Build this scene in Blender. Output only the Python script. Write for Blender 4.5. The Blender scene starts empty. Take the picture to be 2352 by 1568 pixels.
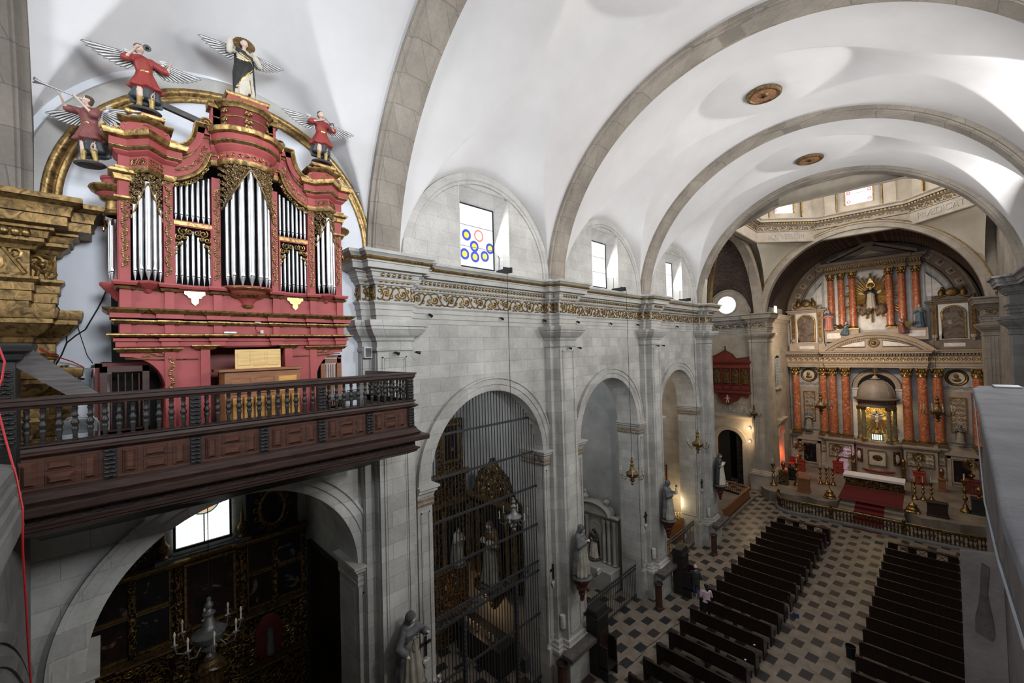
import bpy, bmesh, math, random
import numpy as np
from mathutils import Vector, Matrix, Euler
from mathutils.bvhtree import BVHTree
PI = math.pi
random.seed(7)
scn = bpy.context.scene
COL = scn.collection
sin, cos = math.sin, math.cos

# ------------------------------------------------------------------ camera
cam_d = bpy.data.cameras.new('camera'); cam = bpy.data.objects.new('camera', cam_d); COL.objects.link(cam)
_y, _p, _r = [math.radians(a) for a in (45.18930552, 1.11823461, -1.57479204)]
_f = Vector((-sin(_y)*cos(_p), cos(_y)*cos(_p), sin(_p)))
_rt = Vector((cos(_y), sin(_y), 0)); _up = _rt.cross(_f)
_A = cos(_r)*_rt + sin(_r)*_up; _B = -sin(_r)*_rt + cos(_r)*_up
cam.matrix_world = Matrix(((_A.x, _B.x, -_f.x, 0), (_A.y, _B.y, -_f.y, 0), (_A.z, _B.z, -_f.z, 13.0), (0, 0, 0, 1)))
cam_d.sensor_width = 36; cam_d.lens = 942.575/2352*36; cam_d.clip_start = .05; cam_d.clip_end = 200
scn.camera = cam

# ------------------------------------------------------------------ mesh builder
class MB:
    def __init__(s): s.v = []; s.f = []; s.m = []; s.mi = 0
    def add(s, vs, fs, mi=None):
        o = len(s.v); s.v.extend([tuple(p) for p in vs])
        for f in fs: s.f.append([i+o for i in f]); s.m.append(s.mi if mi is None else mi)
    def box(s, x0, x1, y0, y1, z0, z1, M=None):
        P = [(x, y, z) for x in (x0, x1) for y in (y0, y1) for z in (z0, z1)]
        if M is not None: P = [M @ Vector(p) for p in P]
        s.add(P, [(0,1,3,2),(4,6,7,5),(0,4,5,1),(2,3,7,6),(0,2,6,4),(1,5,7,3)])
        return s
    def bev(s, x0, x1, y0, y1, z0, z1, b, ax='x'):
        """box whose face at the far end of axis is drawn in by b (a raised field)"""
        if ax == 'x': P = [(x0,y0,z0),(x0,y1,z0),(x0,y1,z1),(x0,y0,z1),(x1,y0+b,z0+b),(x1,y1-b,z0+b),(x1,y1-b,z1-b),(x1,y0+b,z1-b)]
        elif ax == 'y': P = [(x0,y0,z0),(x1,y0,z0),(x1,y0,z1),(x0,y0,z1),(x0+b,y1,z0+b),(x1-b,y1,z0+b),(x1-b,y1,z1-b),(x0+b,y1,z1-b)]
        else: P = [(x0,y0,z0),(x1,y0,z0),(x1,y1,z0),(x0,y1,z0),(x0+b,y0+b,z1),(x1-b,y0+b,z1),(x1-b,y1-b,z1),(x0+b,y1-b,z1)]
        s.add(P, [(3,2,1,0),(4,5,6,7),(0,1,5,4),(1,2,6,5),(2,3,7,6),(3,0,4,7)]); return s
    def prism(s, poly, a0, a1, ax='x', M=None):
        """extrude 2D polygon along axis; poly is (y,z) for x, (x,z) for y, (x,y) for z"""
        def P(u, v, a): return (a,u,v) if ax=='x' else (u,a,v) if ax=='y' else (u,v,a)
        n = len(poly); V = [P(u,v,a0) for u,v in poly] + [P(u,v,a1) for u,v in poly]
        if M is not None: V = [M @ Vector(p) for p in V]
        s.add(V, [list(range(n))[::-1], list(range(n, 2*n))] + [(i,(i+1)%n,(i+1)%n+n,i+n) for i in range(n)]); return s
    def lathe(s, prof, c=(0,0,0), n=16, a0=0, a1=2*PI, cap=True, sx=1, sy=1, M=None):
        full = abs(a1-a0-2*PI) < 1e-6; k = n if full else n+1; V = []
        for r, z in prof:
            for i in range(k):
                a = a0+(a1-a0)*i/n; p = (c[0]+r*cos(a)*sx, c[1]+r*sin(a)*sy, c[2]+z); V.append(M @ Vector(p) if M is not None else p)
        F = []
        for j in range(len(prof)-1):
            for i in range(n):
                i2 = (i+1) % k if full else i+1
                F.append((j*k+i, j*k+i2, (j+1)*k+i2, (j+1)*k+i))
        if cap and full:
            if prof[0][0] > 1e-5: F.append(list(range(k))[::-1])
            if prof[-1][0] > 1e-5: F.append([(len(prof)-1)*k+i for i in range(k)])
        s.add(V, F); return s
    def tube(s, path, r, n=6, closed=False, caps=True, flat=1.0):
        P = [Vector(p) for p in path]; m = len(P)
        if m < 2: return s
        R = r if isinstance(r, (list, tuple)) else [r]*m
        T = []
        for i in range(m):
            a = P[(i-1) % m] if (closed or i > 0) else P[i]; b = P[(i+1) % m] if (closed or i < m-1) else P[i]
            t = (b-a); T.append(t.normalized() if t.length > 1e-9 else Vector((0,0,1)))
        up = Vector((0,0,1)) if abs(T[0].z) < .9 else Vector((1,0,0))
        nrm = (up - T[0]*up.dot(T[0])).normalized(); V = []
        for i in range(m):
            nrm = nrm - T[i]*nrm.dot(T[i])
            nrm = nrm.normalized() if nrm.length > 1e-6 else T[i].orthogonal().normalized()
            bi = T[i].cross(nrm)
            for k in range(n):
                a = 2*PI*k/n; V.append(P[i] + nrm*(R[i]*cos(a)) + bi*(R[i]*sin(a)*flat))
        F = []
        for i in range(m if closed else m-1):
            j = (i+1) % m
            for k in range(n): F.append((i*n+k, i*n+(k+1)%n, j*n+(k+1)%n, j*n+k))
        if not closed and caps: F += [list(range(n))[::-1], [(m-1)*n+k for k in range(n)]]
        s.add(V, F); return s
    def sph(s, c, r, n=10, m=6, M=None):
        rx, ry, rz = r if isinstance(r, (tuple, list)) else (r, r, r); V = [(0,0,-1)]; F = []
        for j in range(1, m):
            t = PI*j/m
            for i in range(n): V.append((sin(t)*cos(2*PI*i/n), sin(t)*sin(2*PI*i/n), -cos(t)))
        V.append((0,0,1)); L = len(V)-1
        for i in range(n):
            F.append((0, 1+(i+1)%n, 1+i)); F.append((L, L-n+i, L-n+(i+1)%n))
            for j in range(m-2): F.append((1+j*n+i, 1+j*n+(i+1)%n, 1+(j+1)*n+(i+1)%n, 1+(j+1)*n+i))
        V = [Vector((x*rx, y*ry, z*rz)) for x,y,z in V]
        if M is not None: V = [M @ p for p in V]
        s.add([p+Vector(c) for p in V], F); return s
    def molding(s, prof, plan, closed=False, side=1):
        """profile [(out,z)] run along plan [(x,y)], offset to the right hand of travel, mitred"""
        m = len(plan); P = [Vector(p) for p in plan]
        def nr(a, b):
            d = (b-a).normalized(); return Vector((d.y, -d.x))*side
        off = []
        for i in range(m):
            if closed or 0 < i < m-1:
                n1 = nr(P[(i-1)%m], P[i]); n2 = nr(P[i], P[(i+1)%m]); b = n1+n2
                off.append(b/max(.2, 1+n1.dot(n2)))
            elif i == 0: off.append(nr(P[0], P[1]))
            else: off.append(nr(P[-2], P[-1]))
        k = len(prof); V = [(P[i].x+off[i].x*o, P[i].y+off[i].y*o, z) for i in range(m) for o, z in prof]
        F = []
        for i in range(m if closed else m-1):
            j = (i+1) % m
            for q in range(k-1): F.append((i*k+q, j*k+q, j*k+q+1, i*k+q+1))
        if not closed: F += [list(range(k)), [(m-1)*k+q for q in range(k)][::-1]]
        s.add(V, F); return s
    def ring(s, cu, cv, prof, a0, a1, n, ax='x', pos=0.0, sgn=1, ru=1.0, rv=1.0):
        """arch moulding: profile [(radius, out)] swept about (cu,cv) in the plane normal to ax"""
        V = []; k = len(prof)
        for i in range(n+1):
            a = a0+(a1-a0)*i/n
            for r, o in prof:
                u, w, d = cu+r*cos(a)*ru, cv+r*sin(a)*rv, pos+sgn*o
                V.append((d,u,w) if ax=='x' else (u,d,w))
        F = [(i*k+q, (i+1)*k+q, (i+1)*k+(q+1)%k, i*k+(q+1)%k) for i in range(n) for q in range(k)]
        F += [list(range(k)), [n*k+q for q in range(k)][::-1]]
        s.add(V, F); return s
    def build(s, name, mats, parent=None, loc=None, smooth=30, rot=None, bevel=0):
        me = bpy.data.meshes.new(name); me.from_pydata(s.v, [], s.f); me.update()
        mats = mats if isinstance(mats, (list, tuple)) else [mats]
        for m in mats: me.materials.append(m)
        if len(mats) > 1: me.polygons.foreach_set('material_index', s.m)
        bm = bmesh.new(); bm.from_mesh(me); bmesh.ops.recalc_face_normals(bm, faces=bm.faces); bm.to_mesh(me); bm.free()
        if smooth: me.shade_smooth(); me.set_sharp_from_angle(angle=math.radians(smooth))
        o = bpy.data.objects.new(name, me); COL.objects.link(o)
        if parent is not None: o.parent = parent
        if loc: o.location = loc
        if rot is not None: o.rotation_euler = rot
        if bevel:
            b = o.modifiers.new('bevel', 'BEVEL'); b.width = bevel; b.segments = 2; b.limit_method = 'ANGLE'
        return o

def tag(o, label=None, cat=None, group=None, kind=None):
    if label: o['label'] = label
    if cat: o['category'] = cat
    if group: o['group'] = group
    if kind: o['kind'] = kind
    return o
def thing(name, label, cat, loc=(0,0,0), rz=0, group=None):
    o = bpy.data.objects.new(name, None); o.empty_display_size = .1; COL.objects.link(o)
    o.location = loc; o.rotation_euler = (0,0,rz); return tag(o, label, cat, group)
def struct(o): o['kind'] = 'structure'; return o
def kids(o): return [c for c in bpy.data.objects if c.parent == o]
def copy_tree(o, parent=None, table=None):
    if table is None:
        table = {}
        for c in bpy.data.objects:
            if c.parent: table.setdefault(c.parent.name, []).append(c)
    c = o.copy(); COL.objects.link(c)
    if parent is not None: c.parent = parent
    for ch in table.get(o.name, []): copy_tree(ch, c, table)
    return c

# ------------------------------------------------------------------ materials
class NT:
    def __init__(s, name):
        s.mat = bpy.data.materials.new(name); s.mat.use_nodes = True; s.t = s.mat.node_tree; s.t.nodes.clear()
        s.out = s.n('ShaderNodeOutputMaterial'); s.bsdf = s.n('ShaderNodeBsdfPrincipled'); s.l(s.bsdf, 0, s.out, 0)
    def n(s, t, **kw):
        n = s.t.nodes.new(t)
        for k, v in kw.items():
            if k.startswith('i_'): n.inputs[int(k[2:]) if k[2:].isdigit() else k[2:].replace('_', ' ')].default_value = v
            else: setattr(n, k, v)
        return n
    def l(s, a, ao, b, bi): s.t.links.new(a.outputs[ao], b.inputs[bi])
    def ramp(s, stops):
        r = s.n('ShaderNodeValToRGB'); e = r.color_ramp.elements
        while len(e) < len(stops): e.new(.5)
        for i, (p, c) in enumerate(stops): e[i].position = p; e[i].color = (*c, 1) if len(c) == 3 else c
        return r
    def coord(s, kind='Object'): return s.n('ShaderNodeTexCoord'), kind
    def math(s, op, a=None, b=None, va=None, vb=None):
        m = s.n('ShaderNodeMath', operation=op)
        if a: s.l(a[0], a[1], m, 0)
        if b: s.l(b[0], b[1], m, 1)
        if va is not None: m.inputs[0].default_value = va
        if vb is not None: m.inputs[1].default_value = vb
        return m
    def set(s, rough=None, metal=None, col=None, spec=None, emis=None, estr=None):
        b = s.bsdf.inputs
        if rough is not None: b['Roughness'].default_value = rough
        if metal is not None: b['Metallic'].default_value = metal
        if col is not None: b['Base Color'].default_value = (*col, 1)
        if spec is not None: b['Specular IOR Level'].default_value = spec
        if emis is not None: b['Emission Color'].default_value = (*emis, 1)
        if estr is not None: b['Emission Strength'].default_value = estr
        return s
    def bump(s, src, so, strength=.3, dist=.02):
        b = s.n('ShaderNodeBump'); b.inputs['Strength'].default_value = strength; b.inputs['Distance'].default_value = dist
        s.l(src, so, b, 'Height'); s.l(b, 0, s.bsdf, 'Normal'); return b

def mat_noise(name, c1, c2, scale=3, rough=.7, metal=0, bump=.15, bscale=None, c3=None, detail=5, spec=.4, world=False):
    m = NT(name); tc = m.n('ShaderNodeNewGeometry') if world else m.n('ShaderNodeTexCoord'); so = 0 if world else 'Object'
    so = 'Position' if world else 'Object'
    nz = m.n('ShaderNodeTexNoise', i_Scale=scale, i_Detail=detail, i_Roughness=.6)
    m.l(tc, so, nz, 'Vector')
    st = [(.3, c1), (.7, c2)] if c3 is None else [(.25, c1), (.5, c2), (.8, c3)]
    r = m.ramp(st); m.l(nz, 'Fac', r, 0); m.l(r, 0, m.bsdf, 'Base Color'); m.set(rough=rough, metal=metal, spec=spec)
    if bump:
        n2 = m.n('ShaderNodeTexNoise', i_Scale=bscale or scale*6, i_Detail=4.0); m.l(tc, so, n2, 'Vector'); m.bump(n2, 'Fac', bump, .02)
    return m.mat

def mat_stone(name, base, mortar=.0, bw=.72, bh=.42, var=.12, stain=.36, gap=.008, bump=.35, rough=.85, mcol=None):
    """ashlar: blocks run along x+y horizontally and z vertically"""
    m = NT(name); g = m.n('ShaderNodeNewGeometry'); sp = m.n('ShaderNodeSeparateXYZ'); m.l(g, 'Position', sp, 0)
    ad = m.math('ADD', (sp, 0), (sp, 1)); cb = m.n('ShaderNodeCombineXYZ'); m.l(ad, 0, cb, 0); m.l(sp, 2, cb, 1)
    br = m.n('ShaderNodeTexBrick', offset=.5); m.l(cb, 0, br, 'Vector')
    d = tuple(max(0, c*(1-var)) for c in base); b2 = tuple(min(1, c*(1+var)) for c in base)
    mc = mcol or tuple(c*.72 for c in base)
    for k, v in (('Color1', (*d,1)), ('Color2', (*b2,1)), ('Mortar', (*mc,1)), ('Scale', 1.0), ('Mortar Size', gap), ('Mortar Smooth', .4), ('Bias', 0.0), ('Brick Width', bw), ('Row Height', bh)):
        br.inputs[k].default_value = v
    nz = m.n('ShaderNodeTexNoise', i_Scale=.55, i_Detail=7.0, i_Roughness=.65); m.l(g, 'Position', nz, 'Vector')
    r = m.ramp([(.3, (1-stain,)*3), (.68, (1.12, 1.12, 1.12))]); m.l(nz, 'Fac', r, 0)
    mx = m.n('ShaderNodeMix', data_type='RGBA', blend_type='MULTIPLY'); mx.inputs[0].default_value = 1
    m.l(br, 'Color', mx, 6); m.l(r, 0, mx, 7)
    n2 = m.n('ShaderNodeTexNoise', i_Scale=14.0, i_Detail=5.0, i_Roughness=.7); m.l(g, 'Position', n2, 'Vector')
    r2 = m.ramp([(.25, (.88,)*3), (.75, (1.1,)*3)]); m.l(n2, 'Fac', r2, 0)
    mx2 = m.n('ShaderNodeMix', data_type='RGBA', blend_type='MULTIPLY'); mx2.inputs[0].default_value = 1
    m.l(mx, 2, mx2, 6); m.l(r2, 0, mx2, 7); m.l(mx2, 2, m.bsdf, 'Base Color'); m.set(rough=rough, spec=.25)
    h = m.math('MULTIPLY', (n2, 'Fac'), vb=.5); iv = m.math('SUBTRACT', None, (br, 'Fac'), va=1.0); hh = m.math('ADD', (h, 0), (iv, 0)); m.bump(hh, 0, bump, .012)
    return m.mat

def mat_gold(name, c1=(.10,.055,.014), c2=(.55,.36,.12), scale=18, rough=.38, metal=.85, bump=.5):
    m = NT(name); g = m.n('ShaderNodeTexCoord')
    v = m.n('ShaderNodeTexNoise', i_Scale=float(scale), i_Detail=4.0, i_Distortion=1.2); m.l(g, 'Object', v, 'Vector')
    r = m.ramp([(.32, c1), (.58, c2)]); m.l(v, 'Fac', r, 0); m.l(r, 0, m.bsdf, 'Base Color'); m.set(rough=rough, metal=metal)
    if bump: m.bump(v, 'Fac', bump, .02)
    return m.mat

def mat_carved(name, dark, light, scale=9, rough=.45, metal=.6, bump=.9, dist=.05):
    """relief carving: swirling ridges in a darker ground"""
    m = NT(name); g = m.n('ShaderNodeTexCoord')
    nz = m.n('ShaderNodeTexNoise', i_Scale=scale*.55, i_Detail=2.0); m.l(g, 'Object', nz, 'Vector')
    mixv = m.n('ShaderNodeMix', data_type='VECTOR'); mixv.inputs[0].default_value = .18
    m.l(g, 'Object', mixv, 4); m.l(nz, 'Color', mixv, 5)
    v = m.n('ShaderNodeTexVoronoi', feature='SMOOTH_F1', i_Scale=float(scale)); m.l(mixv, 1, v, 'Vector')
    w = m.math('MULTIPLY', (v, 'Distance'), vb=17.0); sn = m.math('SINE', (w, 0)); a = m.math('MULTIPLY_ADD', (sn, 0), vb=.5); a.inputs[2].default_value = .5
    r = m.ramp([(.15, dark), (.75, light)]); m.l(a, 0, r, 0); m.l(r, 0, m.bsdf, 'Base Color'); m.set(rough=rough, metal=metal)  # ramp darkens the recesses, shade put into the colour
    m.bump(a, 0, bump, dist); return m.mat

def mat_wood(name, c1, c2, scale=2.2, rough=.5, axis=(1,1,12), spec=.4):
    m = NT(name); g = m.n('ShaderNodeTexCoord'); mp = m.n('ShaderNodeMapping'); mp.inputs['Scale'].default_value = axis; m.l(g, 'Object', mp, 0)
    nz = m.n('ShaderNodeTexNoise', i_Scale=float(scale), i_Detail=6.0, i_Distortion=.8); m.l(mp, 0, nz, 'Vector')
    r = m.ramp([(.3, c1), (.7, c2)]); m.l(nz, 'Fac', r, 0); m.l(r, 0, m.bsdf, 'Base Color'); m.set(rough=rough, spec=spec); m.bump(nz, 'Fac', .12, .01)
    return m.mat

def mat_plain(name, col, rough=.6, metal=0, emis=None, estr=0, spec=.4):
    m = NT(name); g = m.n('ShaderNodeTexCoord'); nz = m.n('ShaderNodeTexNoise', i_Scale=9.0, i_Detail=3.0); m.l(g, 'Object', nz, 'Vector')
    r = m.ramp([(.3, tuple(c*.85 for c in col)), (.7, tuple(min(1, c*1.1) for c in col))]); m.l(nz, 'Fac', r, 0); m.l(r, 0, m.bsdf, 'Base Color')
    m.set(rough=rough, metal=metal, spec=spec)
    if emis: m.set(emis=emis, estr=estr)
    return m.mat

M = {}
M['stone'] = mat_stone('grey_ashlar', (.445,.435,.41))
M['stone_dark'] = mat_stone('dark_and_shaded_stone', (.20,.195,.19), bw=.8, bh=.45)  # dark grey stone, also painted in for the backlit right pier
M['stone_brown_grey'] = mat_stone('brown_grey_stone', (.335,.295,.25), bw=.62, bh=.55, var=.08, gap=.01)  # brown-grey stone of the ribs and right-hand piers
M['stone_plain'] = mat_noise('grey_dressed_stone', (.32,.31,.285), (.47,.455,.425), 1.4, .85, bump=.2, bscale=14, world=True)
M['stone_tan'] = mat_noise('tan_dressed_stone', (.36,.31,.25), (.50,.44,.36), 1.2, .85, bump=.2, bscale=10, world=True)
M['stone_pink'] = mat_stone('warm_ashlar', (.45,.39,.32), bw=.8, bh=.5, var=.07)
M['plaster'] = mat_noise('white_plaster', (.60,.585,.585), (.69,.675,.675), .5, .9, bump=.06, bscale=6, world=True)
M['plaster_blue'] = mat_noise('bluish_white_plaster', (.58,.60,.64), (.70,.715,.75), .9, .9, bump=.1, bscale=6, world=True)
M['plaster_cream'] = mat_noise('cream_plaster', (.56,.50,.40), (.66,.60,.49), .7, .9, bump=.06, world=True)
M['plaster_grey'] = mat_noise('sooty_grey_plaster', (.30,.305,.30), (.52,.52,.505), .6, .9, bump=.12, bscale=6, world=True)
M['brick'] = mat_stone('sooty_brick', (.055,.035,.028), bw=.26, bh=.09, var=.4, gap=.012, mcol=(.13,.10,.085), stain=.4)
M['gold'] = mat_gold('aged_gilding', (.10,.06,.022), (.36,.235,.088), 9, .42, .8, .25)
M['gold_shade'] = mat_gold('dusty_bronze_gilding', (.05,.032,.014), (.24,.155,.068), 14, .48, .7, .3)
M['gold_bright'] = mat_gold('bright_gilding', (.38,.24,.06), (.80,.58,.24), 10, .3, .9, .25)
M['gold_dull'] = mat_gold('dull_gilding', (.06,.036,.014), (.22,.135,.048), 8, .48, .7, .35)
M['gold_carved'] = mat_carved('carved_gilding', (.05,.025,.008), (.50,.32,.10), 9)
M['gold_dark'] = mat_carved('dark_carved_gilding', (.012,.007,.004), (.20,.115,.035), 10, .4, .65)
M['stone_pale'] = mat_stone('pale_weathered_stone', (.53,.515,.49), bw=.8, bh=.42, var=.06, stain=.3, gap=.006)
M['red'] = mat_noise('red_organ_paint', (.27,.046,.045), (.35,.072,.068), 2.0, .6, bump=.08, bscale=12)
M['red_dark'] = mat_noise('dark_red_wood', (.10,.014,.012), (.18,.03,.024), 3.0, .55, bump=.1)
M['tin'] = mat_noise('tin_pipe_metal', (.40,.41,.42), (.62,.625,.63), 5.0, .38, .9, .05)
M['black'] = mat_plain('flat_black', (.006,.006,.006), .9)  # flat black, also painted in for the dark of hollows and niches
M['black_iron'] = mat_plain('black_iron', (.018,.019,.02), .55, .6)
M['wood_dark'] = mat_wood('dark_brown_carved_wood', (.014,.007,.006), (.042,.021,.015), 3.0, .42)
M['wood_panel'] = mat_wood('red_brown_panel_wood', (.034,.013,.008), (.085,.033,.020), 3.0, .45, (1,1,10))
M['wood_black'] = mat_wood('blackened_wood', (.008,.007,.0065), (.022,.019,.0175), 3.0, .5)
M['wood_grey'] = mat_wood('dusty_grey_wood', (.05,.044,.042), (.115,.10,.096), 3.0, .7)
M['wood_mid'] = mat_wood('mid_brown_wood', (.16,.062,.024), (.28,.12,.05), 3.0, .45)
M['wood_orange'] = mat_wood('honey_wood', (.42,.20,.05), (.62,.34,.10), 2.5, .4)
M['wood_yellow'] = mat_wood('yellow_wood', (.50,.32,.11), (.66,.46,.20), 2.5, .4)
M['pew'] = mat_wood('black_brown_pew_wood', (.010,.006,.005), (.030,.018,.013), 3.0, .33, (12,1,1))
# ================================================================== THE SETTING
XW, XB, XM = -10.6, -10.35, -10.05           # nave wall, back pilaster, pilaster face (left side)
XC = -3.70                                    # axis of the nave
XR = 2*XC - XW
PY = [-1.35, 5.52, 13.10, 20.70, 28.30]       # pilaster axes along the nave
BAY = [(1.98, -0.85, 5.0), (9.42, 6.0, 12.6), (16.98, 13.6, 20.2), (24.6, 21.2, 27.8)]
ARC = [(2.18, 2.45), (9.46, 2.55), (16.98, 2.48), (24.55, 2.45)]
ZS = [7.55, 9.05, 9.05, 9.05]                # arch springing

M['stone_brown'] = mat_stone('dark_brown_stone', (.17,.148,.125), bw=.62, bh=.6, var=.08, gap=.012)
# ---- floor
m = NT('chequered_marble_floor'); g = m.n('ShaderNodeNewGeometry'); sp = m.n('ShaderNodeSeparateXYZ'); m.l(g, 'Position', sp, 0)
def axis(i, o, p):
    a = m.math('SUBTRACT', (sp, i), vb=o); return m.math('DIVIDE', (a, 0), vb=p)
u, v = axis(0, -10.30-.299, .5985), axis(1, 18.76-.3015, .6025)
fu, fv = m.math('FLOOR', (u, 0)), m.math('FLOOR', (v, 0))
par = m.math('MODULO', (m.math('ADD', (fu, 0), (fv, 0)), 0), vb=2.0); par = m.math('ABSOLUTE', (par, 0)); par = m.math('LESS_THAN', (par, 0), vb=.5)
lu = m.math('SUBTRACT', (m.math('SUBTRACT', (u, 0), (fu, 0)), 0), vb=.5); lv = m.math('SUBTRACT', (m.math('SUBTRACT', (v, 0), (fv, 0)), 0), vb=.5)
ru = m.math('ADD', (lu, 0), (m.math('MULTIPLY', (lv, 0), vb=-.11), 0)); rv = m.math('ADD', (lv, 0), (m.math('MULTIPLY', (lu, 0), vb=.14), 0))
iu = m.math('LESS_THAN', (m.math('ABSOLUTE', (ru, 0)), 0), vb=.335); iv = m.math('LESS_THAN', (m.math('ABSOLUTE', (rv, 0)), 0), vb=.445)
dk = m.math('MULTIPLY', (m.math('MULTIPLY', (iu, 0), (iv, 0)), 0), (par, 0))
cell = m.n('ShaderNodeCombineXYZ'); m.l(fu, 0, cell, 0); m.l(fv, 0, cell, 1); wn = m.n('ShaderNodeTexWhiteNoise'); m.l(cell, 0, wn, 'Vector')
rd = m.ramp([(0, (.020,.021,.022)), (.6, (.030,.030,.030)), (1, (.045,.030,.028))]); m.l(wn, 'Value', rd, 0)
nz = m.n('ShaderNodeTexNoise', i_Scale=1.6, i_Detail=6.0, i_Distortion=1.0); m.l(g, 'Position', nz, 'Vector')
rl = m.ramp([(.3, (.15,.12,.092)), (.7, (.25,.21,.17))]); m.l(nz, 'Fac', rl, 0)
mx = m.n('ShaderNodeMix', data_type='RGBA'); m.l(dk, 0, mx, 0); m.l(rl, 0, mx, 6); m.l(rd, 0, mx, 7)
m.l(mx, 2, m.bsdf, 'Base Color'); m.set(rough=.38, spec=.4); M['floor'] = m.mat
b = MB(); b.box(-24, 12, -14, 58, -.3, 0); struct(b.build('floor', M['floor'], smooth=0))

# ---- left nave wall with its arches
def arch_poly(y0, y1, z0, z1, yc, R, zs, n=40):
    return [(y0,z0),(yc-R,z0)] + [(yc-R*cos(PI*i/n), zs+R*sin(PI*i/n)) for i in range(n+1)] + [(yc+R,z0),(y1,z0),(y1,z1),(y0,z1)]
b = MB()
edges = [-3.0, 5.4, 13.1, 20.7, 28.9]
for k in range(4):
    yc, R = ARC[k]; z1 = 11.2 if k == 0 else 15.65
    b.prism(arch_poly(edges[k], edges[k+1], 0, z1, yc, R, ZS[k]), -11.75, XW, 'x')
struct(b.build('wall_left', M['stone'], smooth=35))
# white plastered bay behind the organ
b = MB(); b.prism([(-2.2,11.2),(5.4,11.2),(5.4,15.65)] + [(1.98+3.9*cos(PI*i/32), 15.7+3.9*sin(PI*i/32)) for i in range(33)] + [(-2.2,15.65)], -11.2, XW, 'x')
struct(b.build('wall_left_plaster', M['plaster_blue'], smooth=0))

# lunettes with deep splayed windows
def stained(name, cu, cv, w, h, along, kind=0):
    """leaded window pane: bright daylight through white diamonds with a few coloured figures"""
    m = NT(name); g = m.n('ShaderNodeNewGeometry'); sp = m.n('ShaderNodeSeparateXYZ'); m.l(g, 'Position', sp, 0)
    ax = 1 if along == 'y' else 0
    u = m.math('SUBTRACT', (sp, ax), vb=cu); v = m.math('SUBTRACT', (sp, 2), vb=cv)
    def circ(pu, pv, r0, r1):
        a = m.math('SUBTRACT', (u, 0), vb=pu); c = m.math('SUBTRACT', (v, 0), vb=pv)
        d = m.math('SQRT', (m.math('ADD', (m.math('MULTIPLY', (a,0), (a,0)), 0), (m.math('MULTIPLY', (c,0), (c,0)), 0)), 0))
        lo = m.math('GREATER_THAN', (d,0), vb=r0); hi = m.math('LESS_THAN', (d,0), vb=r1); return m.math('MULTIPLY', (lo,0), (hi,0))
    base = m.n('ShaderNodeRGB'); base.outputs[0].default_value = (.86,.90,1,1); cur = (base, 0)
    def mix(mask, col):
        nonlocal cur
        x = m.n('ShaderNodeMix', data_type='RGBA'); m.l(mask, 0, x, 0); m.l(cur[0], cur[1], x, 6); x.inputs[7].default_value = (*col, 1); cur = (x, 2)
    s1 = m.math('ADD', (m.math('MULTIPLY', (u,0), vb=1.7), 0), (v,0)); s2 = m.math('SUBTRACT', (m.math('MULTIPLY', (u,0), vb=1.7), 0), (v,0))
    for q in (s1, s2):
        a = m.math('ABSOLUTE', (m.math('SUBTRACT', (m.math('FRACT', (m.math('DIVIDE', (q,0), vb=.22), 0)), 0), vb=.5), 0)); mix(m.math('LESS_THAN', (a,0), vb=.05), (.52,.60,.80))
    if kind == 0:
        mix(m.math('LESS_THAN', (m.math('ADD', (v,0), (m.math('MULTIPLY', (u,0), vb=.35), 0)), 0), vb=-.25), (.62,.72,.90))
        stars = [(-.46, .02), (-.12, -.33), (.36, -.62), (-.56, -.66), (-.10, -.70), (.62,-.30)] 
        for a_, b_ in stars: mix(circ(a_, b_, 0, .20), (.03,.05,.34)); mix(circ(a_, b_, 0, .11), (.60,.46,.05))
        mix(circ(.10, .08, 0, .22), (.62,.16,.14)); mix(circ(.10, .08, 0, .15), (.95,.93,.9)); mix(circ(.10,.06,0,.07),(.85,.5,.4))
    elif kind == 1:
        for a_, b_ in [(-.45,.5),(0,.62),(.45,.5),(-.45,-.1),(.45,-.1),(-.45,-.7),(0,-.8),(.45,-.7)]: mix(circ(a_, b_, .06, .13), (.90,.70,.35)); mix(circ(a_, b_, 0, .05), (.45,.55,.9))
        mix(circ(0, 0, 0, .24), (.88,.55,.45)); mix(circ(0, 0, 0, .15), (.96,.9,.75))
    elif kind == 2:
        for b_ in (-1.1,-.4,.3,1.0): mix(circ(-.62, b_, .06, .13), (.85,.15,.2)); mix(circ(.62, b_, .06, .13), (.85,.15,.2))
        mix(circ(.05, .25, 0, .36), (.80,.12,.16)); mix(circ(.02, .42, 0, .2), (.95,.75,.65)); mix(circ(.1, -.4, 0, .25), (.75,.7,.66)); mix(circ(-.05,.1,0,.1),(.2,.3,.6))
    for q in ((-.33, .33) if h > 1.5 else (0,)):
        a = m.math('ABSOLUTE', (m.math('SUBTRACT', (v,0), vb=q*h/2*1.02), 0)); mix(m.math('LESS_THAN', (a,0), vb=.014), (.12,.10,.14))
    m.l(*cur, m.bsdf, 'Base Color'); m.l(*cur, m.bsdf, 'Emission Color'); m.set(rough=.2, estr=.95); return m.mat
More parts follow.
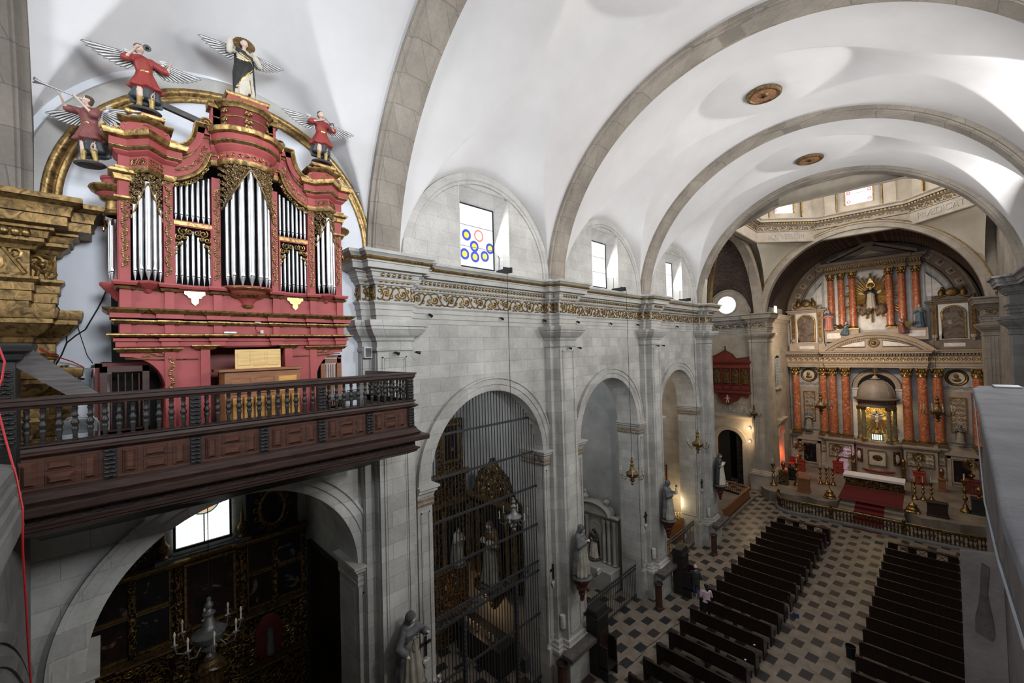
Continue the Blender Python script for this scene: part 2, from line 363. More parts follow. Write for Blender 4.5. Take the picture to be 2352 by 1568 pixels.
for k in (1, 2, 3):
    yc = BAY[k][0]; R = 3.18; zs = 15.72; n = 40; b = MB(); x = XW-.02
    hw, hz = 1.12, 18.52
    b.prism([(yc-R,15.4),(yc-hw,15.4),(yc-hw,hz),(yc+hw,hz),(yc+hw,15.4),(yc+R,15.4)] + [(yc+R*cos(PI*i/n), zs+R*sin(PI*i/n)) for i in range(n+1)], x-.02, x, 'x')
    gx = x-.50; gw, g0, g1 = .80, 15.9, 18.12     # splays
    F = [(x,yc-hw,15.4),(x,yc-hw,hz),(x,yc+hw,hz),(x,yc+hw,15.4)]; G = [(gx,yc-gw,15.4),(gx,yc-gw,g1),(gx,yc+gw,g1),(gx,yc+gw,15.4)]
    b.add(F+G, [(0,1,5,4),(1,2,6,5),(2,3,7,6)]); b.add([(x,yc-hw,15.62),(x,yc+hw,15.62),(gx,yc+gw,g0),(gx,yc-gw,g0)], [(0,1,2,3)])
    struct(b.build('wall_left_lunette', M['stone_pale'], smooth=35))
    b = MB(); b.ring(yc, zs, [(R+.12,-.02),(R+.12,.07),(R,.1),(R-.10,.1),(R-.14,.05),(R-.22,.05),(R-.24,0),(R-.24,-.02)], 0, PI, 48, 'x', x)
    struct(b.build('trim_lunette_arch', M['stone_pale'], smooth=35))
    w = thing('window_%d' % k, None, None); w['kind'] = 'structure'
    gb = MB(); gb.box(gx-.02, gx, yc-gw+.03, yc+gw-.03, g0, g1-.03)
    gb.build('glass', stained('stained_glass_%d' % k, yc, (g0+g1)/2, 1.6, 2.2, 'y', 0 if k == 1 else 1), w, smooth=0)
    fb = MB()
    for y_ in (yc-gw, yc+gw-.035): fb.box(gx-.02, gx+.03, y_, y_+.035, g0, g1)
    for z_ in (g0, g1-.04): fb.box(gx-.02, gx+.03, yc-gw, yc+gw, z_, z_+.04)
    fb.build('window_frame', M['black_iron'], w, smooth=0)
    # iron bracket and board lying on the sill
    bb = MB(); bb.box(x+.03, x+.75, yc+.42, yc+.50, 15.62, 15.80); bb.box(x+.70, x+.74, yc+.1, yc+.5, 15.7, 15.78); bb.tube([(x+.1,yc+.48,15.8),(x+.1,yc+.5,16.25),(x+.15,yc+.4,16.3)], .012)
    tag(bb.build('steel_bracket', M['black_iron'], smooth=0), 'black steel bracket on the ledge below the %s stained glass window of the nave' % ['','nearest','middle','farthest'][k], 'bracket', 'window ledge brackets')

# ---- entablature, pilasters
def plan_pier(c, mw=.48, bw=.74, xw=XW, xb=XB, xm=XM):
    return [(xb,c-bw),(xb,c-mw),(xm,c-mw),(xm,c+mw),(xb,c+mw),(xb,c+bw)]
plan = [(XW-.2, PY[1]-.74)]
for k in (1, 2, 3, 4):
    p = plan_pier(PY[k]); plan += p
    plan += [(XW, PY[k]+.74)] + ([(XW, PY[k+1]-.74)] if k < 4 else [])
plan = [q for i, q in enumerate(plan)]
plan[-1] = (XW-.6, PY[4]+.74)
E_arch = [(0,13.84),(.02,13.84),(.02,13.98),(.05,13.99),(.05,14.14),(.08,14.15),(.08,14.27),(.13,14.33),(.13,14.37),(.03,14.38)]
E_frz = [(.03,14.36),(.03,14.80)]
E_cor = [(.03,14.79),(.08,14.80),(.10,14.86),(.17,14.92),(.17,14.98),(.20,14.98),(.22,15.08),(.27,15.10),(.27,15.14),(.40,15.16),(.40,15.30),(.43,15.31),(.43,15.36),(.46,15.46),(.53,15.52),(.55,15.52),(.55,15.60),(0,15.64)]
struct(MB().molding(E_arch+E_frz[1:], plan).build('trim_architrave', M['stone_plain'], smooth=25))
struct(MB().molding(E_cor, plan).build('trim_cornice', M['stone_plain'], smooth=25))
# gilded mouldings of the cornice
bead = [(.40+.055+.055*cos(a)-.02, 15.405+.055*sin(a)) for a in [PI*2*i/8 for i in range(9)]]
struct(MB().molding(bead, plan).build('trim_gilded_bead', M['gold'], smooth=60))
b = MB()
def along(plan, step):
    for (ax, ay), (bx, by) in zip(plan, plan[1:]):
        d = Vector((bx-ax, by-ay)); L = d.length
        if L < 1e-4: continue
        n = max(1, round(L/step)); d /= L; nr_ = Vector((d.y, -d.x))
        for i in range(n): yield Vector((ax,ay)) + d*((i+.5)*L/n), d, nr_, L/n
for p, d, nr_, st in along(plan, .15):           # egg-and-dart
    if abs(d.y) < .5: continue
    q = p + nr_*.24; b.sph((q.x, q.y, 15.03), (.035, .05, .05), 6, 4)
    q = p + nr_*.12; b.sph((q.x, q.y, 14.88), (.03, .055, .035), 6, 4)
struct(b.build('trim_gilded_egg_moulding', M['gold'], smooth=60))

def spiral(cx, cy, r0, turns, a0, sgn, n=14):
    return [(cx + r0*(1-.82*t)*cos(a0+sgn*turns*2*PI*t), cy + r0*(1-.82*t)*sin(a0+sgn*turns*2*PI*t)) for t in [i/n for i in range(n+1)]]
def scroll_unit(w, h, flip=1):
    """acanthus S-scroll drawn in a w x h cell centred on 0: polylines with radii"""
    L = []; s = flip
    L.append(([(-.5*w, -.30*h*s), (-.38*w, -.42*h*s), (-.22*w, -.36*h*s), (-.10*w, -.1*h*s)] + spiral(.06*w, .02*h*s, .30*h, 1.35, PI*.9 if s > 0 else -PI*.9, -s), .052*h))
    L.append(([(-.22*w, -.36*h*s), (-.02*w, -.44*h*s), (.2*w, -.42*h*s), (.5*w, .30*h*s)], .045*h))
    L.append((spiral(-.32*w, .12*h*s, .2*h, 1.1, -PI*.4*s, s, 9), .045*h))
    L.append((spiral(.36*w, -.22*h*s, .15*h, 1.0, PI*.5*s, -s, 8), .04*h))
    L.append(([(.1*w, .42*h*s), (.24*w, .36*h*s), (.34*w, .44*h*s), (.46*w, .30*h*s)], .05*h))
    L.append(([(-.46*w, .40*h*s), (-.34*w, .42*h*s), (-.2*w, .34*h*s), (-.12*w, .44*h*s)], .05*h))
    return L
def scrolls(b, fn, L, h, step, r=1.0, n=5):
    """run of scrolls of height h along length L; fn(s, t, out) -> point"""
    k = max(1, round(L/step)); w = L/k
    for i in range(k):
        for pl, rad in scroll_unit(w*.98, h, 1 if i % 2 == 0 else -1):
            b.tube([fn((i+.5)*w+u_, v_, rad*.5) for u_, v_ in pl], rad*r, n)
        b.sph(fn((i+.5)*w + .06*w, .02*h*(1 if i % 2 == 0 else -1), .06*h), .085*h, 6, 4)
b = MB()
for (ax, ay), (bx, by) in zip(plan, plan[1:]):
    L = math.hypot(bx-ax, by-ay)
    if L < .2: continue
    d = Vector(((bx-ax)/L, (by-ay)/L)); nn = Vector((d.y, -d.x)); o = Vector((ax, ay)) + nn*.045
    scrolls(b, lambda s, t, e: (o.x+d.x*s+nn.x*e, o.y+d.y*s+nn.y*e, 14.58+t), L, .42, .62 if L > .5 else .3)
struct(b.build('trim_gilded_scroll_frieze', M['gold'], smooth=60))

CAP = [(0,13.04),(.04,13.06),(.05,13.12),(.02,13.15),(.02,13.30),(.06,13.33),(.08,13.40),(.20,13.50),(.27,13.62),(.29,13.62),(.29,13.69),(.33,13.70),(.35,13.80),(.35,13.85),(0,13.86)]
BASE = [(.16,0),(.16,1.30),(.20,1.32),(.20,1.45),(.14,1.50),(.14,1.56),(.09,1.60),(.06,1.72),(0,1.76)]
def frame(b, x, y0, y1, z0, z1, w=.035, d=.025):
    for A in ((y0,y1,z0,z0+w),(y0,y1,z1-w,z1),(y0,y0+w,z0,z1),(y1-w,y1,z0,z1)): b.box(x-.02, x+d, *A)
for k in (1, 2, 3, 4):
    c = PY[k]; b = MB(); b.box(XB-.05, XM, c-.48, c+.48, 0, 15.7); b.box(XW-.1, XB, c-.74, c+.74, 0, 15.7)
    frame(b, XM, c-.36, c+.36, 1.95, 12.9); frame(b, XM, c-.29, c+.29, 2.02, 12.83, .02, .012)
    for s in (-1, 1):      # stepped fillets on the flanks
        b.box(XB, XM-.10, c+s*.48-.02, c+s*.48+.02, 1.8, 13.0); b.box(XW, XB-.06, c+s*.74-.02, c+s*.74+.02, 1.8, 13.0)
    pl = [(XW, c-.74)] + plan_pier(c) + [(XW, c+.74)]
    b.molding(CAP, pl); b.molding(BASE, pl)
    struct(b.build('wall_left_pilaster', M['stone'], smooth=25))
    if k > 1: b = MB(); b.molding([(0,1.18),(.10,1.2),(.34,1.34),(.38,1.40),(.38,1.54),(0,1.60)], [(XM+.1,c-.62),(XM+.17,c-.62),(XM+.17,c+.62),(XM+.1,c+.62)]); struct(b.build('trim_pilaster_ledge', M['wood_grey'], smooth=20))
# gilded pilaster with its gilded entablature at the choir end (left edge of the picture)
c = -1.35; pl = [(XM, -2.6), (XM, c+.48), (XB, c+.48), (XB, c+.74), (XW-.1, c+.74)]
t = struct(thing('trim_gilded_pilaster', None, None))
b = MB(); b.box(XB-.3, XM, -2.6, c+.48, 11.2, 15.6); b.box(XW-.1, XB, -2.6, c+.74, 11.2, 15.6); b.build('shaft', M['gold_dull'], t, smooth=0)
b = MB().molding(E_arch+E_frz[1:], pl); b.molding(CAP, pl); b.molding([(o_*1.0, z_-.95) for o_, z_ in CAP], pl); b.molding([(o_*.7, z_-1.55) for o_, z_ in CAP], pl); b.build('gilded_capital', M['gold_dull'], t, smooth=25)
MB().molding([(o_*1.15, z_) for o_, z_ in E_cor], pl).build('gilded_cornice', M['gold_dull'], t, smooth=25)
b = MB()
for x0_, y0_, L, ax in ((XM+.05, -2.6, 1.73, 'y'), (XB+.05, c+.48, .26, 'y')):
    scrolls(b, lambda s, t_, e: (x0_+e, y0_+s, 14.6+t_), L, .62, .7)
for i in range(16): b.sph((XM+.26, -2.5+i*.11, 15.03), (.05,.055,.07), 6, 4)
scrolls(b, lambda s, t_, e: (XM+.03+e, -2.4+s, 11.6+t_), 1.4, .5, .5)
b.build('gilded_scrollwork', M['gold'], t, smooth=60)

M['impost_gilt'] = mat_noise('worn_gilt_stone', (.13,.09,.05), (.30,.26,.21), 9, .6, bump=.5, bscale=22)
# arch mouldings, imposts and jamb pilasters
for k in range(4):
    yc, R = ARC[k]; zs = ZS[k]; b = MB()
    b.ring(yc, zs, [(R-.0,-.05),(R,.05),(R+.05,.07),(R+.20,.07),(R+.22,.10),(R+.40,.10),(R+.42,.14),(R+.48,.14),(R+.48,-.05)], 0, PI, 56, 'x', XW)
    for s in (-1, 1):
        y0 = yc+s*R; y1 = yc+s*(R+.5)
        a_, b_ = min(y0,y1), max(y0,y1)
        b.box(XW-.02, XW+.08, a_, b_, 1.7, zs-.55); frame(b, XW+.08, a_+.1, b_-.1, 1.9, zs-.75)
        b.box(XW-.02, XW+.12, a_-.03, b_+.03, 0, 1.5)
        # soffit jamb panel
        yj = y0; b.prism([(-11.7,1.9),(-10.75,1.9),(-10.75,zs-.75),(-11.7,zs-.75)], yj-s*.0, yj-s*.02, 'y')
    struct(b.build('trim_arch_%d' % k, M['stone'], smooth=30))
    b = MB(); gb = MB()
    for s in (-1, 1):
        y0 = yc+s*R; y1 = yc+s*(R+.52)
        pl = [(-11.75, y0), (XW+.08, y0), (XW+.08, y1)]
        sd = 1 if s > 0 else -1
        if s < 0: pl = [(-11.75, y0), (XW+.08, y0), (XW+.08, y1)]
        b.molding([(0,zs-.32),(.04,zs-.30),(.06,zs-.22),(.12,zs-.16),(.12,zs-.10),(.18,zs-.06),(.18,zs),(0,zs+.02)], pl, side=sd)
        gb.molding([(0,zs-.60),(.03,zs-.58),(.05,zs-.50),(.03,zs-.46),(.05,zs-.36),(.02,zs-.31),(0,zs-.30)], pl, side=sd)
    struct(b.build('trim_impost_%d' % k, M['stone_plain'], smooth=25))
    struct(gb.build('trim_impost_gilding_%d' % k, M['impost_gilt'] if k else M['stone_plain'], smooth=25))

# ---- vault of the nave: barrel with lunette cells
RV, Z0 = 6.95, 15.25
def vault_bay(name, y0, y1, yc, mat, bL=3.3, hc=3.28, xw=XW, slope=.69, right=True, ny=150, nx=240, R=RV, z0=Z0, xc=XC, zl=15.72):
    X = [xc-R*cos(PI*i/nx) for i in range(nx+1)]; V = []; F = []
    for j in range(ny+1):
        y = y0+(y1-y0)*j/ny
        for i, x in enumerate(X):
            zb = z0+R*sin(PI*i/nx); d = 1-((y-yc)/bL)**2
            if d > 0:
                dx = (x-(xc-R)) if x < xc else ((xc+R)-x)
                zl_ = zl+math.sqrt(d)*(hc+slope*dx)
                zb = max(zb, min(zl_, z0+R-.02)) if (x < xc or right) else zb
            V.append((x, y, zb))
    w = nx+1
    for j in range(ny):
        for i in range(nx): F.append((j*w+i, (j+1)*w+i, (j+1)*w+i+1, j*w+i+1))
    b = MB(); b.add(V, F); return struct(b.build(name, mat, smooth=75))
for k in range(4): vault_bay('ceiling', *( (BAY[k][1]-.6, BAY[k][2]+.6) ), BAY[k][0], M['plaster'], bL=3.3 if k else 3.15)
vault_bay('ceiling', -12, -1.3, -6, M['plaster'])
def rib(y0, y1, R=6.75, mat='stone_brown_grey', xc=XC, z0=Z0):
    w = y1-y0; b = MB()
    b.ring(xc, z0, [(7.05,0),(R+.07,0),(R+.07,.10),(R+.02,.13),(R+.02,.17),(R,.19),(R,w-.19),(R+.02,w-.17),(R+.02,w-.13),(R+.07,w-.10),(R+.07,w),(7.05,w)], 0, PI, 72, 'y', y0)
    return struct(b.build('trim_vault_rib', M[mat], smooth=25))
for c in PY[1:4]: rib(c-.48, c+.48)
rib(PY[0]-.48, PY[0]+.52, 6.72, 'stone_brown')
rib(27.80, 28.78, 6.72)
# gilded arch on the wall above the organ
b = MB(); b.ring(2.22, 15.72, [(3.0,-.02),(3.0,.06),(3.1,.08),(3.24,.07),(3.28,.03),(3.28,-.02)], 0.03, PI-.0, 56, 'x', XW); struct(b.build('trim_organ_arch_stone', M['stone_plain'], smooth=30))
b = MB(); b.ring(2.22, 15.72, [(2.74,-.02),(2.74,.03),(2.78,.06),(2.82,.06),(2.84,.03),(2.87,.04),(2.90,.08),(2.96,.09),(3.0,.06),(3.0,-.02)], 0.0, PI, 56, 'x', XW); struct(b.build('trim_gilded_arch', M['gold'], smooth=50))

# ---- right side of the nave (seen only at its far end) with its daylight windows
b = MB()
for k in range(4): b.box(XR, XR+1.2, edges[k], edges[k+1], 0, 15.65)
b.box(XR, XR+1.2, -14, edges[0], 0, 15.65)
struct(b.build('wall_right', M['stone'], smooth=0))
plr = [(XR+.2, PY[4]+.74), (2*XC-XB, PY[4]+.74), (2*XC-XB, PY[4]+.48), (2*XC-XM, PY[4]+.48), (2*XC-XM, PY[4]-.48), (2*XC-XB, PY[4]-.48), (2*XC-XB, PY[4]-.74), (XR, PY[4]-.74), (XR, -12)]
b = MB(); b.molding(E_arch+E_frz[1:], plr); b.molding(E_cor, plr); b.molding(CAP, plr[:8]); b.molding(BASE, plr[:8])
c = PY[4]; b.box(2*XC-XM, 2*XC-XB+.05, c-.48, c+.48, 0, 15.7); b.box(2*XC-XB, XR+.1, c-.74, c+.74, 0, 15.7)
struct(b.build('trim_right_entablature', M['stone_dark'], smooth=25))  # darker stone stands in for the backlit shade on this pier
for k in range(1, 4):
    yc = BAY[k][0]; b = MB(); n = 24; R = 3.18; zs = 15.72
    b.prism([(yc-R,15.4),(yc-.8,15.4),(yc-.8,18.2),(yc+.8,18.2),(yc+.8,15.4),(yc+R,15.4)] + [(yc+R*cos(PI*i/n), zs+R*sin(PI*i/n)) for i in range(n+1)], XR, XR+.05, 'x')
    struct(b.build('wall_right_lunette', M['stone_plain'], smooth=0))
# rear wall of the church behind the choir loft
b = MB(); b.box(XW-1, XR+1, -12.4, -12, 0, 23); struct(b.build('wall_rear', M['plaster'], smooth=0))

# ================================================================== CROSSING, TRANSEPT, CHANCEL
YA = 41.0
CX, CR, CZ = -3.45, 6.35, 15.2                # chancel arch
b = MB(); n = 48
# wall above the chancel arch
b.prism([(-10.6,15.0),(CX-CR,15.0)] + [(CX-CR*cos(PI*i/n), CZ+CR*sin(PI*i/n)) for i in range(n+1)] + [(CX+CR,15.0),(4,15.0),(4,22.2),(-10.6,22.2)], YA, YA+.7, 'y')
struct(b.build('wall_far_spandrel', M['stone_pink'], smooth=30))
b = MB(); b.ring(CX, CZ, [(CR-.02,-.02),(CR-.02,.06),(CR+.1,.08),(CR+.3,.08),(CR+.34,.14),(CR+.42,.14),(CR+.42,-.02)], 0, PI, 60, 'y', YA, -1); struct(b.build('trim_chancel_arch', M['stone_pink'], smooth=30))
b = MB(); b.ring(CX, CZ, [(CR+.42,0),(CR+.42,.12),(CR+.5,.14),(CR+.55,.0)], .1, PI-.1, 60, 'y', YA, -1); struct(b.build('trim_chancel_arch_gilding', M['gold'], smooth=40))
# crossing piers: left and right of the chancel arch
def pier(name, x0, x1, y0, y1, flip, mat):
    b = MB(); b.box(x0, x1, y0, y1, 0, 15.2)
    pl = [(x0, y1), (x0, y0), (x1, y0), (x1, y1)]
    b.molding(E_arch+E_frz[1:], pl, side=1 if not flip else 1); b.molding(E_cor, pl); b.molding(CAP, pl); b.molding([(o*1.3, z) for o, z in BASE], pl)
    w = x1-x0
    for i in range(3):
        f_ = .10+.09*i; b.box(x0+w*f_, x0+w*f_+.05, y0-.03, y0+.01, 1.95, 12.9); b.box(x1-w*f_-.05, x1-w*f_, y0-.03, y0+.01, 1.95, 12.9)
    return struct(b.build(name, mat, smooth=25))
pier('wall_far_pier', -11.15, -9.75, 41.0, 43.2, 0, M['stone_pink'])
pier('wall_far_pier', 2.75, 4.6, 41.0, 43.2, 0, M['stone_brown_grey'])
b = MB()
for x0_ in (-11.15, 2.75):
    scrolls(b, lambda s, t_, e: (x0_+s, 41.0-.05-e, 14.58+t_), 1.4 if x0_ < 0 else 1.85, .42, .6)
struct(b.build('trim_pier_gilded_frieze', M['gold'], smooth=60))

# octagonal drum
OC = (-3.25, 34.95); OR = 6.15; OH = 2.70
def octa(r=0):
    R_ = OR+r; h = R_*OH/OR
    return [(OC[0]+a, OC[1]+c_) for a, c_ in ((-h,-R_),(h,-R_),(R_,-h),(R_,h),(h,R_),(-h,R_),(-R_,h),(-R_,-h))]
oct_cw = octa()   # counter-clockwise; travelling this way the inside is on the left
b = MB().molding([(-.4,21.1),(0,21.1),(.04,21.15),(.04,21.95),(.10,21.97),(.10,22.02),(.05,22.03),(.05,22.42),(.12,22.44),(.2,22.55),(.2,22.62),(.4,22.66),(.4,22.80),(.5,22.9),(.5,22.96),(-.4,22.98)], oct_cw, closed=True, side=-1)
struct(b.build('trim_drum_entablature', M['stone_tan'], smooth=20))
b = MB(); gb = MB()
for i in range(8):
    a, c_ = Vector(octa()[i]), Vector(octa()[(i+1) % 8])
    d = c_-a; L = d.length; d /= L; nn = Vector((-d.y, d.x)); o = a+nn*.06
    if i in (2,3,4,5,6): scrolls(gb, lambda s, t_, e: (o.x+d.x*s+nn.x*e, o.y+d.y*s+nn.y*e, 22.22+t_), L, .40, .62)
    if i in (2,3,4,5,6):
        for q in range(int(L/.22)): p_ = a+d*(.11+q*.22)+nn*.28; gb.box(p_.x-.05, p_.x+.05, p_.y-.05, p_.y+.05, 22.5, 22.62)
struct(gb.build('trim_drum_gilded_frieze', M['gold'], smooth=60))
wall = MB(); n_w = 0
for i in range(8):
    a, c_ = Vector(octa(.1)[i]), Vector(octa(.1)[(i+1) % 8]); mid = (a+c_)/2; d = (c_-a); L = d.length; d /= L; nn = Vector((-d.y, d.x))
    Mx = Matrix(((d.x, -nn.x, 0, mid.x), (d.y, -nn.y, 0, mid.y), (0, 0, 1, 0), (0, 0, 0, 1)))
    hw = .82
    wall.box(-L/2, -hw, 0, .4, 22.9, 28.2, Mx); wall.box(hw, L/2, 0, .4, 22.9, 28.2, Mx); wall.box(-hw, hw, 0, .4, 22.9, 23.5, Mx); wall.box(-hw, hw, 0, .4, 26.6, 28.2, Mx)
    for s in (-1, 1): wall.box(s*1.75-.35, s*1.75+.35, -.12, .05, 22.9, 28.2, Mx)
    n_w += 1; w = struct(thing('window_%d' % (10+i), None, None))
    pm = stained('drum_glass_%d' % i, mid.x, 24.9, 1.6, 3, 'x' if abs(d.x) > .5 else 'y', 2) if i in (4, 5) else M.get('daylight') or NT('daylight_glass').set(col=(.9,.93,1), emis=(.9,.94,1), estr=1.6).mat
    if i not in (4, 5): M['daylight'] = pm
    g_ = MB(); g_.box(-hw, hw, .2, .24, 23.5, 26.6, Mx); g_.build('glass', pm, w, smooth=0)
    f_ = MB()
    for s in (-1, 1): f_.box(s*(hw+.02)-.04, s*(hw+.02)+.04, -.03, .22, 23.5, 26.6, Mx); 
    for z_ in (23.5, 26.55): f_.box(-hw, hw, .15, .22, z_, z_+.05, Mx)
    f_.build('window_frame', M['gold'], w, smooth=0)
    for s in (-1, 1): struct(MB().box(s*1.32-.03, s*1.32+.03, -.16, .02, 22.95, 28.0, Mx).build('trim_drum_gilded_fillet', M['gold'], smooth=0))
struct(wall.build('wall_drum', M['stone_tan'], smooth=0))
b = MB(); V = octa(.1); b.add([(x_, y_, 28.2) for x_, y_ in V] + [(OC[0]+(x_-OC[0])*.5, OC[1]+(y_-OC[1])*.5, 32.0) for x_, y_ in V] + [(*OC, 33)], [(i, (i+1)%8, (i+1)%8+8, i+8) for i in range(8)] + [(i+8, (i+1)%8+8, 16) for i in range(8)])
struct(b.build('ceiling_dome', M['plaster_cream'], smooth=0))
# pendentives (ruled between the two arches of each corner) with the inscription band
def pend(sx):
    V = []; n = 24; cx_ = CX; b = MB()
    for i in range(n+1):
        t = i/n; z = 15.3 + (21.15-15.3)*t
        r1 = CR+.42; dx = math.sqrt(max(.01, r1*r1-(z-CZ)**2)); x1 = CX+sx*dx
        x1 = min(x1, OC[0]-OH) if sx < 0 else max(x1, OC[0]+OH)
        Rt = 6.0; dy = math.sqrt(max(.01, (Rt+.42)**2-(z-CZ)**2)); y2 = min(34.95+dy, 40.9); y2 = max(y2, OC[1]+OH)
        x2 = -9.95 if sx < 0 else 2.9
        x2 = x2 + (OC[0]+sx*OR-x2)*t
        for q in range(7): s_ = q/6; bul = .5*sin(PI*s_)*sin(PI*t)*.6; V.append((x1+(x2-x1)*s_+sx*bul*.7, YA+(y2-YA)*s_+bul*.7, z))
    b.add(V, [(i*7+q, i*7+q+1, (i+1)*7+q+1, (i+1)*7+q) for i in range(n) for q in range(6)])
    return struct(b.build('ceiling_pendentive', M['plaster_cream'], smooth=60))
pend(-1); pend(1)
def text_obj(name, body, size, mat, M4, parent=None, extrude=.01):
    cu = bpy.data.curves.new(name, 'FONT'); cu.body = body; cu.size = size; cu.extrude = extrude; cu.align_x = 'CENTER'; cu.align_y = 'CENTER'; cu.materials.append(mat)
    t_ = bpy.data.objects.new('t', cu); COL.objects.link(t_); dg = bpy.context.evaluated_depsgraph_get(); me = bpy.data.meshes.new_from_object(t_.evaluated_get(dg)); bpy.data.objects.remove(t_)
    me.materials.clear(); me.materials.append(mat); me.name = name
    o = bpy.data.objects.new(name, me); COL.objects.link(o); o.matrix_world = M4
    if parent is not None: o.parent = parent
    return o
for i, s_ in ((5, 'IQ. VERUM'), (3, 'PRÆDICATO')):
    a, c_ = Vector(octa()[i]), Vector(octa()[(i+1) % 8]); mid = (a+c_)/2; d = (c_-a).normalized(); nn = Vector((-d.y, d.x)); mid = mid+nn*.06
    struct(text_obj('trim_inscription', s_, .62, M['stone_plain'], Matrix(((-d.x, 0, nn.x, mid.x), (-d.y, 0, nn.y, mid.y), (0, 1, 0, 21.55), (0, 0, 0, 1)))))

# left transept: east wall, lunette with round window, sooty brick vault
TY, TX = 34.9, 6.0
b = MB(); b.prism(arch_poly(-19, -10.9, 0, 15.6, -13.27, 1.12, 3.78), 41.6, 42.4, 'y'); struct(b.build('wall_transept', M['stone_tan'], smooth=30))
b = MB(); b.box(-11.2, -10.6, 28.0, 29.0, 0, 15.5); b.box(-19.4, -19, 28.4, 42, 0, 23); b.box(-19, -11.2, 28.0, 28.6, 0, 23); struct(b.build('wall_transept_west', M['stone'], smooth=0))
b = MB(); pl = [(-19, 41.6), (-11.15, 41.6)]; b.molding(E_arch+E_frz[1:], pl); b.molding(E_cor, pl); struct(b.build('trim_transept_entablature', M['stone_plain'], smooth=25))
b = MB(); scrolls(b, lambda s, t_, e: (-15.5+s, 41.6-.05-e, 14.58+t_), 4.3, .42, .6); struct(b.build('trim_transept_gilded_frieze', M['gold_dull'], smooth=60))
# barrel along x with a cell over the round window
def tvault():
    V = []; F = []; nx, na = 60, 90; R = 6.65; xc = -12.95
    for i in range(nx+1):
        x = -19 + (9.0)*i/nx
        for j in range(na+1):
            y = TY - R*cos(PI*j/na); z = 15.2+R*sin(PI*j/na); d = 1-((x-xc)/1.85)**2
            if d > 0 and y > TY: z = max(z, min(15.75+math.sqrt(d)*(2.25+.6*(TY+R-y)), 15.2+R-.02))
            V.append((x, y, z))
    w = na+1; F = [(i*w+j, i*w+j+1, (i+1)*w+j+1, (i+1)*w+j) for i in range(nx) for j in range(na)]
    b = MB(); b.add(V, F); return struct(b.build('ceiling_transept', M['brick'], smooth=22))
tvault()
xc = -12.95; b = MB(); n = 36
outer = [(xc+1.8*cos(PI*i/n), 15.75+2.2*sin(PI*i/n)) for i in range(n+1)]; oc = (-13.05, 16.62); orad = .80
b.prism([(xc-1.8, 15.5)] + [(xc+1.8, 15.5)] + outer, 41.58, 41.62, 'y'); struct(b.build('wall_transept_lunette', M['stone_pink'], smooth=0))
b = MB(); b.ring(xc, 15.75, [(1.78,-.02),(1.78,.1),(1.95,.1),(1.95,-.02)], 0, PI, 36, 'y', 41.58, -1, 1, 1.22); b.ring(oc[0], oc[1], [(orad,-.02),(orad,.08),(orad+.12,.08),(orad+.12,-.02)], 0, 2*PI, 36, 'y', 41.58, -1); struct(b.build('trim_round_window', M['stone_pink'], smooth=30))
w = struct(thing('window_4', None, None)); b = MB(); b.add([(oc[0]+orad*cos(2*PI*i/32), 41.55, oc[1]+orad*sin(2*PI*i/32)) for i in range(32)], [list(range(32))]); b.build('glass', NT('round_window_glass').set(col=(.95,.96,1), emis=(1,.98,.96), estr=2.2).mat, w)
# transept arch on the crossing side
b = MB(); Rt = 6.0; b.ring(TY, CZ, [(Rt-.0,0),(Rt,.06),(Rt+.06,.09),(Rt+.35,.09),(Rt+.42,.14),(Rt+.42,-.6),(Rt,-.6)], 0, PI, 56, 'x', -10.05); struct(b.build('trim_transept_arch', M['stone_pink'], smooth=30))
b = MB(); b.ring(TY, CZ, [(Rt+.40,0),(Rt+.40,.2),(Rt+.48,.2),(Rt+.5,0)], .05, PI-.05, 56, 'x', -10.0); struct(b.build('trim_transept_arch_gilding', M['gold_dull'], smooth=30))
b = MB(); b.prism([(28.2,15.2),(TY-Rt-.3,15.2)] + [(TY-(Rt+.3)*cos(PI*i/40), CZ+(Rt+.3)*sin(PI*i/40)) for i in range(41)] + [(41.6,15.2),(41.6,22.2),(28.2,22.2)], -10.6, -10.1, 'x'); struct(b.build('wall_left_crossing', M['plaster_cream'], smooth=30))
# right transept is only hinted at: wall across its mouth
b = MB(); b.box(3.4, 4.0, 28.8, 41.2, 0, 22.2); struct(b.build('wall_right_crossing', M['stone_brown_grey'], smooth=0))

# chancel
ZP = .80
b = MB(); b.prism(arch_poly(42.4, 51, 0, 15.5, 45.95, .95, 4.15), -10.6, -10.0, 'x'); struct(b.build('wall_chancel_left', M['stone_pink'], smooth=0))
b = MB(); b.box(3.35, 3.9, 42.4, 51, 0, 15.5); struct(b.build('wall_chancel_right', M['stone_brown_grey'], smooth=0))
b = MB(); b.molding(E_arch+E_frz[1:], [(-10.0, 43.0), (-10.0, 51)], side=1); b.molding(E_cor, [(-10.0, 43.0), (-10.0, 51)]); struct(b.build('trim_chancel_entablature', M['stone_tan'], smooth=25))
b = MB(); V = []; n = 60
for y_ in (41.6, 51.2):
    for i in range(n+1): V.append((-3.33-6.75*cos(PI*i/n), y_, 15.25+6.55*sin(PI*i/n)))
b.add(V, [(i, i+1, n+2+i, n+1+i) for i in range(n)]); struct(b.build('ceiling_chancel', M['brick'], smooth=40))
b = MB(); b.box(-10.6, 4, 50.95, 51.4, 0, 22.5); struct(b.build('wall_far', M['stone_plain'], smooth=0))
# lights & world
scn.world = bpy.data.worlds.new('world'); scn.world.use_nodes = True
scn.world.node_tree.nodes['Background'].inputs[0].default_value = (.8,.87,1,1); scn.world.node_tree.nodes['Background'].inputs[1].default_value = .3
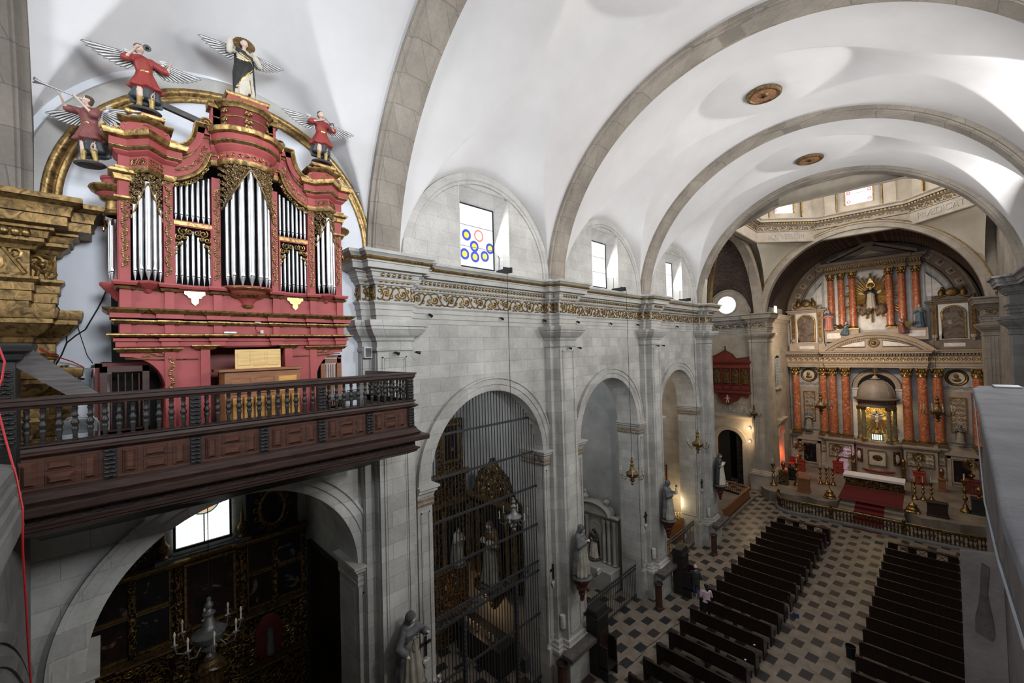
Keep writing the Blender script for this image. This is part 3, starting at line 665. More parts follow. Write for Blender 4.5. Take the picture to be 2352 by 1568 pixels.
# ================================================================== FIGURES
M['skin'] = mat_noise('painted_skin', (.52,.36,.29), (.64,.47,.39), 8, .5, bump=0)
M['skin_pale'] = mat_noise('pale_carved_skin', (.42,.35,.28), (.55,.46,.38), 8, .6, bump=0)
M['hair'] = mat_noise('brown_carved_hair', (.05,.028,.018), (.11,.065,.04), 30, .6, bump=.3)
M['eye'] = mat_plain('dark_eye', (.02,.015,.012), .3)
M['robe_red'] = mat_noise('worn_red_tunic', (.20,.025,.022), (.32,.05,.042), 5, .5, bump=.15)
M['robe_maroon'] = mat_noise('dusty_maroon_tunic', (.15,.045,.042), (.24,.085,.078), 5, .6, bump=.15)
M['cloth_navy'] = mat_noise('dark_blue_green_cloth', (.018,.024,.028), (.05,.058,.062), 6, .5, bump=.15)
M['cloth_black'] = mat_noise('black_habit', (.010,.010,.011), (.028,.027,.026), 6, .5, bump=.15)
M['cloth_cream'] = mat_noise('cream_habit', (.42,.38,.31), (.60,.56,.47), 5, .6, bump=.12)
M['lamp_grey'] = mat_noise('dull_grey_lamp_metal', (.10,.10,.10), (.24,.235,.225), 6, .45, .5, .1)
M['cloth_ivory'] = mat_noise('dusty_ivory_robe', (.20,.185,.15), (.36,.34,.28), 4, .65, bump=.15)
M['cloak_grey'] = mat_noise('dusty_dark_grey_cloak', (.045,.046,.05), (.14,.14,.145), 4, .7, bump=.2)
M['cloth_blue'] = mat_noise('blue_cloak', (.045,.075,.12), (.10,.15,.21), 5, .6, bump=.12)
M['cloth_rose'] = mat_noise('rose_tunic', (.42,.15,.12), (.58,.25,.20), 5, .6, bump=.12)
M['boot'] = mat_gold('gilt_boot', (.16,.10,.03), (.40,.28,.10), 10, .5, .4, .1)
M['silver'] = mat_noise('silvered_wood', (.42,.41,.40), (.70,.69,.67), 12, .5, .2, .1)
M['wing_line'] = mat_plain('dark_feather_outline', (.05,.045,.04), .6)

def T_caps(p0, p1, r0, r1, n=10):
    b = MB(); p0, p1 = Vector(p0), Vector(p1); d = p1-p0; L = max(d.length, 1e-4); pts, rs = [], []
    for i in range(4): a = PI/2*(1-i/3); pts.append(p0-d/L*r0*sin(a)); rs.append(max(.001, r0*cos(a)))
    for i in range(4): a = PI/2*i/3; pts.append(p1+d/L*r1*sin(a)); rs.append(max(.001, r1*cos(a)))
    b.tube(pts, rs, n); return b.v, b.f
def T_ell(c, r, M3=None):
    b = MB(); b.sph(c, r, 14, 9, M3); return b.v, b.f
def T_loft(rings, n=36):
    """closed body through rings (cx, cy, z, rx, ry, fold amplitude, folds, phase)"""
    V = []
    for cx_, cy_, z, rx, ry, am, k, ph in rings:
        for i in range(n):
            a = 2*PI*i/n; f = 1+am*sin(k*a+ph)+am*.5*sin((k*2+1)*a+ph*1.7); V.append((cx_+rx*f*cos(a), cy_+ry*f*sin(a), z))
    m = len(rings); F = [(j*n+i, j*n+(i+1)%n, (j+1)*n+(i+1)%n, (j+1)*n+i) for j in range(m-1) for i in range(n)]
    F += [list(range(n))[::-1], [(m-1)*n+i for i in range(n)]]
    return V, F
def fuse(name, prims, mats, parent=None, voxel=.012, loc=None, rz=0, S=1.0, smooth_it=1):
    """weld closed volumes into one continuous skin; each face takes the material of the volume it lies on"""
    V, F, mi = [], [], []
    for (v, f), m_ in prims:
        o = len(V); V += [tuple(Vector(p)*S) for p in v]
        for q in f: F.append([i+o for i in q]); mi.append(m_)
    me = bpy.data.meshes.new('tmp'); me.from_pydata(V, [], F); me.update()
    bm = bmesh.new(); bm.from_mesh(me); bmesh.ops.recalc_face_normals(bm, faces=bm.faces); bm.to_mesh(me); bm.free()
    bvh = BVHTree.FromPolygons([Vector(p) for p in V], F)
    t = bpy.data.objects.new('tmp', me); COL.objects.link(t)
    r = t.modifiers.new('r', 'REMESH'); r.mode = 'VOXEL'; r.voxel_size = voxel
    if smooth_it: s_ = t.modifiers.new('s', 'SMOOTH'); s_.iterations = smooth_it; s_.factor = .5
    dg = bpy.context.evaluated_depsgraph_get(); dg.update()
    nm = bpy.data.meshes.new_from_object(t.evaluated_get(dg)); nm.name = name
    bpy.data.objects.remove(t); bpy.data.meshes.remove(me)
    nm.materials.clear()
    for m_ in mats: nm.materials.append(m_)
    idx = []
    for p in nm.polygons:
        h = bvh.find_nearest(p.center); idx.append(mi[h[2]] if h[2] is not None else 0)
    nm.polygons.foreach_set('material_index', idx); nm.shade_smooth()
    o = bpy.data.objects.new(name, nm); COL.objects.link(o)
    if parent is not None: o.parent = parent
    if loc: o.location = loc
    o.rotation_euler.z = rz
    return o
def head(c, r, yaw=0, pitch=0, hair=2, skin=0, eye=3, hood=None, bald=False, long_hair=False, beard=None):
    """r = half height of the head; faces +x"""
    R_ = Matrix.Rotation(yaw, 3, 'Z') @ Matrix.Rotation(-pitch, 3, 'Y'); c = Vector(c)
    def e(off, rad, m_): return (T_ell(c + R_ @ (Vector(off)*r), tuple(q*r for q in rad), R_), m_)
    P = [e((0,0,.05), (.80,.70,.95), skin), e((.18,0,-.42), (.55,.52,.50), skin), e((.80,0,-.12), (.20,.13,.24), skin), e((.62,0,-.52), (.18,.22,.09), skin),
         e((.60,.28,.10), (.13,.13,.08), eye), e((.60,-.28,.10), (.13,.13,.08), eye), e((0,.72,-.05), (.14,.10,.22), skin), e((0,-.72,-.05), (.14,.10,.22), skin)]
    if hood is not None: P += [e((-.22,0,.22), (1.02,.98,1.12), hood), e((-.30,0,-.6), (.85,1.0,.9), hood), e((.42,0,-.05), (.42,.52,.78), skin), e((.80,0,-.12), (.20,.13,.24), skin)]
    elif not bald:
        P += [e((-.16,0,.34), (.86,.80,.80), hair), e((-.35,0,-.1), (.60,.72,.85), hair)]
        if long_hair: P += [e((-.45,0,-.7), (.50,.72,.75), hair), e((-.55,0,-1.2), (.38,.55,.6), hair)]
    if beard is not None: P += [e((.42,0,-.78), (.36,.38,.42), beard)]
    return P
def hand(w, d, s, m_, side=1, H=1.0):
    """palm and five bent fingers at wrist w pointing along d"""
    w = Vector(w); d = Vector(d).normalized(); up = Vector((0,0,1)) if abs(d.z) < .8 else Vector((1,0,0)); q = d.cross(up).normalized(); n = q.cross(d)
    P = [(T_caps(w, w+d*.055*s, .022*s, .026*s, 8), m_)]
    for i, L in enumerate((.050, .058, .054, .042)):
        b = w+d*.06*s+q*(i-1.5)*.017*s; k = b+d*L*.55*s; P.append((T_caps(b, k, .0095*s, .0085*s, 6), m_)); P.append((T_caps(k, k+(d*.7-n*.5)*L*.6*s, .0085*s, .007*s, 6), m_))
    b = w+d*.02*s-q*side*.022*s; P += [(T_caps(b, b+(d*.6-q*side*.7)*.05*s, .011*s, .008*s, 6), m_)]
    return P
def arm(sh, el, wr, s, sleeve, skin, long=True, wide=False, side=1):
    P = [(T_caps(sh, el, .050*s, .040*s), sleeve)]
    if long: P.append((T_caps(el, Vector(el).lerp(Vector(wr), .9), .040*s, (.055 if wide else .036)*s), sleeve))
    P.append((T_caps(el, wr, .033*s, .024*s), skin))
    P += hand(wr, Vector(wr)-Vector(el), s, skin, side)
    return P

def feather_wing(s, spread=.62, lift=.16, S=1.0):
    """one wing seen flat in the y-z plane, growing outward along s*y from the shoulder blade"""
    b = MB()
    arm_p = [(-.07, s*.05, 1.10), (-.09, s*.14, 1.15), (-.10, s*.22, 1.26+lift), (-.10, s*.30, 1.30+lift)]
    b.tube(arm_p, [.03,.032,.036,.028], 8, flat=.5)
    for i in range(9):          # flight feathers fanning from the leading edge
        t = i/8; st = Vector((-.10, s*(.33-.20*t), 1.30+lift-.17*t)); ang = -.10-.75*t; L = spread*(1-.55*t)*.78
        d = Vector((0, s*cos(ang), sin(ang))); q = Vector((0, -d.z, d.y)); w = .030*(1-.2*t)
        P = [st+q*w*.5, st+d*L*.85+q*w, st+d*L+q*w*.2, st+d*L*.97-q*w*.7, st+d*L*.8-q*w, st-q*w*.8]
        off = Vector((.006+.003*(i % 2), 0, 0))
        V = [p+off for p in P]+[p-off for p in P]; k = len(P)
        b.add(V, [list(range(k)), list(range(2*k-1, k-1, -1))]+[(j, (j+1)%k, (j+1)%k+k, j+k) for j in range(k)])
        b.mi = 1; b.tube([p+off*1.2+Vector((.004,0,0)) for p in P], .0055, 4, closed=True); b.mi = 0
    for i in range(12):         # short coverts
        t = i/11; c_ = Vector((-.088, s*(.32-.22*t), 1.27+lift-.15*t)); b.sph(c_, (.014, .035, .024), 6, 4)
    for i in range(4):
        d = Vector((0, s*.8, .25-.2*i)); st = Vector((-.095, s*(.26+.02*i), 1.36+lift-.03*i)); b.tube([st, st+d*.10, st+d*.17], [.016,.014,.003], 5, flat=.4)
    b.mi = 1; b.tube([Vector(p)+Vector((.03,0,0)) for p in arm_p], .006, 4); b.mi = 0
    b.v = [tuple(Vector(p)*S) for p in b.v]; return b
# ================================================================== PIPE ORGAN
OY, XF = 2.02, -9.40
M['pipe_mouth'] = mat_plain('dark_pipe_mouth', (.02,.02,.02), .8)
organ = thing('pipe_organ', 'large red and gold painted pipe organ case with silver pipes standing in the gallery', 'pipe organ', (XF, OY, 11.25))
organ.location = (0, 0, 0)
def plan_sym(segs, x0):
    """plan polyline travelling +y from [(t, out)]"""
    return [(x0+o, OY+t) for t, o in segs]
PIL = [(-1.84,-1.70),(-1.27,-1.14),(-.57,-.44),(.42,.54),(1.14,1.27),(1.71,1.85)]
def stepped(base=0, out=.08, e=.02, x0=XF, ends=.45):
    s = [(-1.86, base-ends), (-1.86-0*e, base+out)]
    s = [(-1.86, -ends)]
    for a, b_ in PIL: s += ([(a-e, base)] if a > -1.8 else []) + [(a-e, base+out), (b_+e, base+out)] + ([(b_+e, base)] if b_ < 1.8 else [])
    s += [(PIL[-1][1]+e, -ends)]
    s[0] = (PIL[0][0]-e, -ends)
    return plan_sym(s, x0)
def run(b, path, prof, x0, cap=True):
    """moulding along a path in the y-z plane: profile [(normal offset, out)]"""
    P = [Vector(p) for p in path]; k = len(prof); V = []
    for i, p in enumerate(P):
        a = P[max(0,i-1)]; c_ = P[min(len(P)-1,i+1)]; d = (c_-a).normalized(); n = Vector((-d.y, d.x))
        for q, o in prof: w = p+n*q; V.append((x0+o, w.x, w.y))
    F = [(i*k+q, (i+1)*k+q, (i+1)*k+(q+1)%k, i*k+(q+1)%k) for i in range(len(P)-1) for q in range(k)]
    F += [list(range(k)), [(len(P)-1)*k+q for q in range(k)][::-1]]
    b.add(V, F)
def O(t): return OY+t
def zmap(b, T):
    def f(z):
        for (a, p), (c_, q) in zip(T, T[1:]):
            if z <= c_ or (c_, q) == T[-1]: return p+(q-p)*(z-a)/(c_-a)
    b.v = [(x_, y_, f(z_)) for x_, y_, z_ in b.v]
# --- lower case
b = MB()
def arcq(s):     # flank brackets curving in to the narrow foot
    return [(s*(1.26+.50*(1-cos(PI/2*i/10))), 12.45+.60*sin(PI/2*i/10)) for i in range(11)]
for s in (-1, 1):
    poly = [(s*1.26, 11.25)] + arcq(s) + [(s*1.84, 13.06), (s*1.84, 13.25), (s*.64, 13.25), (s*.64, 11.25)]
    b.prism([(O(t), z) for t, z in poly], XF-.06, XF, 'x')
    b.box(XF-.8, XF-.06, O(s*1.26)-.02, O(s*1.26)+.02, 11.25, 12.5)
    for i in range(10):
        a, c_ = arcq(s)[i], arcq(s)[i+1]; b.add([(XF-.8, O(a[0]), a[1]), (XF, O(a[0]), a[1]), (XF, O(c_[0]), c_[1]), (XF-.8, O(c_[0]), c_[1])], [(0,1,2,3)])
    b.box(XF-.02, XF+.06, O(s*.70)-.07, O(s*.70)+.07, 11.25, 13.17)      # pilasters beside the niche
    b.box(XF-.02, XF+.03, O(s*1.20)-.07, O(s*1.20)+.07, 11.25, 13.2)
b.box(XF-.85, XF+.0, O(-1.84), O(1.85), 13.2, 14.30)
b.build('lower_case', M['red'], organ, smooth=20)
b = MB(); b.box(XF-.62, XF-.6, O(-.66), O(.68), 11.25, 13.25); b.box(XF-.6, XF-.05, O(-.66), O(-.63), 11.25, 13.25); b.box(XF-.6, XF-.05, O(.66), O(.69), 11.25, 13.25); b.box(XF-.6, XF, O(-.64), O(.67), 13.19, 13.25)
b.box(XF-.6, XF-.57, O(-.62), O(-.35), 11.3, 12.72)
b.build('keyboard_niche', M['red_dark'], organ, smooth=0)
# black box painted in as the dark behind the case
b = MB(); b.box(-10.55, XF-.86, O(-1.93), O(1.75), 11.3, 14.2); b.build('painted_hollow', M['black'], organ, smooth=0)
rb, gb = MB(), MB()
P0 = stepped(0, .07)
rb.molding([(.0,13.2),(.03,13.22),(.03,13.30),(.06,13.31),(.06,13.36),(.0,13.37)], P0)
gb.molding([(.0,13.37),(.10,13.38),(.14,13.41),(.14,13.43),(.0,13.45)], P0)
rb.molding([(.0,13.64),(.0,13.70),(.10,13.70),(.10,13.78),(.0,13.78)], P0)
gb.molding([(0,13.60),(.05,13.61),(.08,13.65),(.08,13.67),(0,13.68)], P0)
gb.molding([(0,13.77),(.12,13.78),(.18,13.83),(.19,13.86),(0,13.87)], P0)
for a, c_ in PIL: rb.box(XF-.02, XF+.07, O(a), O(c_), 13.42, 13.62); rb.box(XF-.02, XF+.07, O(a), O(c_), 13.86, 14.30)
rb.box(XF, XF+.03, O(-1.84), O(1.85), 13.86, 13.98)
P1 = stepped(0, .09, .015)
gb.molding([(0,14.18),(.03,14.185),(.05,14.22),(.02,14.23)], P1); rb.molding([(0,14.24),(.05,14.25),(.07,14.29),(.07,14.32),(0,14.33)], P1)
for s in (-1, 1):
    for a, c_, z in ((-.82,-.58,13.17),):
        gb.molding([(0,z-.02),(.03,z),(.05,z+.03),(.09,z+.05),(.09,z+.065),(0,z+.07)], [(XF, O(min(s*a,s*c_))), (XF+.06, O(min(s*a,s*c_))), (XF+.06, O(max(s*a,s*c_))), (XF, O(max(s*a,s*c_)))])
    gb.molding([(0,13.12),(.03,13.13),(.05,13.16),(.08,13.18),(.08,13.195),(0,13.2)], [(XF, O(min(s*1.84,s*1.1))), (XF+.03, O(min(s*1.84,s*1.1))), (XF+.03, O(max(s*1.84,s*1.1))), (XF, O(max(s*1.84,s*1.1)))])
    gb.tube([(XF+.01, O(s*1.78), 13.02), (XF+.015, O(s*1.3), 12.99), (XF+.015, O(s*.8), 12.985)], .012, 5)
    L = scroll_unit(.34, .09, s)
    for pl, r_ in L: gb.tube([(XF+.02, O(s*1.42+u_), 13.085+v_) for u_, v_ in pl], r_*1.3, 5)
rb.build('lower_mouldings', M['red'], organ, smooth=25); gb.build('gilded_mouldings', M['gold'], organ, smooth=25)
def carved_strip(b, t, z0, z1, w, x):
    n = max(2, round((z1-z0)/.13)); h = (z1-z0)/n
    for i in range(n):
        z = z0+(i+.5)*h; s = 1 if i % 2 else -1
        b.tube([(x+.012, O(t+u_), z+v_) for u_, v_ in spiral(s*.012, 0, w*.42, 1.2, PI/2, s, 8)], .011, 5)
        b.sph((x+.015, O(t-s*w*.28), z+h*.4), (.016,.02,.028), 6, 4); b.sph((x+.015, O(t+s*w*.25), z-h*.35), (.014,.022,.02), 6, 4)
b = MB(); carved_strip(b, -1.18, 12.45, 13.03, .10, XF+.03); b.build('carved_strip', M['gold'], organ, smooth=50)
for s in (-1, 1):
    b = MB(); c_ = O(s*.845+.0); hw = [(.15,14.21),(.155,14.16),(.11,14.13),(.09,14.09),(.055,14.085),(.05,14.0),(.03,13.985),(.0,13.955)]
    b.prism([(c_+q, z) for q, z in hw]+[(c_-q, z) for q, z in hw[::-1]], XF+.02, XF+.06, 'x'); b.build('gilded_pendant', M['gold_bright'], organ, smooth=0)
# --- upper case: frame, pilaster strips, carving
b = MB()
for a, c_ in PIL: b.box(XF-.35, XF+.03, O(a), O(c_), 14.3, 16.4)
b.box(XF-.85, XF-.80, O(-1.84), O(1.85), 14.3, 17.0)
for s in (-1, 1):
    b.box(XF-.85, XF, O(s*1.845)-.012, O(s*1.845)+.012, 14.3, 16.3)
    a, c_ = sorted((s*1.14, s*.56)); b.box(XF-.1, XF+.0, O(a), O(c_), 15.39, 15.50); b.box(XF-.1, XF+.01, O(a), O(c_), 14.3, 14.33)
    for e_ in (a+.015, c_-.015): b.box(XF-.08, XF+.01, O(e_)-.015, O(e_)+.015, 14.3, 15.4)
b.build('upper_case', M['red'], organ, smooth=0)
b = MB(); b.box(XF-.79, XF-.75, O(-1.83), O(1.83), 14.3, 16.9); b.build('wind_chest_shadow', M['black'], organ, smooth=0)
for i, (a, c_) in enumerate(PIL):
    b = MB(); carved_strip(b, (a+c_)/2, 14.55 if i in (0,5) else 14.45, 15.68 if i in (0,5) else 16.2, .115, XF+.03); b.build('carved_strip', M['gold'], organ, smooth=50)
    if i in (0, 5):
        b = MB(); b.molding([(0,15.66),(.02,15.67),(.05,15.71),(.05,15.74),(0,15.75)], [(XF, O(a)-.01), (XF+.03, O(a)-.01), (XF+.03, O(c_)+.01), (XF, O(c_)+.01)]); b.molding([(0,16.0),(.03,16.02),(.05,16.1),(.10,16.13),(.11,16.17),(0,16.18)], [(XF-.3, O(a)-.02), (XF+.03, O(a)-.02), (XF+.03, O(c_)+.02), (XF-.3, O(c_)+.02)]); b.build('gilded_capital', M['gold'], organ, smooth=30)
b = MB()
for s in (-1, 1): a, c_ = sorted((s*1.13, s*.57)); b.box(XF-.0, XF+.02, O(a), O(c_), 15.41, 15.475)
b.build('gilded_rail', M['gold'], organ, smooth=0)
# --- towers: plan curves
def vplan(c_, hw, d, n=2): return [(-hw, 0), (0, d), (hw, 0)]
def tower_plan(c_, hw, d, rnd, e=0):
    if rnd: return [(XF+.03, O(c_-hw-e))] + [(XF+.03+(d+e)*cos(a), O(c_)+(hw+e)*sin(a)) for a in [-PI/2+PI*i/16 for i in range(1, 16)]] + [(XF+.03, O(c_+hw+e))]
    return [(XF-.3, O(c_-hw-.14-e)), (XF+.05, O(c_-hw-.14-e)), (XF+.05, O(c_-hw-e)), (XF+.05+d+e*.8, O(c_)), (XF+.05, O(c_+hw+e)), (XF+.05, O(c_+hw+.14+e)), (XF-.3, O(c_+hw+.14+e))]
def lobed(c_, hw, d):
    return [(XF+.02, O(c_-hw-.12)), (XF+.05, O(c_-hw))] + [(XF+.05+(d+.022*abs(sin(a*5.0/1.0+PI/2)))*cos(a), O(c_)+(hw+.0)*sin(a)) for a in [-PI/2+PI*i/40 for i in range(1, 40)]] + [(XF+.05, O(c_+hw)), (XF+.02, O(c_+hw+.12))]
# side towers' corbels and entablatures
for c_ in (-1.485, 1.49):
    b = MB(); b.molding([(-.3,14.04),(-.18,14.05),(-.17,14.12),(-.12,14.15),(-.10,14.2),(-.02,14.25),(.02,14.29),(.02,14.335),(-.1,14.34)], [(XF, O(c_-.21)), (XF+.24, O(c_)), (XF, O(c_+.21))])
    b.build('tower_corbel', M['red_dark'] if False else M['red'], organ, smooth=20)
    tp = tower_plan(c_, .20, .22, 0)
    rb, gb = MB(), MB()
    gb.molding([(0,16.15),(.03,16.155),(.05,16.2),(.06,16.25),(0,16.26)], tp); rb.molding([(0,16.25),(.02,16.26),(.02,16.46),(.05,16.48),(.08,16.52),(.08,16.55),(0,16.56)], tp)
    gb.molding([(0,16.54),(.10,16.55),(.13,16.585),(.13,16.6),(0,16.61)], tp); rb.molding([(0,16.60),(.13,16.605),(.13,16.73),(0,16.74)], tp)
    gb.molding([(0,16.72),(.14,16.725),(.19,16.76),(.21,16.82),(.21,16.85),(0,16.86)], tp)
    n_ = [(XF+.05, c_-.20), (XF+.27, c_), (XF+.05, c_+.20)]
    for (xa, ta), (xb, tb) in zip(n_, n_[1:]):
        L = math.hypot(xb-xa, tb-ta); d = Vector(((xb-xa)/L, (tb-ta)/L)); nn = Vector((d.y, -d.x)) 
        scrolls(gb, lambda s, t_, e: (xa+d.x*s+nn.x*(.025+e), O(ta+d.y*s+nn.y*(.025+e)), 16.36+t_), L, .13, .15)
    # crown
    cp = [(XF-.3, O(c_-.27)), (XF+.0, O(c_-.27)), (XF+.0, O(c_-.2)), (XF+.17, O(c_)), (XF+.0, O(c_+.2)), (XF+.0, O(c_+.27)), (XF-.3, O(c_+.27))]
    rb.molding([(0,16.85),(.0,17.12),(0,17.13)], cp); gb.molding([(0,17.06),(.015,17.065),(.015,17.08),(0,17.085)], cp)
    gb.molding([(0,17.11),(.04,17.12),(.09,17.16),(.10,17.19),(0,17.2)], cp); rb.prism([(XF-.3,O(c_-.27)),(XF,O(c_-.27)),(XF+.17,O(c_)),(XF,O(c_+.27)),(XF-.3,O(c_+.27))], 16.8, 17.19, 'z')
    for (xa, ta), (xb, tb) in (((XF+.0, c_-.2), (XF+.17, c_)), ((XF+.17, c_), (XF+.0, c_+.2))):
        L = math.hypot(xb-xa, tb-ta); d = Vector(((xb-xa)/L, (tb-ta)/L)); nn = Vector((d.y, -d.x))
        scrolls(gb, lambda s, t_, e: (xa+d.x*(.03+s)+nn.x*(.01+e), O(ta+d.y*(.03+s)+nn.y*(.01+e)), 16.965+t_), L-.06, .13, .1)
    rb.box(XF-.22, XF+.06, O(c_-.22), O(c_+.2), 17.19, 17.28); gb.molding([(0,17.24),(.03,17.25),(.05,17.28),(.05,17.31),(0,17.315)], [(XF-.22,O(c_-.22)),(XF+.06,O(c_-.22)),(XF+.06,O(c_+.2)),(XF-.22,O(c_+.2))], closed=True); rb.box(XF-.17, XF+.03, O(c_-.15), O(c_+.15), 17.3, 17.355)
    for s in (-1, 1):     # volutes
        rb.prism([(O(c_+s*.27),16.86),(O(c_+s*.42),16.86),(O(c_+s*.42),16.93),(O(c_+s*.34),17.0),(O(c_+s*.30),17.1),(O(c_+s*.27),17.1)], XF-.2, XF+.0, 'x')
        gb.tube([(XF+.01, O(c_+s*.36+u_*s), 16.93+v_) for u_, v_ in spiral(0, 0, .07, 1.6, .3, 1, 14)], .014, 5)
    zmap(rb, [(16.0,16.0),(16.86,16.78),(17.4,17.31)]); zmap(gb, [(16.0,16.0),(16.86,16.78),(17.4,17.31)])
    rb.build('tower_entablature', M['red'], organ, smooth=25); gb.build('tower_gilding', M['gold'], organ, smooth=35)
# centre tower
cc = -.01
b = MB(); b.lathe([(.02,13.93),(.07,13.945),(.10,13.97),(.11,14.0),(.09,14.02),(.10,14.03)], (XF, O(cc), 0), 20, cap=False); b.lathe([(.16,14.13),(.26,14.16),(.30,14.19),(.27,14.225),(.22,14.235)], (XF, O(cc), 0), 24, cap=False); b.lathe([(.32,14.265),(.39,14.285),(.43,14.31),(.43,14.32)], (XF, O(cc), 0), 24, cap=False); b.build('tower_corbel_gilding', M['gold'], organ, smooth=40)
b = MB(); b.lathe([(.09,14.0),(.11,14.06),(.16,14.12),(.18,14.14)], (XF, O(cc), 0), 24); b.lathe([(.26,14.2),(.31,14.235),(.33,14.27),(.42,14.31),(.44,14.325),(.44,14.345),(.0,14.35)], (XF, O(cc), 0), 24); b.build('tower_corbel', M['red'], organ, smooth=40)
rb, gb = MB(), MB(); tp = lobed(cc, .44, .36)
gb.molding([(-.02,16.78),(.02,16.785),(.04,16.83),(.05,16.88),(0,16.90)], tp); rb.molding([(-.02,16.88),(.02,16.89),(.02,17.05),(.06,17.1),(.09,17.16),(.09,17.19),(0,17.2)], tp)
gb.molding([(0,17.18),(.10,17.19),(.14,17.23),(.14,17.25),(0,17.26)], tp); rb.molding([(0,17.25),(.14,17.255),(.14,17.38),(0,17.39)], tp); gb.molding([(0,17.37),(.14,17.375),(.19,17.41),(.21,17.47),(.21,17.50),(0,17.51)], tp)
rb.prism([(p[0], p[1]) for p in tp], 16.85, 17.49, 'z')
for i in range(12):
    a = -PI/2+PI*(i+.5)/12; p = (XF+.05+.40*cos(a), O(cc)+.46*sin(a))
    gb.tube([(p[0]+.015, p[1]-sin(a)*0+u_*cos(a)*1.0, 16.97+v_) for u_, v_ in spiral(0, 0, .05, 1.2, 0, 1 if i % 2 else -1, 9)], .011, 5)
# crown of half-columns
cp = [(XF-.3, O(-.52)), (XF-.05, O(-.52)), (XF-.05, O(-.40))] + [(XF-.02+(.28+.03*abs(sin(a*4)))*cos(a), O(cc)+.40*sin(a)) for a in [-PI/2+PI*i/40 for i in range(41)]] + [(XF-.05, O(.38)), (XF-.05, O(.50)), (XF-.3, O(.50))]
rb.molding([(0,17.48),(0,18.02),(-.05,18.03)], cp); rb.prism(cp, 17.45, 18.0, 'z'); gb.molding([(0,17.98),(.03,17.99),(.05,18.03),(.08,18.06),(.08,18.10),(0,18.11)], cp); gb.molding([(0,17.81),(.015,17.82),(.015,17.835),(0,17.84)], cp)
rb.prism(cp, 18.0, 18.09, 'z')
for k_, a in enumerate((-1.05, 0, 1.05)):
    q = Vector((cos(a), sin(a))); ta = Vector((-sin(a), cos(a))); o_ = Vector((XF-.02+.315*cos(a), O(cc)+.415*sin(a)))
    for z0_, z1_ in ((17.52, 17.80), (17.85, 17.97)):
        nz = max(1, round((z1_-z0_)/.10))
        for i in range(nz):
            for s in (-1, 1):
                z = z0_+(i+.5)*(z1_-z0_)/nz
                gb.tube([(o_.x+q.x*.01+ta.x*(s*.042+u_), o_.y+q.y*.01+ta.y*(s*.042+u_), z+v_) for u_, v_ in spiral(0, 0, .038, 1.3, PI/2, s, 9)], .011, 5)
            gb.sph((o_.x+q.x*.01, o_.y+q.y*.01, z), (.018,.018,.04), 6, 4)
rb.prism([(O(-.36),18.1),(O(.40),18.1),(O(.33),18.26),(O(-.30),18.26)], XF-.3, XF+.16, 'x'); gb.molding([(0,18.22),(.03,18.23),(.05,18.26),(.05,18.29),(0,18.295)], [(XF-.3,O(-.30)),(XF+.13,O(-.30)),(XF+.13,O(.35)),(XF-.3,O(.35))], closed=True); rb.box(XF-.25, XF+.08, O(-.22), O(.24), 18.28, 18.33)
for s in (-1, 1):
    rb.prism([(O(s*.50),17.5),(O(s*.72),17.5),(O(s*.74),17.62),(O(s*.66),17.74),(O(s*.56),17.78),(O(s*.55),18.0),(O(s*.50),18.02)], XF-.25, XF-.06, 'x'); gb.tube([(XF-.04, O(s*.64+u_*s), 17.66+v_) for u_, v_ in spiral(0, 0, .10, 1.6, PI*.95, -1, 16)], .018, 6); gb.box(XF-.3, XF+.0, O(s*.54)-.06, O(s*.54)+.06, 17.98, 18.03)
CM = [(16.7,16.55),(17.5,17.27),(18.1,17.90),(18.35,18.18)]; zmap(rb, CM); zmap(gb, CM)
rb.build('tower_entablature', M['red'], organ, smooth=25); gb.build('tower_gilding', M['gold'], organ, smooth=35)
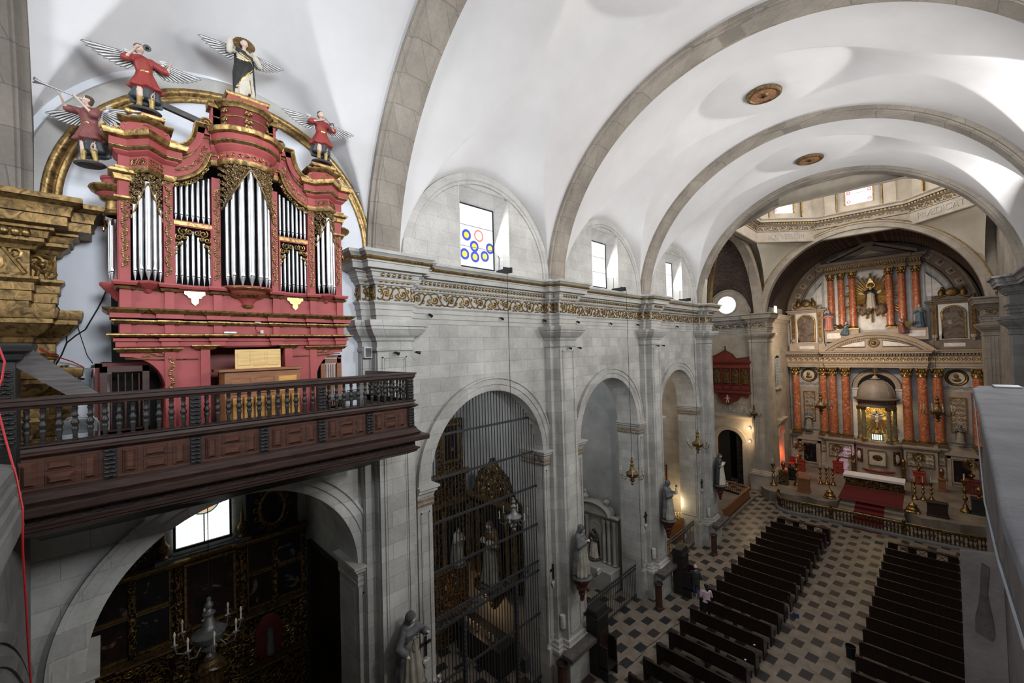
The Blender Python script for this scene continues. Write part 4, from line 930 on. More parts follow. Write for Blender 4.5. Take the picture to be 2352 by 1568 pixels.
# --- curved entablature over the flats
for s in (-1, 1):
    up = [(-1.16,16.80),(-1.08,16.79),(-.98,16.85),(-.90,16.96),(-.85,17.10),(-.82,17.28),(-.58,17.28)]
    lo = [(-1.27,16.17),(-1.14,16.19),(-1.0,16.25),(-.85,16.35),(-.73,16.48),(-.65,16.64),(-.60,16.80),(-.44,16.80)]
    rb, gb = MB(), MB()
    def smooth_path(p, n=5):
        P = [Vector(q) for q in p]; R_ = []
        for i in range(len(P)-1):
            p0, p1, p2, p3 = P[max(0,i-1)], P[i], P[i+1], P[min(len(P)-1,i+2)]
            for j in range(n):
                t = j/n; R_.append(.5*((2*p1)+(p2-p0)*t+(2*p0-5*p1+4*p2-p3)*t*t+(3*p1-p0-3*p2+p3)*t**3))
        return R_+[P[-1]]
    U = smooth_path(up[:6])+[Vector((-.82,17.30)), Vector((-.56,17.30))]; Lw = smooth_path(lo[:7])+[Vector((-.58,16.82)), Vector((-.44,16.82))]
    mir = lambda P: [(O(-s*q.x) if s > 0 else O(q.x), q.y) for q in P]
    Um, Lm = mir(U), mir(Lw)
    rb.prism(Lm+Um[::-1], XF-.2, XF+.05, 'x')
    sg = 1 if s < 0 else -1
    run(gb, Um, [(sg*.02,0),(sg*.02,.17),(0,.17),(-sg*.02,.15),(-sg*.05,.12),(-sg*.06,0)], XF+.03); run(rb, Um, [(-sg*.05,0),(-sg*.05,.10),(-sg*.15,.10),(-sg*.15,0)], XF+.03)
    mid = [(a[0]*.62+l[0]*.38, a[1]*.62+l[1]*.38) for a, l in zip([Um[int(i*(len(Um)-1)/20)] for i in range(21)], [Lm[int(i*(len(Lm)-1)/20)] for i in range(21)])]
    run(gb, mid, [(sg*.015,0),(sg*.015,.08),(-sg*.015,.06),(-sg*.015,0)], XF+.03)
    run(gb, Lm, [(sg*.045,0),(sg*.045,.03),(sg*.02,.05),(-sg*.02,.05),(-sg*.03,.03),(-sg*.03,0)], XF+.03)
    pa = [(l[0]*.72+a[0]*.28, l[1]*.72+a[1]*.28) for a, l in zip([Um[int(i*(len(Um)-1)/20)] for i in range(21)], [Lm[int(i*(len(Lm)-1)/20)] for i in range(21)])]
    cum = [0]
    for a, c_ in zip(pa, pa[1:]): cum.append(cum[-1]+math.hypot(c_[0]-a[0], c_[1]-a[1]))
    def at(sv):
        for i in range(len(pa)-1):
            if cum[i+1] >= sv or i == len(pa)-2:
                t = (sv-cum[i])/max(1e-6, cum[i+1]-cum[i]); d = Vector((pa[i+1][0]-pa[i][0], pa[i+1][1]-pa[i][1])); d = d.normalized() if d.length > 1e-6 else Vector((1,0))
                return pa[i][0]+(pa[i+1][0]-pa[i][0])*t, pa[i][1]+(pa[i+1][1]-pa[i][1])*t, d
    def f(sv, tv, e): y_, z_, d = at(.12+sv); return (XF+.055+e, y_-d.y*tv, z_+d.x*tv)
    scrolls(gb, f, cum[-1]-.3, .09, .13)
    rb.build('curved_entablature', M['red'], organ, smooth=30); gb.build('curved_gilding', M['gold'], organ, smooth=40)
    # fringe of carving under the curve and over the lower flats
    b = MB()
    for i in range(16):
        t = i/15; k_ = int(t*(len(Lm)-4)); y_, z_ = Lm[k_]; b.tube([(XF+.02, y_+u_, z_-.085+v_) for u_, v_ in spiral(0, 0, .045, 1.2, random.random()*6, 1 if i % 2 else -1, 8)], .012, 5)
    b.build('pipe_shade', M['gold'], organ, smooth=50)
    b = MB(); c_ = O(s*.85)
    for e_ in (-1, 1):
        for i, (u0, z0_, r_) in enumerate(((.06,15.31,.06),(.15,15.30,.075),(.21,15.19,.06),(.12,15.2,.04),(.24,15.07,.045),(.25,14.97,.035),(.18,15.08,.03),(.26,14.89,.02))):
            b.tube([(XF+.0, c_+e_*(u0+u_), z0_+v_) for u_, v_ in spiral(0, 0, r_, 1.4, PI*.3, -1, 12)], .013, 5)
    b.build('pipe_shade', M['gold'], organ, smooth=50)
# --- carved shades of the towers
def shade_fill(zlow, ztop, c_, hw, d, rnd, step=.062):
    b = MB(); nz = int((ztop-14.5)/step); k = 0
    for j in range(nz):
        z = ztop-.03-j*step
        for i in range(int(2*hw/step)+1):
            t = -hw+i*step+(step/2 if j % 2 else 0)
            if abs(t) > hw or z < zlow(abs(t)/hw): continue
            o_ = d*math.sqrt(max(0, 1-(t/hw)**2)) if rnd else d*(1-abs(t)/hw); s = 1 if (i+j) % 2 else -1; k += 1
            b.tube([(XF+.05+o_+.004*s, O(c_+t+u_), z+v_) for u_, v_ in spiral(0, 0, .042, 1.15, random.random()*6.3, s, 8)], .0125, 5)
            b.sph((XF+.055+o_, O(c_+t), z), (.014,.014,.02), 5, 3)
    # border along the lower edge
    for e_ in (-1, 1): b.tube([(XF+.06+(d*math.sqrt(max(0,1-q*q)) if rnd else d*(1-q)), O(c_+e_*q*hw), zlow(q)) for q in [i/14 for i in range(15)]], .016, 5)
    b.build('pipe_shade', M['gold_shade'], organ, smooth=50)
shade_fill(lambda q: 16.58-.78*q**1.1, 16.62, cc, .42, .36, True)
for c_ in (-1.485, 1.49): shade_fill(lambda q: 15.97-.58*q**1.1, 16.2, c_, .20, .20, False)
# --- pipes
def pipe(y, x, z0, z1, r, foot=.16):
    b = MB(); zm = z0+foot
    b.lathe([(r*.18,z0),(r*.25,z0+.01),(r*.98,zm),(r,zm+.004),(r,z1),(r*.55,z1+.004)], (x, y, 0), 14)
    b.mi = 1; b.box(x+r*.80, x+r*1.01, y-r*.62, y+r*.62, zm+.012, zm+.03); b.mi = 0
    b.prism([(y-r*.62,zm+.032),(y+r*.62,zm+.032),(y,zm+.032+r*2.2)], x+r*.86, x+r*1.0, 'x')
    return b.build('organ_pipe', [M['tin'], M['pipe_mouth']], organ, smooth=40)
for i, (a, ztop, r) in enumerate(((-1.15,16.0,.034),(-.78,16.2,.040),(-.38,16.42,.050),(.02,16.62,.056),(.42,16.42,.050),(.80,16.2,.040),(1.15,16.0,.034))):
    pipe(O(cc+.38*sin(a)), XF+.02+.32*cos(a), 14.35, ztop, r, .15+.02*(i % 2))
for s, c_ in ((-1, -1.485), (1, 1.49)):
    for i, (t, zt, r) in enumerate(((-.16,15.62,.030),(-.085,15.83,.036),(.0,16.0,.042),(.085,15.83,.036),(.16,15.62,.030))): pipe(O(c_+t), XF+.04+.17*(1-abs(t)/.2), 14.34, zt, r, .14+.02*(i % 2))
    for i in range(7):
        t = -.246+.082*i; pipe(O(s*.85+t), XF-.06, 15.50, 16.16+.22*((-s*t+.25)/.5)**1.3, .026, .10)
        pipe(O(s*.85+t), XF-.06, 14.34, 15.33-.30*(abs(t)/.25), .025, .13+.02*(i % 2))
# --- round flank towers on the ends of the case
for s in (-1, 1):
    c0 = (XF-.42, O(s*1.84), 0); b = MB(); gb = MB()
    b.lathe([(.03,14.02),(.08,14.08),(.12,14.15),(.18,14.2),(.24,14.28),(.24,14.32),(0,14.33)], c0, 20); b.lathe([(.16,15.72),(.20,15.78),(.26,15.83),(.28,15.86),(0,15.87)], c0, 20); b.lathe([(.2,15.96),(.2,16.08),(.22,16.1),(.22,16.14),(0,16.15)], c0, 20)
    gb.lathe([(.14,15.48),(.20,15.50),(.21,15.54),(.17,15.57),(.16,15.72),(.22,15.75),(.24,15.79)], c0, 20, cap=False); gb.lathe([(.28,15.85),(.34,15.88),(.37,15.93),(.36,15.96),(0,15.97)], c0, 20, cap=False)
    for i in range(14): a = (PI if s < 0 else 0)+(-PI/2+PI*(i+.5)/14)+PI/2*0; p = (c0[0]+.15*cos(a*1), c0[1]+s*.17*abs(sin(i*.4+.3)), 15.42-.05*(i % 4)); gb.tube([(p[0]+u_, p[1]+.01*s, p[2]+v_) for u_, v_ in spiral(0,0,.05,1.2,i,1,8)], .012, 5)
    b.build('flank_tower', M['red'], organ, smooth=40); gb.build('flank_gilding', M['gold'], organ, smooth=40)
    for i in range(3): pipe(O(s*1.92)+s*.02*(i == 1), XF-.55+.12*i, 14.33, 15.3+.1*(i == 1), .034)
b = MB(); b.box(XF-.35, XF-.27, O(-1.3), O(-.5), 17.62, 17.72); b.v = [(x_, y_, z_-.35*(y_-O(-1.3))*.55) for x_, y_, z_ in b.v]; b.build('brace_beam', M['wood_grey'], organ, smooth=0)
# camera bracket and scraps on the ledge
t = thing('webcam', 'small white square camera plate on the red organ case above the keyboard niche', 'camera'); b = MB(); b.box(XF+.02, XF+.05, O(.1), O(.2), 13.64, 13.75, None); b.build('plate', mat_plain('white_plastic', (.7,.7,.68), .5), t, smooth=0); b = MB(); b.tube([(XF+.05, O(.13), 13.64), (XF+.08, O(.1), 13.55), (XF+.09, O(.14), 13.47), (XF+.08, O(.2), 13.47)], .006, 5); b.build('cable', M['black_iron'], t); b = MB(); b.box(XF+.07, XF+.12, O(.18), O(.23), 13.455, 13.52); b.build('lens', M['cloth_cream'], t, smooth=0)
t = MB(); t.box(XF+.06, XF+.1, O(-.42), O(-.22), 13.455, 13.485); tag(t.build('steel_clip', M['silver'], smooth=0), 'small steel clip lying on the organ ledge beside the camera plate', 'clip')

# --- console
con = thing('organ_console', 'brown wooden organ console with panelled back standing in front of the red organ', 'organ console')
cx0 = -8.9; b = MB(); b.box(cx0-.62, cx0, 1.53, 2.80, 11.27, 12.72); b.build('body', M['wood_mid'], con, bevel=.01)
b = MB(); b.box(cx0-.66, cx0+.05, 1.44, 2.84, 12.73, 12.78); b.build('lid', M['wood_mid'], con, bevel=.008)
for i in range(3):
    y0 = 1.60+.40*i; b = MB(); b.bev(cx0-.005, cx0+.02, y0, y0+.34, 12.30, 12.62, .03, 'x'); b.build('back_panel', M['wood_orange'] if i == 2 else M['wood_mid'], con, smooth=0)
b = MB()
for i in range(14): b.box(cx0+.005, cx0+.025, 1.56+.089*i, 1.56+.089*i+.055, 11.35, 12.25)
b.build('slatted_base', M['wood_orange'], con, smooth=0)
b = MB(); b.box(-9.06, -9.03, 1.72, 2.48, 12.78, 13.14); 
for y0 in (1.75, 2.0, 2.24): b.bev(-9.03, -9.02, y0, y0+.21, 12.83, 13.10, .01, 'x')
b.build('music_desk', M['wood_yellow'], con, smooth=0)
# ================================================================== ORGAN GALLERY
bal = thing('organ_gallery', 'dark carved wooden organ gallery projecting from the left nave wall under the red organ', 'balcony')
XG = -7.9; Y0, Y1 = -.74, 4.72
b = MB(); b.box(XW, XG+.02, Y0, Y1, 11.12, 11.25); b.build('floor', M['wood_grey'], bal, smooth=0)
gp = [(XG, Y0), (XG, Y1+.03), (-10.0, Y1+.03)]
MB().molding([(0,11.12),(.24,11.12),(.25,11.14),(.25,11.22),(.23,11.235),(.0,11.24)], gp).build('floor_edge', M['wood_dark'], bal, smooth=20)
MB().molding([(0,11.23),(.10,11.24),(.12,11.28),(.08,11.32),(.05,11.36),(.05,11.39),(0,11.40)], gp).build('plinth_moulding', M['wood_dark'], bal, smooth=30)
MB().molding([(-.4,10.78),(-.10,10.80),(.0,10.84),(.06,10.87),(.06,10.90),(.10,10.92),(.10,10.95),(.03,10.96),(.02,11.13)], gp).build('carved_cornice', M['wood_dark'], bal, smooth=30)
b = MB(); scrolls(b, lambda s, t_, e: (XG+.03+e, Y0+.02+s, 11.04+t_), Y1-Y0, .13, .36, .8); b.build('carved_frieze', M['wood_dark'], bal, smooth=60)
b = MB(); b.box(XG-.6, XG-.05, Y0, Y1-.05, 10.82, 11.12); b.add([(XW+.55,Y0,10.15),(XW+.55,Y1-.1,10.15),(XG-.3,Y1-.1,10.82),(XG-.3,Y0,10.82),(XW+.55,Y0,10.9),(XW+.55,Y1-.1,10.9)], [(0,1,2,3),(0,3,4),(1,5,2)]); b.build('soffit', M['wood_black'], bal, smooth=0)
b = MB(); b.box(XG-.06, XG, Y0, Y1, 11.36, 11.83); b.box(-10.0, XG, Y1-.04, Y1, 11.3, 11.83); b.build('panelled_front', M['wood_panel'], bal, smooth=0)
SP = [-.88, .05, .98, 1.90, 2.83, 3.76, 4.66]
def raised(b, y0, y1, z0, z1): b.bev(XG-.005, XG+.012, y0-.02, y1+.02, z0-.02, z1+.02, .012, 'x'); b.bev(XG+.01, XG+.05, y0, y1, z0, z1, .035, 'x')
for a, c_ in zip(SP, SP[1:]):
    b = MB(); a += .07; c_ -= .07; w = c_-a
    raised(b, a+.08*w, a+.24*w, 11.45, 11.75); raised(b, a+.76*w, a+.92*w, 11.45, 11.75); raised(b, a+.35*w, a+.65*w, 11.63, 11.75); raised(b, a+.35*w, a+.65*w, 11.45, 11.57)
    b.build('raised_panel', M['wood_panel'], bal, smooth=0)
def grotesque(b, x, y, z0, z1, w=.085, nx=(1,0)):
    """carved mask strip: stacked lobes ending in a leaf"""
    n = int((z1-z0)/.055); T = (-nx[1], nx[0])
    b.box(*( (x-.02, x+.02, y-w*.6, y+w*.6) if nx[0] else (x-w*.6, x+w*.6, y-.02, y+.02) ), z0, z1)
    for i in range(n):
        z = z0+(i+.6)*(z1-z0)/n; q = w*(.5+.12*sin(i*2.1)); 
        for s in (-1, 1): b.sph((x+nx[0]*.03+T[0]*s*q*.5, y+nx[1]*.03+T[1]*s*q*.5, z), (.028+.012*abs(T[0]), .028+.012*abs(T[1]), .022), 7, 5)
        if i % 2 == 0: b.sph((x+nx[0]*.045, y+nx[1]*.045, z+.01), (.022,.022,.016), 6, 4)
for y in SP[1:-1]+[4.69]: b = MB(); grotesque(b, XG+.02, y, 11.40, 11.80, .11); b.build('carved_strip', M['wood_black'], bal, smooth=60)
MB().molding([(-.06,11.80),(.02,11.805),(.06,11.83),(.09,11.85),(.09,11.87),(.04,11.89),(.02,11.93),(.05,11.95),(.05,11.97),(-.10,11.98)], gp).build('middle_rail', M['wood_dark'], bal, smooth=25)
MB().molding([(-.05,12.42),(.02,12.42),(.03,12.45),(.05,12.47),(.05,12.52),(.07,12.53),(.07,12.56),(-.08,12.565),(-.08,12.42)], [(XG, Y0-.3), (XG, Y1+.03), (-10.0, Y1+.03)]).build('top_rail', M['wood_dark'], bal, smooth=25)
PB = [-.84, .98, 2.84, 4.68]
for y in PB: b = MB(); b.box(XG-.06, XG+.02, y-.07, y+.07, 11.97, 12.43); grotesque(b, XG+.03, y, 11.99, 12.41, .11); b.build('carved_post', M['wood_black'], bal, smooth=60)
def baluster_prof(h): return [(.022,0),(.026,.02*h),(.026,.05*h),(.016,.07*h),(.02,.10*h),(.018,.18*h),(.026,.30*h),(.028,.36*h),(.018,.40*h),(.030,.47*h),(.032,.53*h),(.020,.60*h),(.018,.66*h),(.030,.70*h),(.018,.74*h),(.020,.88*h),(.027,.92*h),(.018,.95*h),(.026,h)]
bp = MB(); bp.lathe([(r_*1.3, z_) for r_, z_ in baluster_prof(.455)], n=10); b0 = bp.build('baluster', M['wood_black'], bal, (XG-.015, PB[0]+.145, 11.97), 50)
first = True
def dupc(o, loc):
    c_ = o.copy(); COL.objects.link(c_); c_.location = loc; return c_
for a, c_ in zip(PB, PB[1:]):
    for i in range(12):
        if first: first = False; continue
        dupc(b0, (XG-.015, a+(c_-a)*(i+1)/13, 11.97))
for i in range(13): dupc(b0, (XG-.16-.15*i, Y1-.0, 11.97))
# stone front of the choir loft beside the gallery, with its cornice and low arch
ax, az, aR, n = -3.7, 2.2, 8.0, 24; A0 = math.radians(137)
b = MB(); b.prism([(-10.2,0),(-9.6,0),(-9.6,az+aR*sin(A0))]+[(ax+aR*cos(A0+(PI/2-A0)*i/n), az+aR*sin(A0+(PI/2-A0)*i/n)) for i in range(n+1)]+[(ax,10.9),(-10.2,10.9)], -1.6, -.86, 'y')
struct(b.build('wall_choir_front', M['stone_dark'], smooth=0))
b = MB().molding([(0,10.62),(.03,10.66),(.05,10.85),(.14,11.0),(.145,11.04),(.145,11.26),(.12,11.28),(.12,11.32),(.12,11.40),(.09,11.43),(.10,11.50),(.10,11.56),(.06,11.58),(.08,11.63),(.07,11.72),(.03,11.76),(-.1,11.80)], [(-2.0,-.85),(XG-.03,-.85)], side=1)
b.v = b.v; struct(b.build('trim_choir_cornice', M['stone_dark'], smooth=30))
b = MB()
for q in (0, .28, .52): b.ring(ax, az, [(8.0+q,-.05),(8.0+q,.03),(8.1+q,.06),(8.2+q,.03),(8.2+q,-.05)], PI/2, math.radians(136), 30, 'y', -.86, 1)
struct(b.build('trim_choir_arch', M['stone_dark'], smooth=30))

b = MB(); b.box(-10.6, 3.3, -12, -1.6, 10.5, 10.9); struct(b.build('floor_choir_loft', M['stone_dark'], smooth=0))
# --- things standing in the gallery and fixed to the plaster behind
ZF = 11.25
br = thing('stair_banister', 'dark plank banister sloping down to the gallery rail from a carved dark newel post', 'banister')
b = MB(); b.prism([(-.92,13.28),(-.80,13.27),(-.05,12.50),(-.05,12.46),(-.33,12.46),(-.95,13.02)], -8.85, -8.78, 'x'); b.build('sloping_plank', M['wood_grey'], br, smooth=0)
b = MB(); b.box(-9.2, -8.7, -1.3, -.86, ZF, 13.1); grotesque(b, -8.69, -.95, 11.9, 12.9, .12); b.build('newel_post', M['wood_black'], br, smooth=40)
MB().molding([(0,13.02),(.04,13.05),(.06,13.12),(.12,13.16),(.14,13.22),(.14,13.26),(0,13.28)], [(-8.68,-1.4),(-8.68,-.84),(-9.25,-.84)]).build('newel_cap', M['wood_black'], br, smooth=25)
def gate(name, label, x, y0, y1, z1, rz, mat):
    t = thing(name, label, 'door'); w = y1-y0; b = MB()
    for a, c_ in ((y0,y0+.09),(y1-.09,y1)): b.box(x-.03, x+.03, a, c_, ZF, z1)
    b.box(x-.03, x+.03, y0, y1, z1-.1, z1); b.box(x-.03, x+.03, y0, y1, ZF, ZF+.55); b.box(x-.03, x+.03, y0, y1, ZF+.5, ZF+.58); b.build('frame', mat, t, smooth=0)
    n = 5
    for i in range(n): b = MB(); b.lathe([(.012,0),(.02,.05),(.012,.2),(.02,.45),(.012,.6),(.012,.95)], n=8); b.build('baluster', mat, t, (x, y0+.09+(w-.18)*(i+.5)/n, z1-.1-.98), 50)
    return t
gate('balustered_door', 'dark brown door with turned balusters ajar under the left end of the organ case', -9.72, -.06, .56, 12.90, 0, M['wood_panel'])
t = gate('balustered_door', 'mid brown door with turned balusters leaning by the right end of the organ case', -9.75, 3.50, 3.95, 12.90, 0, M['wood_mid'])
b = MB()
for a in ((-9.95,-9.85,-.12,-.03,ZF,12.95),(-9.95,-9.85,-.12,.75,12.88,12.96)): b.box(*a)
struct(b.build('door_1', M['red_dark'], smooth=0))
b = MB(); b.box(-9.95, -9.88, 3.95, 4.03, ZF, 12.98); b.box(-9.95, -9.88, 3.3, 4.03, 12.93, 12.98); struct(b.build('door_2', M['red'], smooth=0))
def chair(name, label, x, y, rz, mat):
    t = thing(name, label, 'chair', (x, y, ZF), rz); b = MB()
    U = [(-.02,-.21,0),(.0,-.21,.45),(.03,-.20,.80),(.04,-.13,.90),(.04,.13,.90),(.03,.20,.80),(0,.21,.45),(-.02,.21,0)]
    b.tube(U, .013, 6); b.build('back_frame', mat, t)
    b = MB()
    for s in (-1, 1): b.tube([(.40,s*.20,0),(.0,s*.19,.50)], .012, 6)
    b.tube([(.35,-.2,.06),(.35,.2,.06)], .01, 6); b.build('front_legs', mat, t)
    b = MB(); b.box(.02, .045, -.19, .19, .66, .87); b.build('backrest', mat, t, bevel=.01); b = MB(); b.box(.0, .40, -.19, .19, .43, .46); b.build('seat', mat, t, bevel=.012); return t
M['chair_grey'] = mat_noise('grey_painted_steel', (.20,.21,.22), (.36,.37,.38), 6, .4, .5, .05)
M['chair_dark'] = mat_plain('dark_grey_steel', (.07,.075,.08), .45, .4)
chair('folding_chair', 'grey metal folding chair standing behind the gallery rail at its left end', -9.15, -.27, 0, M['chair_grey'])
chair('folding_chair', 'dark grey folding chair behind the gallery rail at the right end of the organ', -9.55, 4.12, .25, M['chair_dark'])
stl = thing('music_stool', 'small grey padded stool beside the leaning balustered door', 'stool'); b = MB(); b.box(-9.35, -9.1, 3.42, 3.78, 11.98, 12.12); b.build('seat', M['chair_grey'], stl, bevel=.03); b = MB()
for a, c_ in ((3.46,-9.3),(3.74,-9.15),(3.46,-9.15),(3.74,-9.3)): b.box(c_-.012, c_+.012, a-.012, a+.012, ZF, 11.99)
b.build('legs', M['chair_dark'], stl, smooth=0)
M['box_grey'] = mat_noise('grey_enamel', (.15,.17,.19), (.21,.235,.26), 6, .45, .2, 0)
bx = thing('switch_box', 'grey electrical switch box with a red lever on the white wall left of the organ', 'switch box')
xb = XW+.005
b = MB(); b.box(xb, xb+.14, -.39, -.17, 12.55, 12.88); b.build('body', M['box_grey'], bx, bevel=.008)
b = MB(); b.box(xb+.14, xb+.155, -.37, -.19, 12.58, 12.86); b.build('cover', M['box_grey'], bx, bevel=.006)
b = MB(); b.box(xb+.155, xb+.158, -.31, -.245, 12.66, 12.78); b.mi = 1; b.box(xb+.158, xb+.16, -.305, -.25, 12.67, 12.71); b.lathe([(0,0),(.014,.001)], (0,0,0), 10, M=Matrix.Translation((xb+.16,-.278,12.76)) @ Matrix.Rotation(PI/2, 4, 'Y')); b.build('label_plate', [M['cloth_cream'], M['black']], bx, smooth=0)
b = MB(); b.tube([(xb+.08,-.16,12.72),(xb+.08,-.15,12.86)], .012, 6); b.build('red_lever', mat_plain('red_plastic', (.35,.02,.025), .4), bx)
bx = thing('breaker_panel', 'grey open breaker panel low on the white wall behind the gallery rail', 'switch box'); b = MB(); b.box(xb, xb+.10, -.69, -.44, 12.05, 12.60); b.build('body', M['box_grey'], bx, bevel=.006)
b = MB()
for r_ in range(2):
    for i in range(5): b.box(xb+.10, xb+.125, -.61+.035*i, -.585+.035*i, 12.36+.1*r_, 12.44+.1*r_)
b.build('breakers', M['black'], bx, smooth=0); b = MB(); b.box(xb+.1, xb+.104, -.645, -.625, 12.38, 12.41); b.box(xb+.1, xb+.104, -.645, -.625, 12.47, 12.5); b.build('paper_labels', M['cloth_cream'], bx, smooth=0)
bx = thing('fuse_block', 'brass and black fuse block on the white wall above the breaker panel', 'fuse block'); b = MB(); b.box(xb, xb+.06, -.61, -.44, 12.80, 12.95); b.build('base', M['gold_dull'], bx, smooth=0); b = MB()
for i in range(3): b.box(xb+.06, xb+.08, -.595+.055*i, -.57+.055*i, 12.82, 12.93)
b.build('fuses', M['black'], bx, smooth=0)
M['cable_black'] = mat_plain('black_cable', (.012,.012,.013), .5); M['cable_red'] = mat_plain('red_cable', (.45,.015,.02), .45)
xw = XW+.02
tag(MB().tube([(xw,.03,14.3),(xw,-.03,14.1),(xw,-.08,13.96),(xw,-.24,13.57),(xw,-.36,13.46),(xw,-.47,13.33),(xw,-.53,13.12),(xw,-.60,12.95)], .012, 6).build('electric_cable', M['cable_black']), 'black cable running down the white wall from the organ corbel to the fuse block', 'cable')
tag(MB().tube([(xw,-.62,14.14),(xw,-.60,14.0),(xw,-.55,13.91),(xw,-.49,13.7),(xw,-.465,13.54),(xw,-.47,13.33)], .008, 6).build('electric_cable', M['cable_black']), 'thin cable beside the gilded pilaster joining the black cable on the white wall', 'cable')
tag(MB().tube([(xw,-.36,13.86),(xw,-.34,13.74),(xw,-.33,13.6),(xw,-.29,13.41),(xw,-.22,13.1),(xw,-.15,12.96)], .005, 5).build('bell_wire', M['cable_black']), 'thin wire hanging down the bare plaster to the top of the switch box', 'wire')
b = MB(); b.tube([(xw+u_, -.36+.06*cos(k*1.9), 13.87+.03*sin(k*2.7)) for k, u_ in enumerate([.01,.03,.02,.04,.01,.03,.02,.03])], .006, 5); tag(b.build('wire_coil', M['cable_black']), 'small tangle of wire on the white wall left of the organ', 'wire')
tag(MB().tube([(xw+.05,-.17,12.90),(xw+.04,-.02,12.96),(xw+.03,.1,12.95)], .02, 6).build('conduit', M['cable_black']), 'short black conduit from the switch box to the dark gap behind the organ', 'conduit')
tag(MB().tube([(-10.0,-.75,13.22),(-10.3,-.55,13.08),(-10.45,-.4,13.0),(xw+.05,-.27,12.9)], .010, 6).build('red_cable', M['cable_red']), 'red cable slung from the gilded pilaster to the grey switch box', 'cable')
tag(MB().tube([(-7.78,-.905,13.25),(-7.78,-.85,13.02),(-7.78,-.87,12.82),(-7.78,-.90,12.70),(-7.78,-.90,12.45),(-7.76,-.84,12.08),(-7.72,-.76,11.65),(-7.6,-.70,11.28),(-7.6,-.70,10.8),(-8.4,-.72,9.0),(-9.2,-.70,7.0),(-9.6,-.62,5.2)], .011, 6).build('red_cable', M['cable_red']), 'long red cable hanging past the left end of the gallery down the stone', 'cable')
sp_ = thing('wall_speaker', 'small white box loudspeaker on the pilaster beside the gallery', 'speaker'); b = MB(); b.box(XB-.02, XB+.12, 4.78-.02, 4.98, 12.88, 13.17); b.v = [(x_+.02, y_-.0, z_) for x_, y_, z_ in b.v]; b.build('cabinet', mat_plain('white_plastic_case', (.55,.56,.55), .5), sp_, bevel=.01); b = MB(); b.box(XB+.141, XB+.146, 4.79, 4.95, 12.91, 13.14); b.build('grille', M['cloak_grey'], sp_, smooth=0)
# little black spotlights at the capitals and under the frieze
def spot(x, y, z, d, label):
    t = thing('spotlight', label, 'spotlight', (x, y, z)); b = MB(); b.tube([(-.1,0,0),(0,0,0)], .012, 6); b.build('bracket', M['black_iron'], t)
    b = MB(); q = Vector(d).normalized(); b.tube([-q*.02, q*.06, q*.11], [.03,.04,.045], 10); b.build('lamp', M['black_iron'], t); return t
for k, nm in ((1, 'beside the organ'), (2, 'between the first and second arches'), (3, 'between the second and third arches')):
    spot(XM+.1, PY[k]-.02, 13.0, (.6,.5,-.3), 'black spotlight under the capital of the pilaster %s' % nm)
    spot(XM+.1, PY[k]+.62, 13.0, (.3,.9,-.2), 'second black spotlight, on the far flank of the pilaster %s' % nm)
for y_, nm in ((6.95, 'nearest the organ'), (9.9, 'over the first arch'), (12.2, 'nearest the second pilaster'), (14.4, 'just past the second pilaster'), (17.0, 'over the second arch'), (19.6, 'before the third pilaster'), (24.4, 'over the third arch')):
    spot(XW+.12, y_, 14.12, (.7,.2,-.5), 'small black spotlight under the gilded frieze %s' % nm)
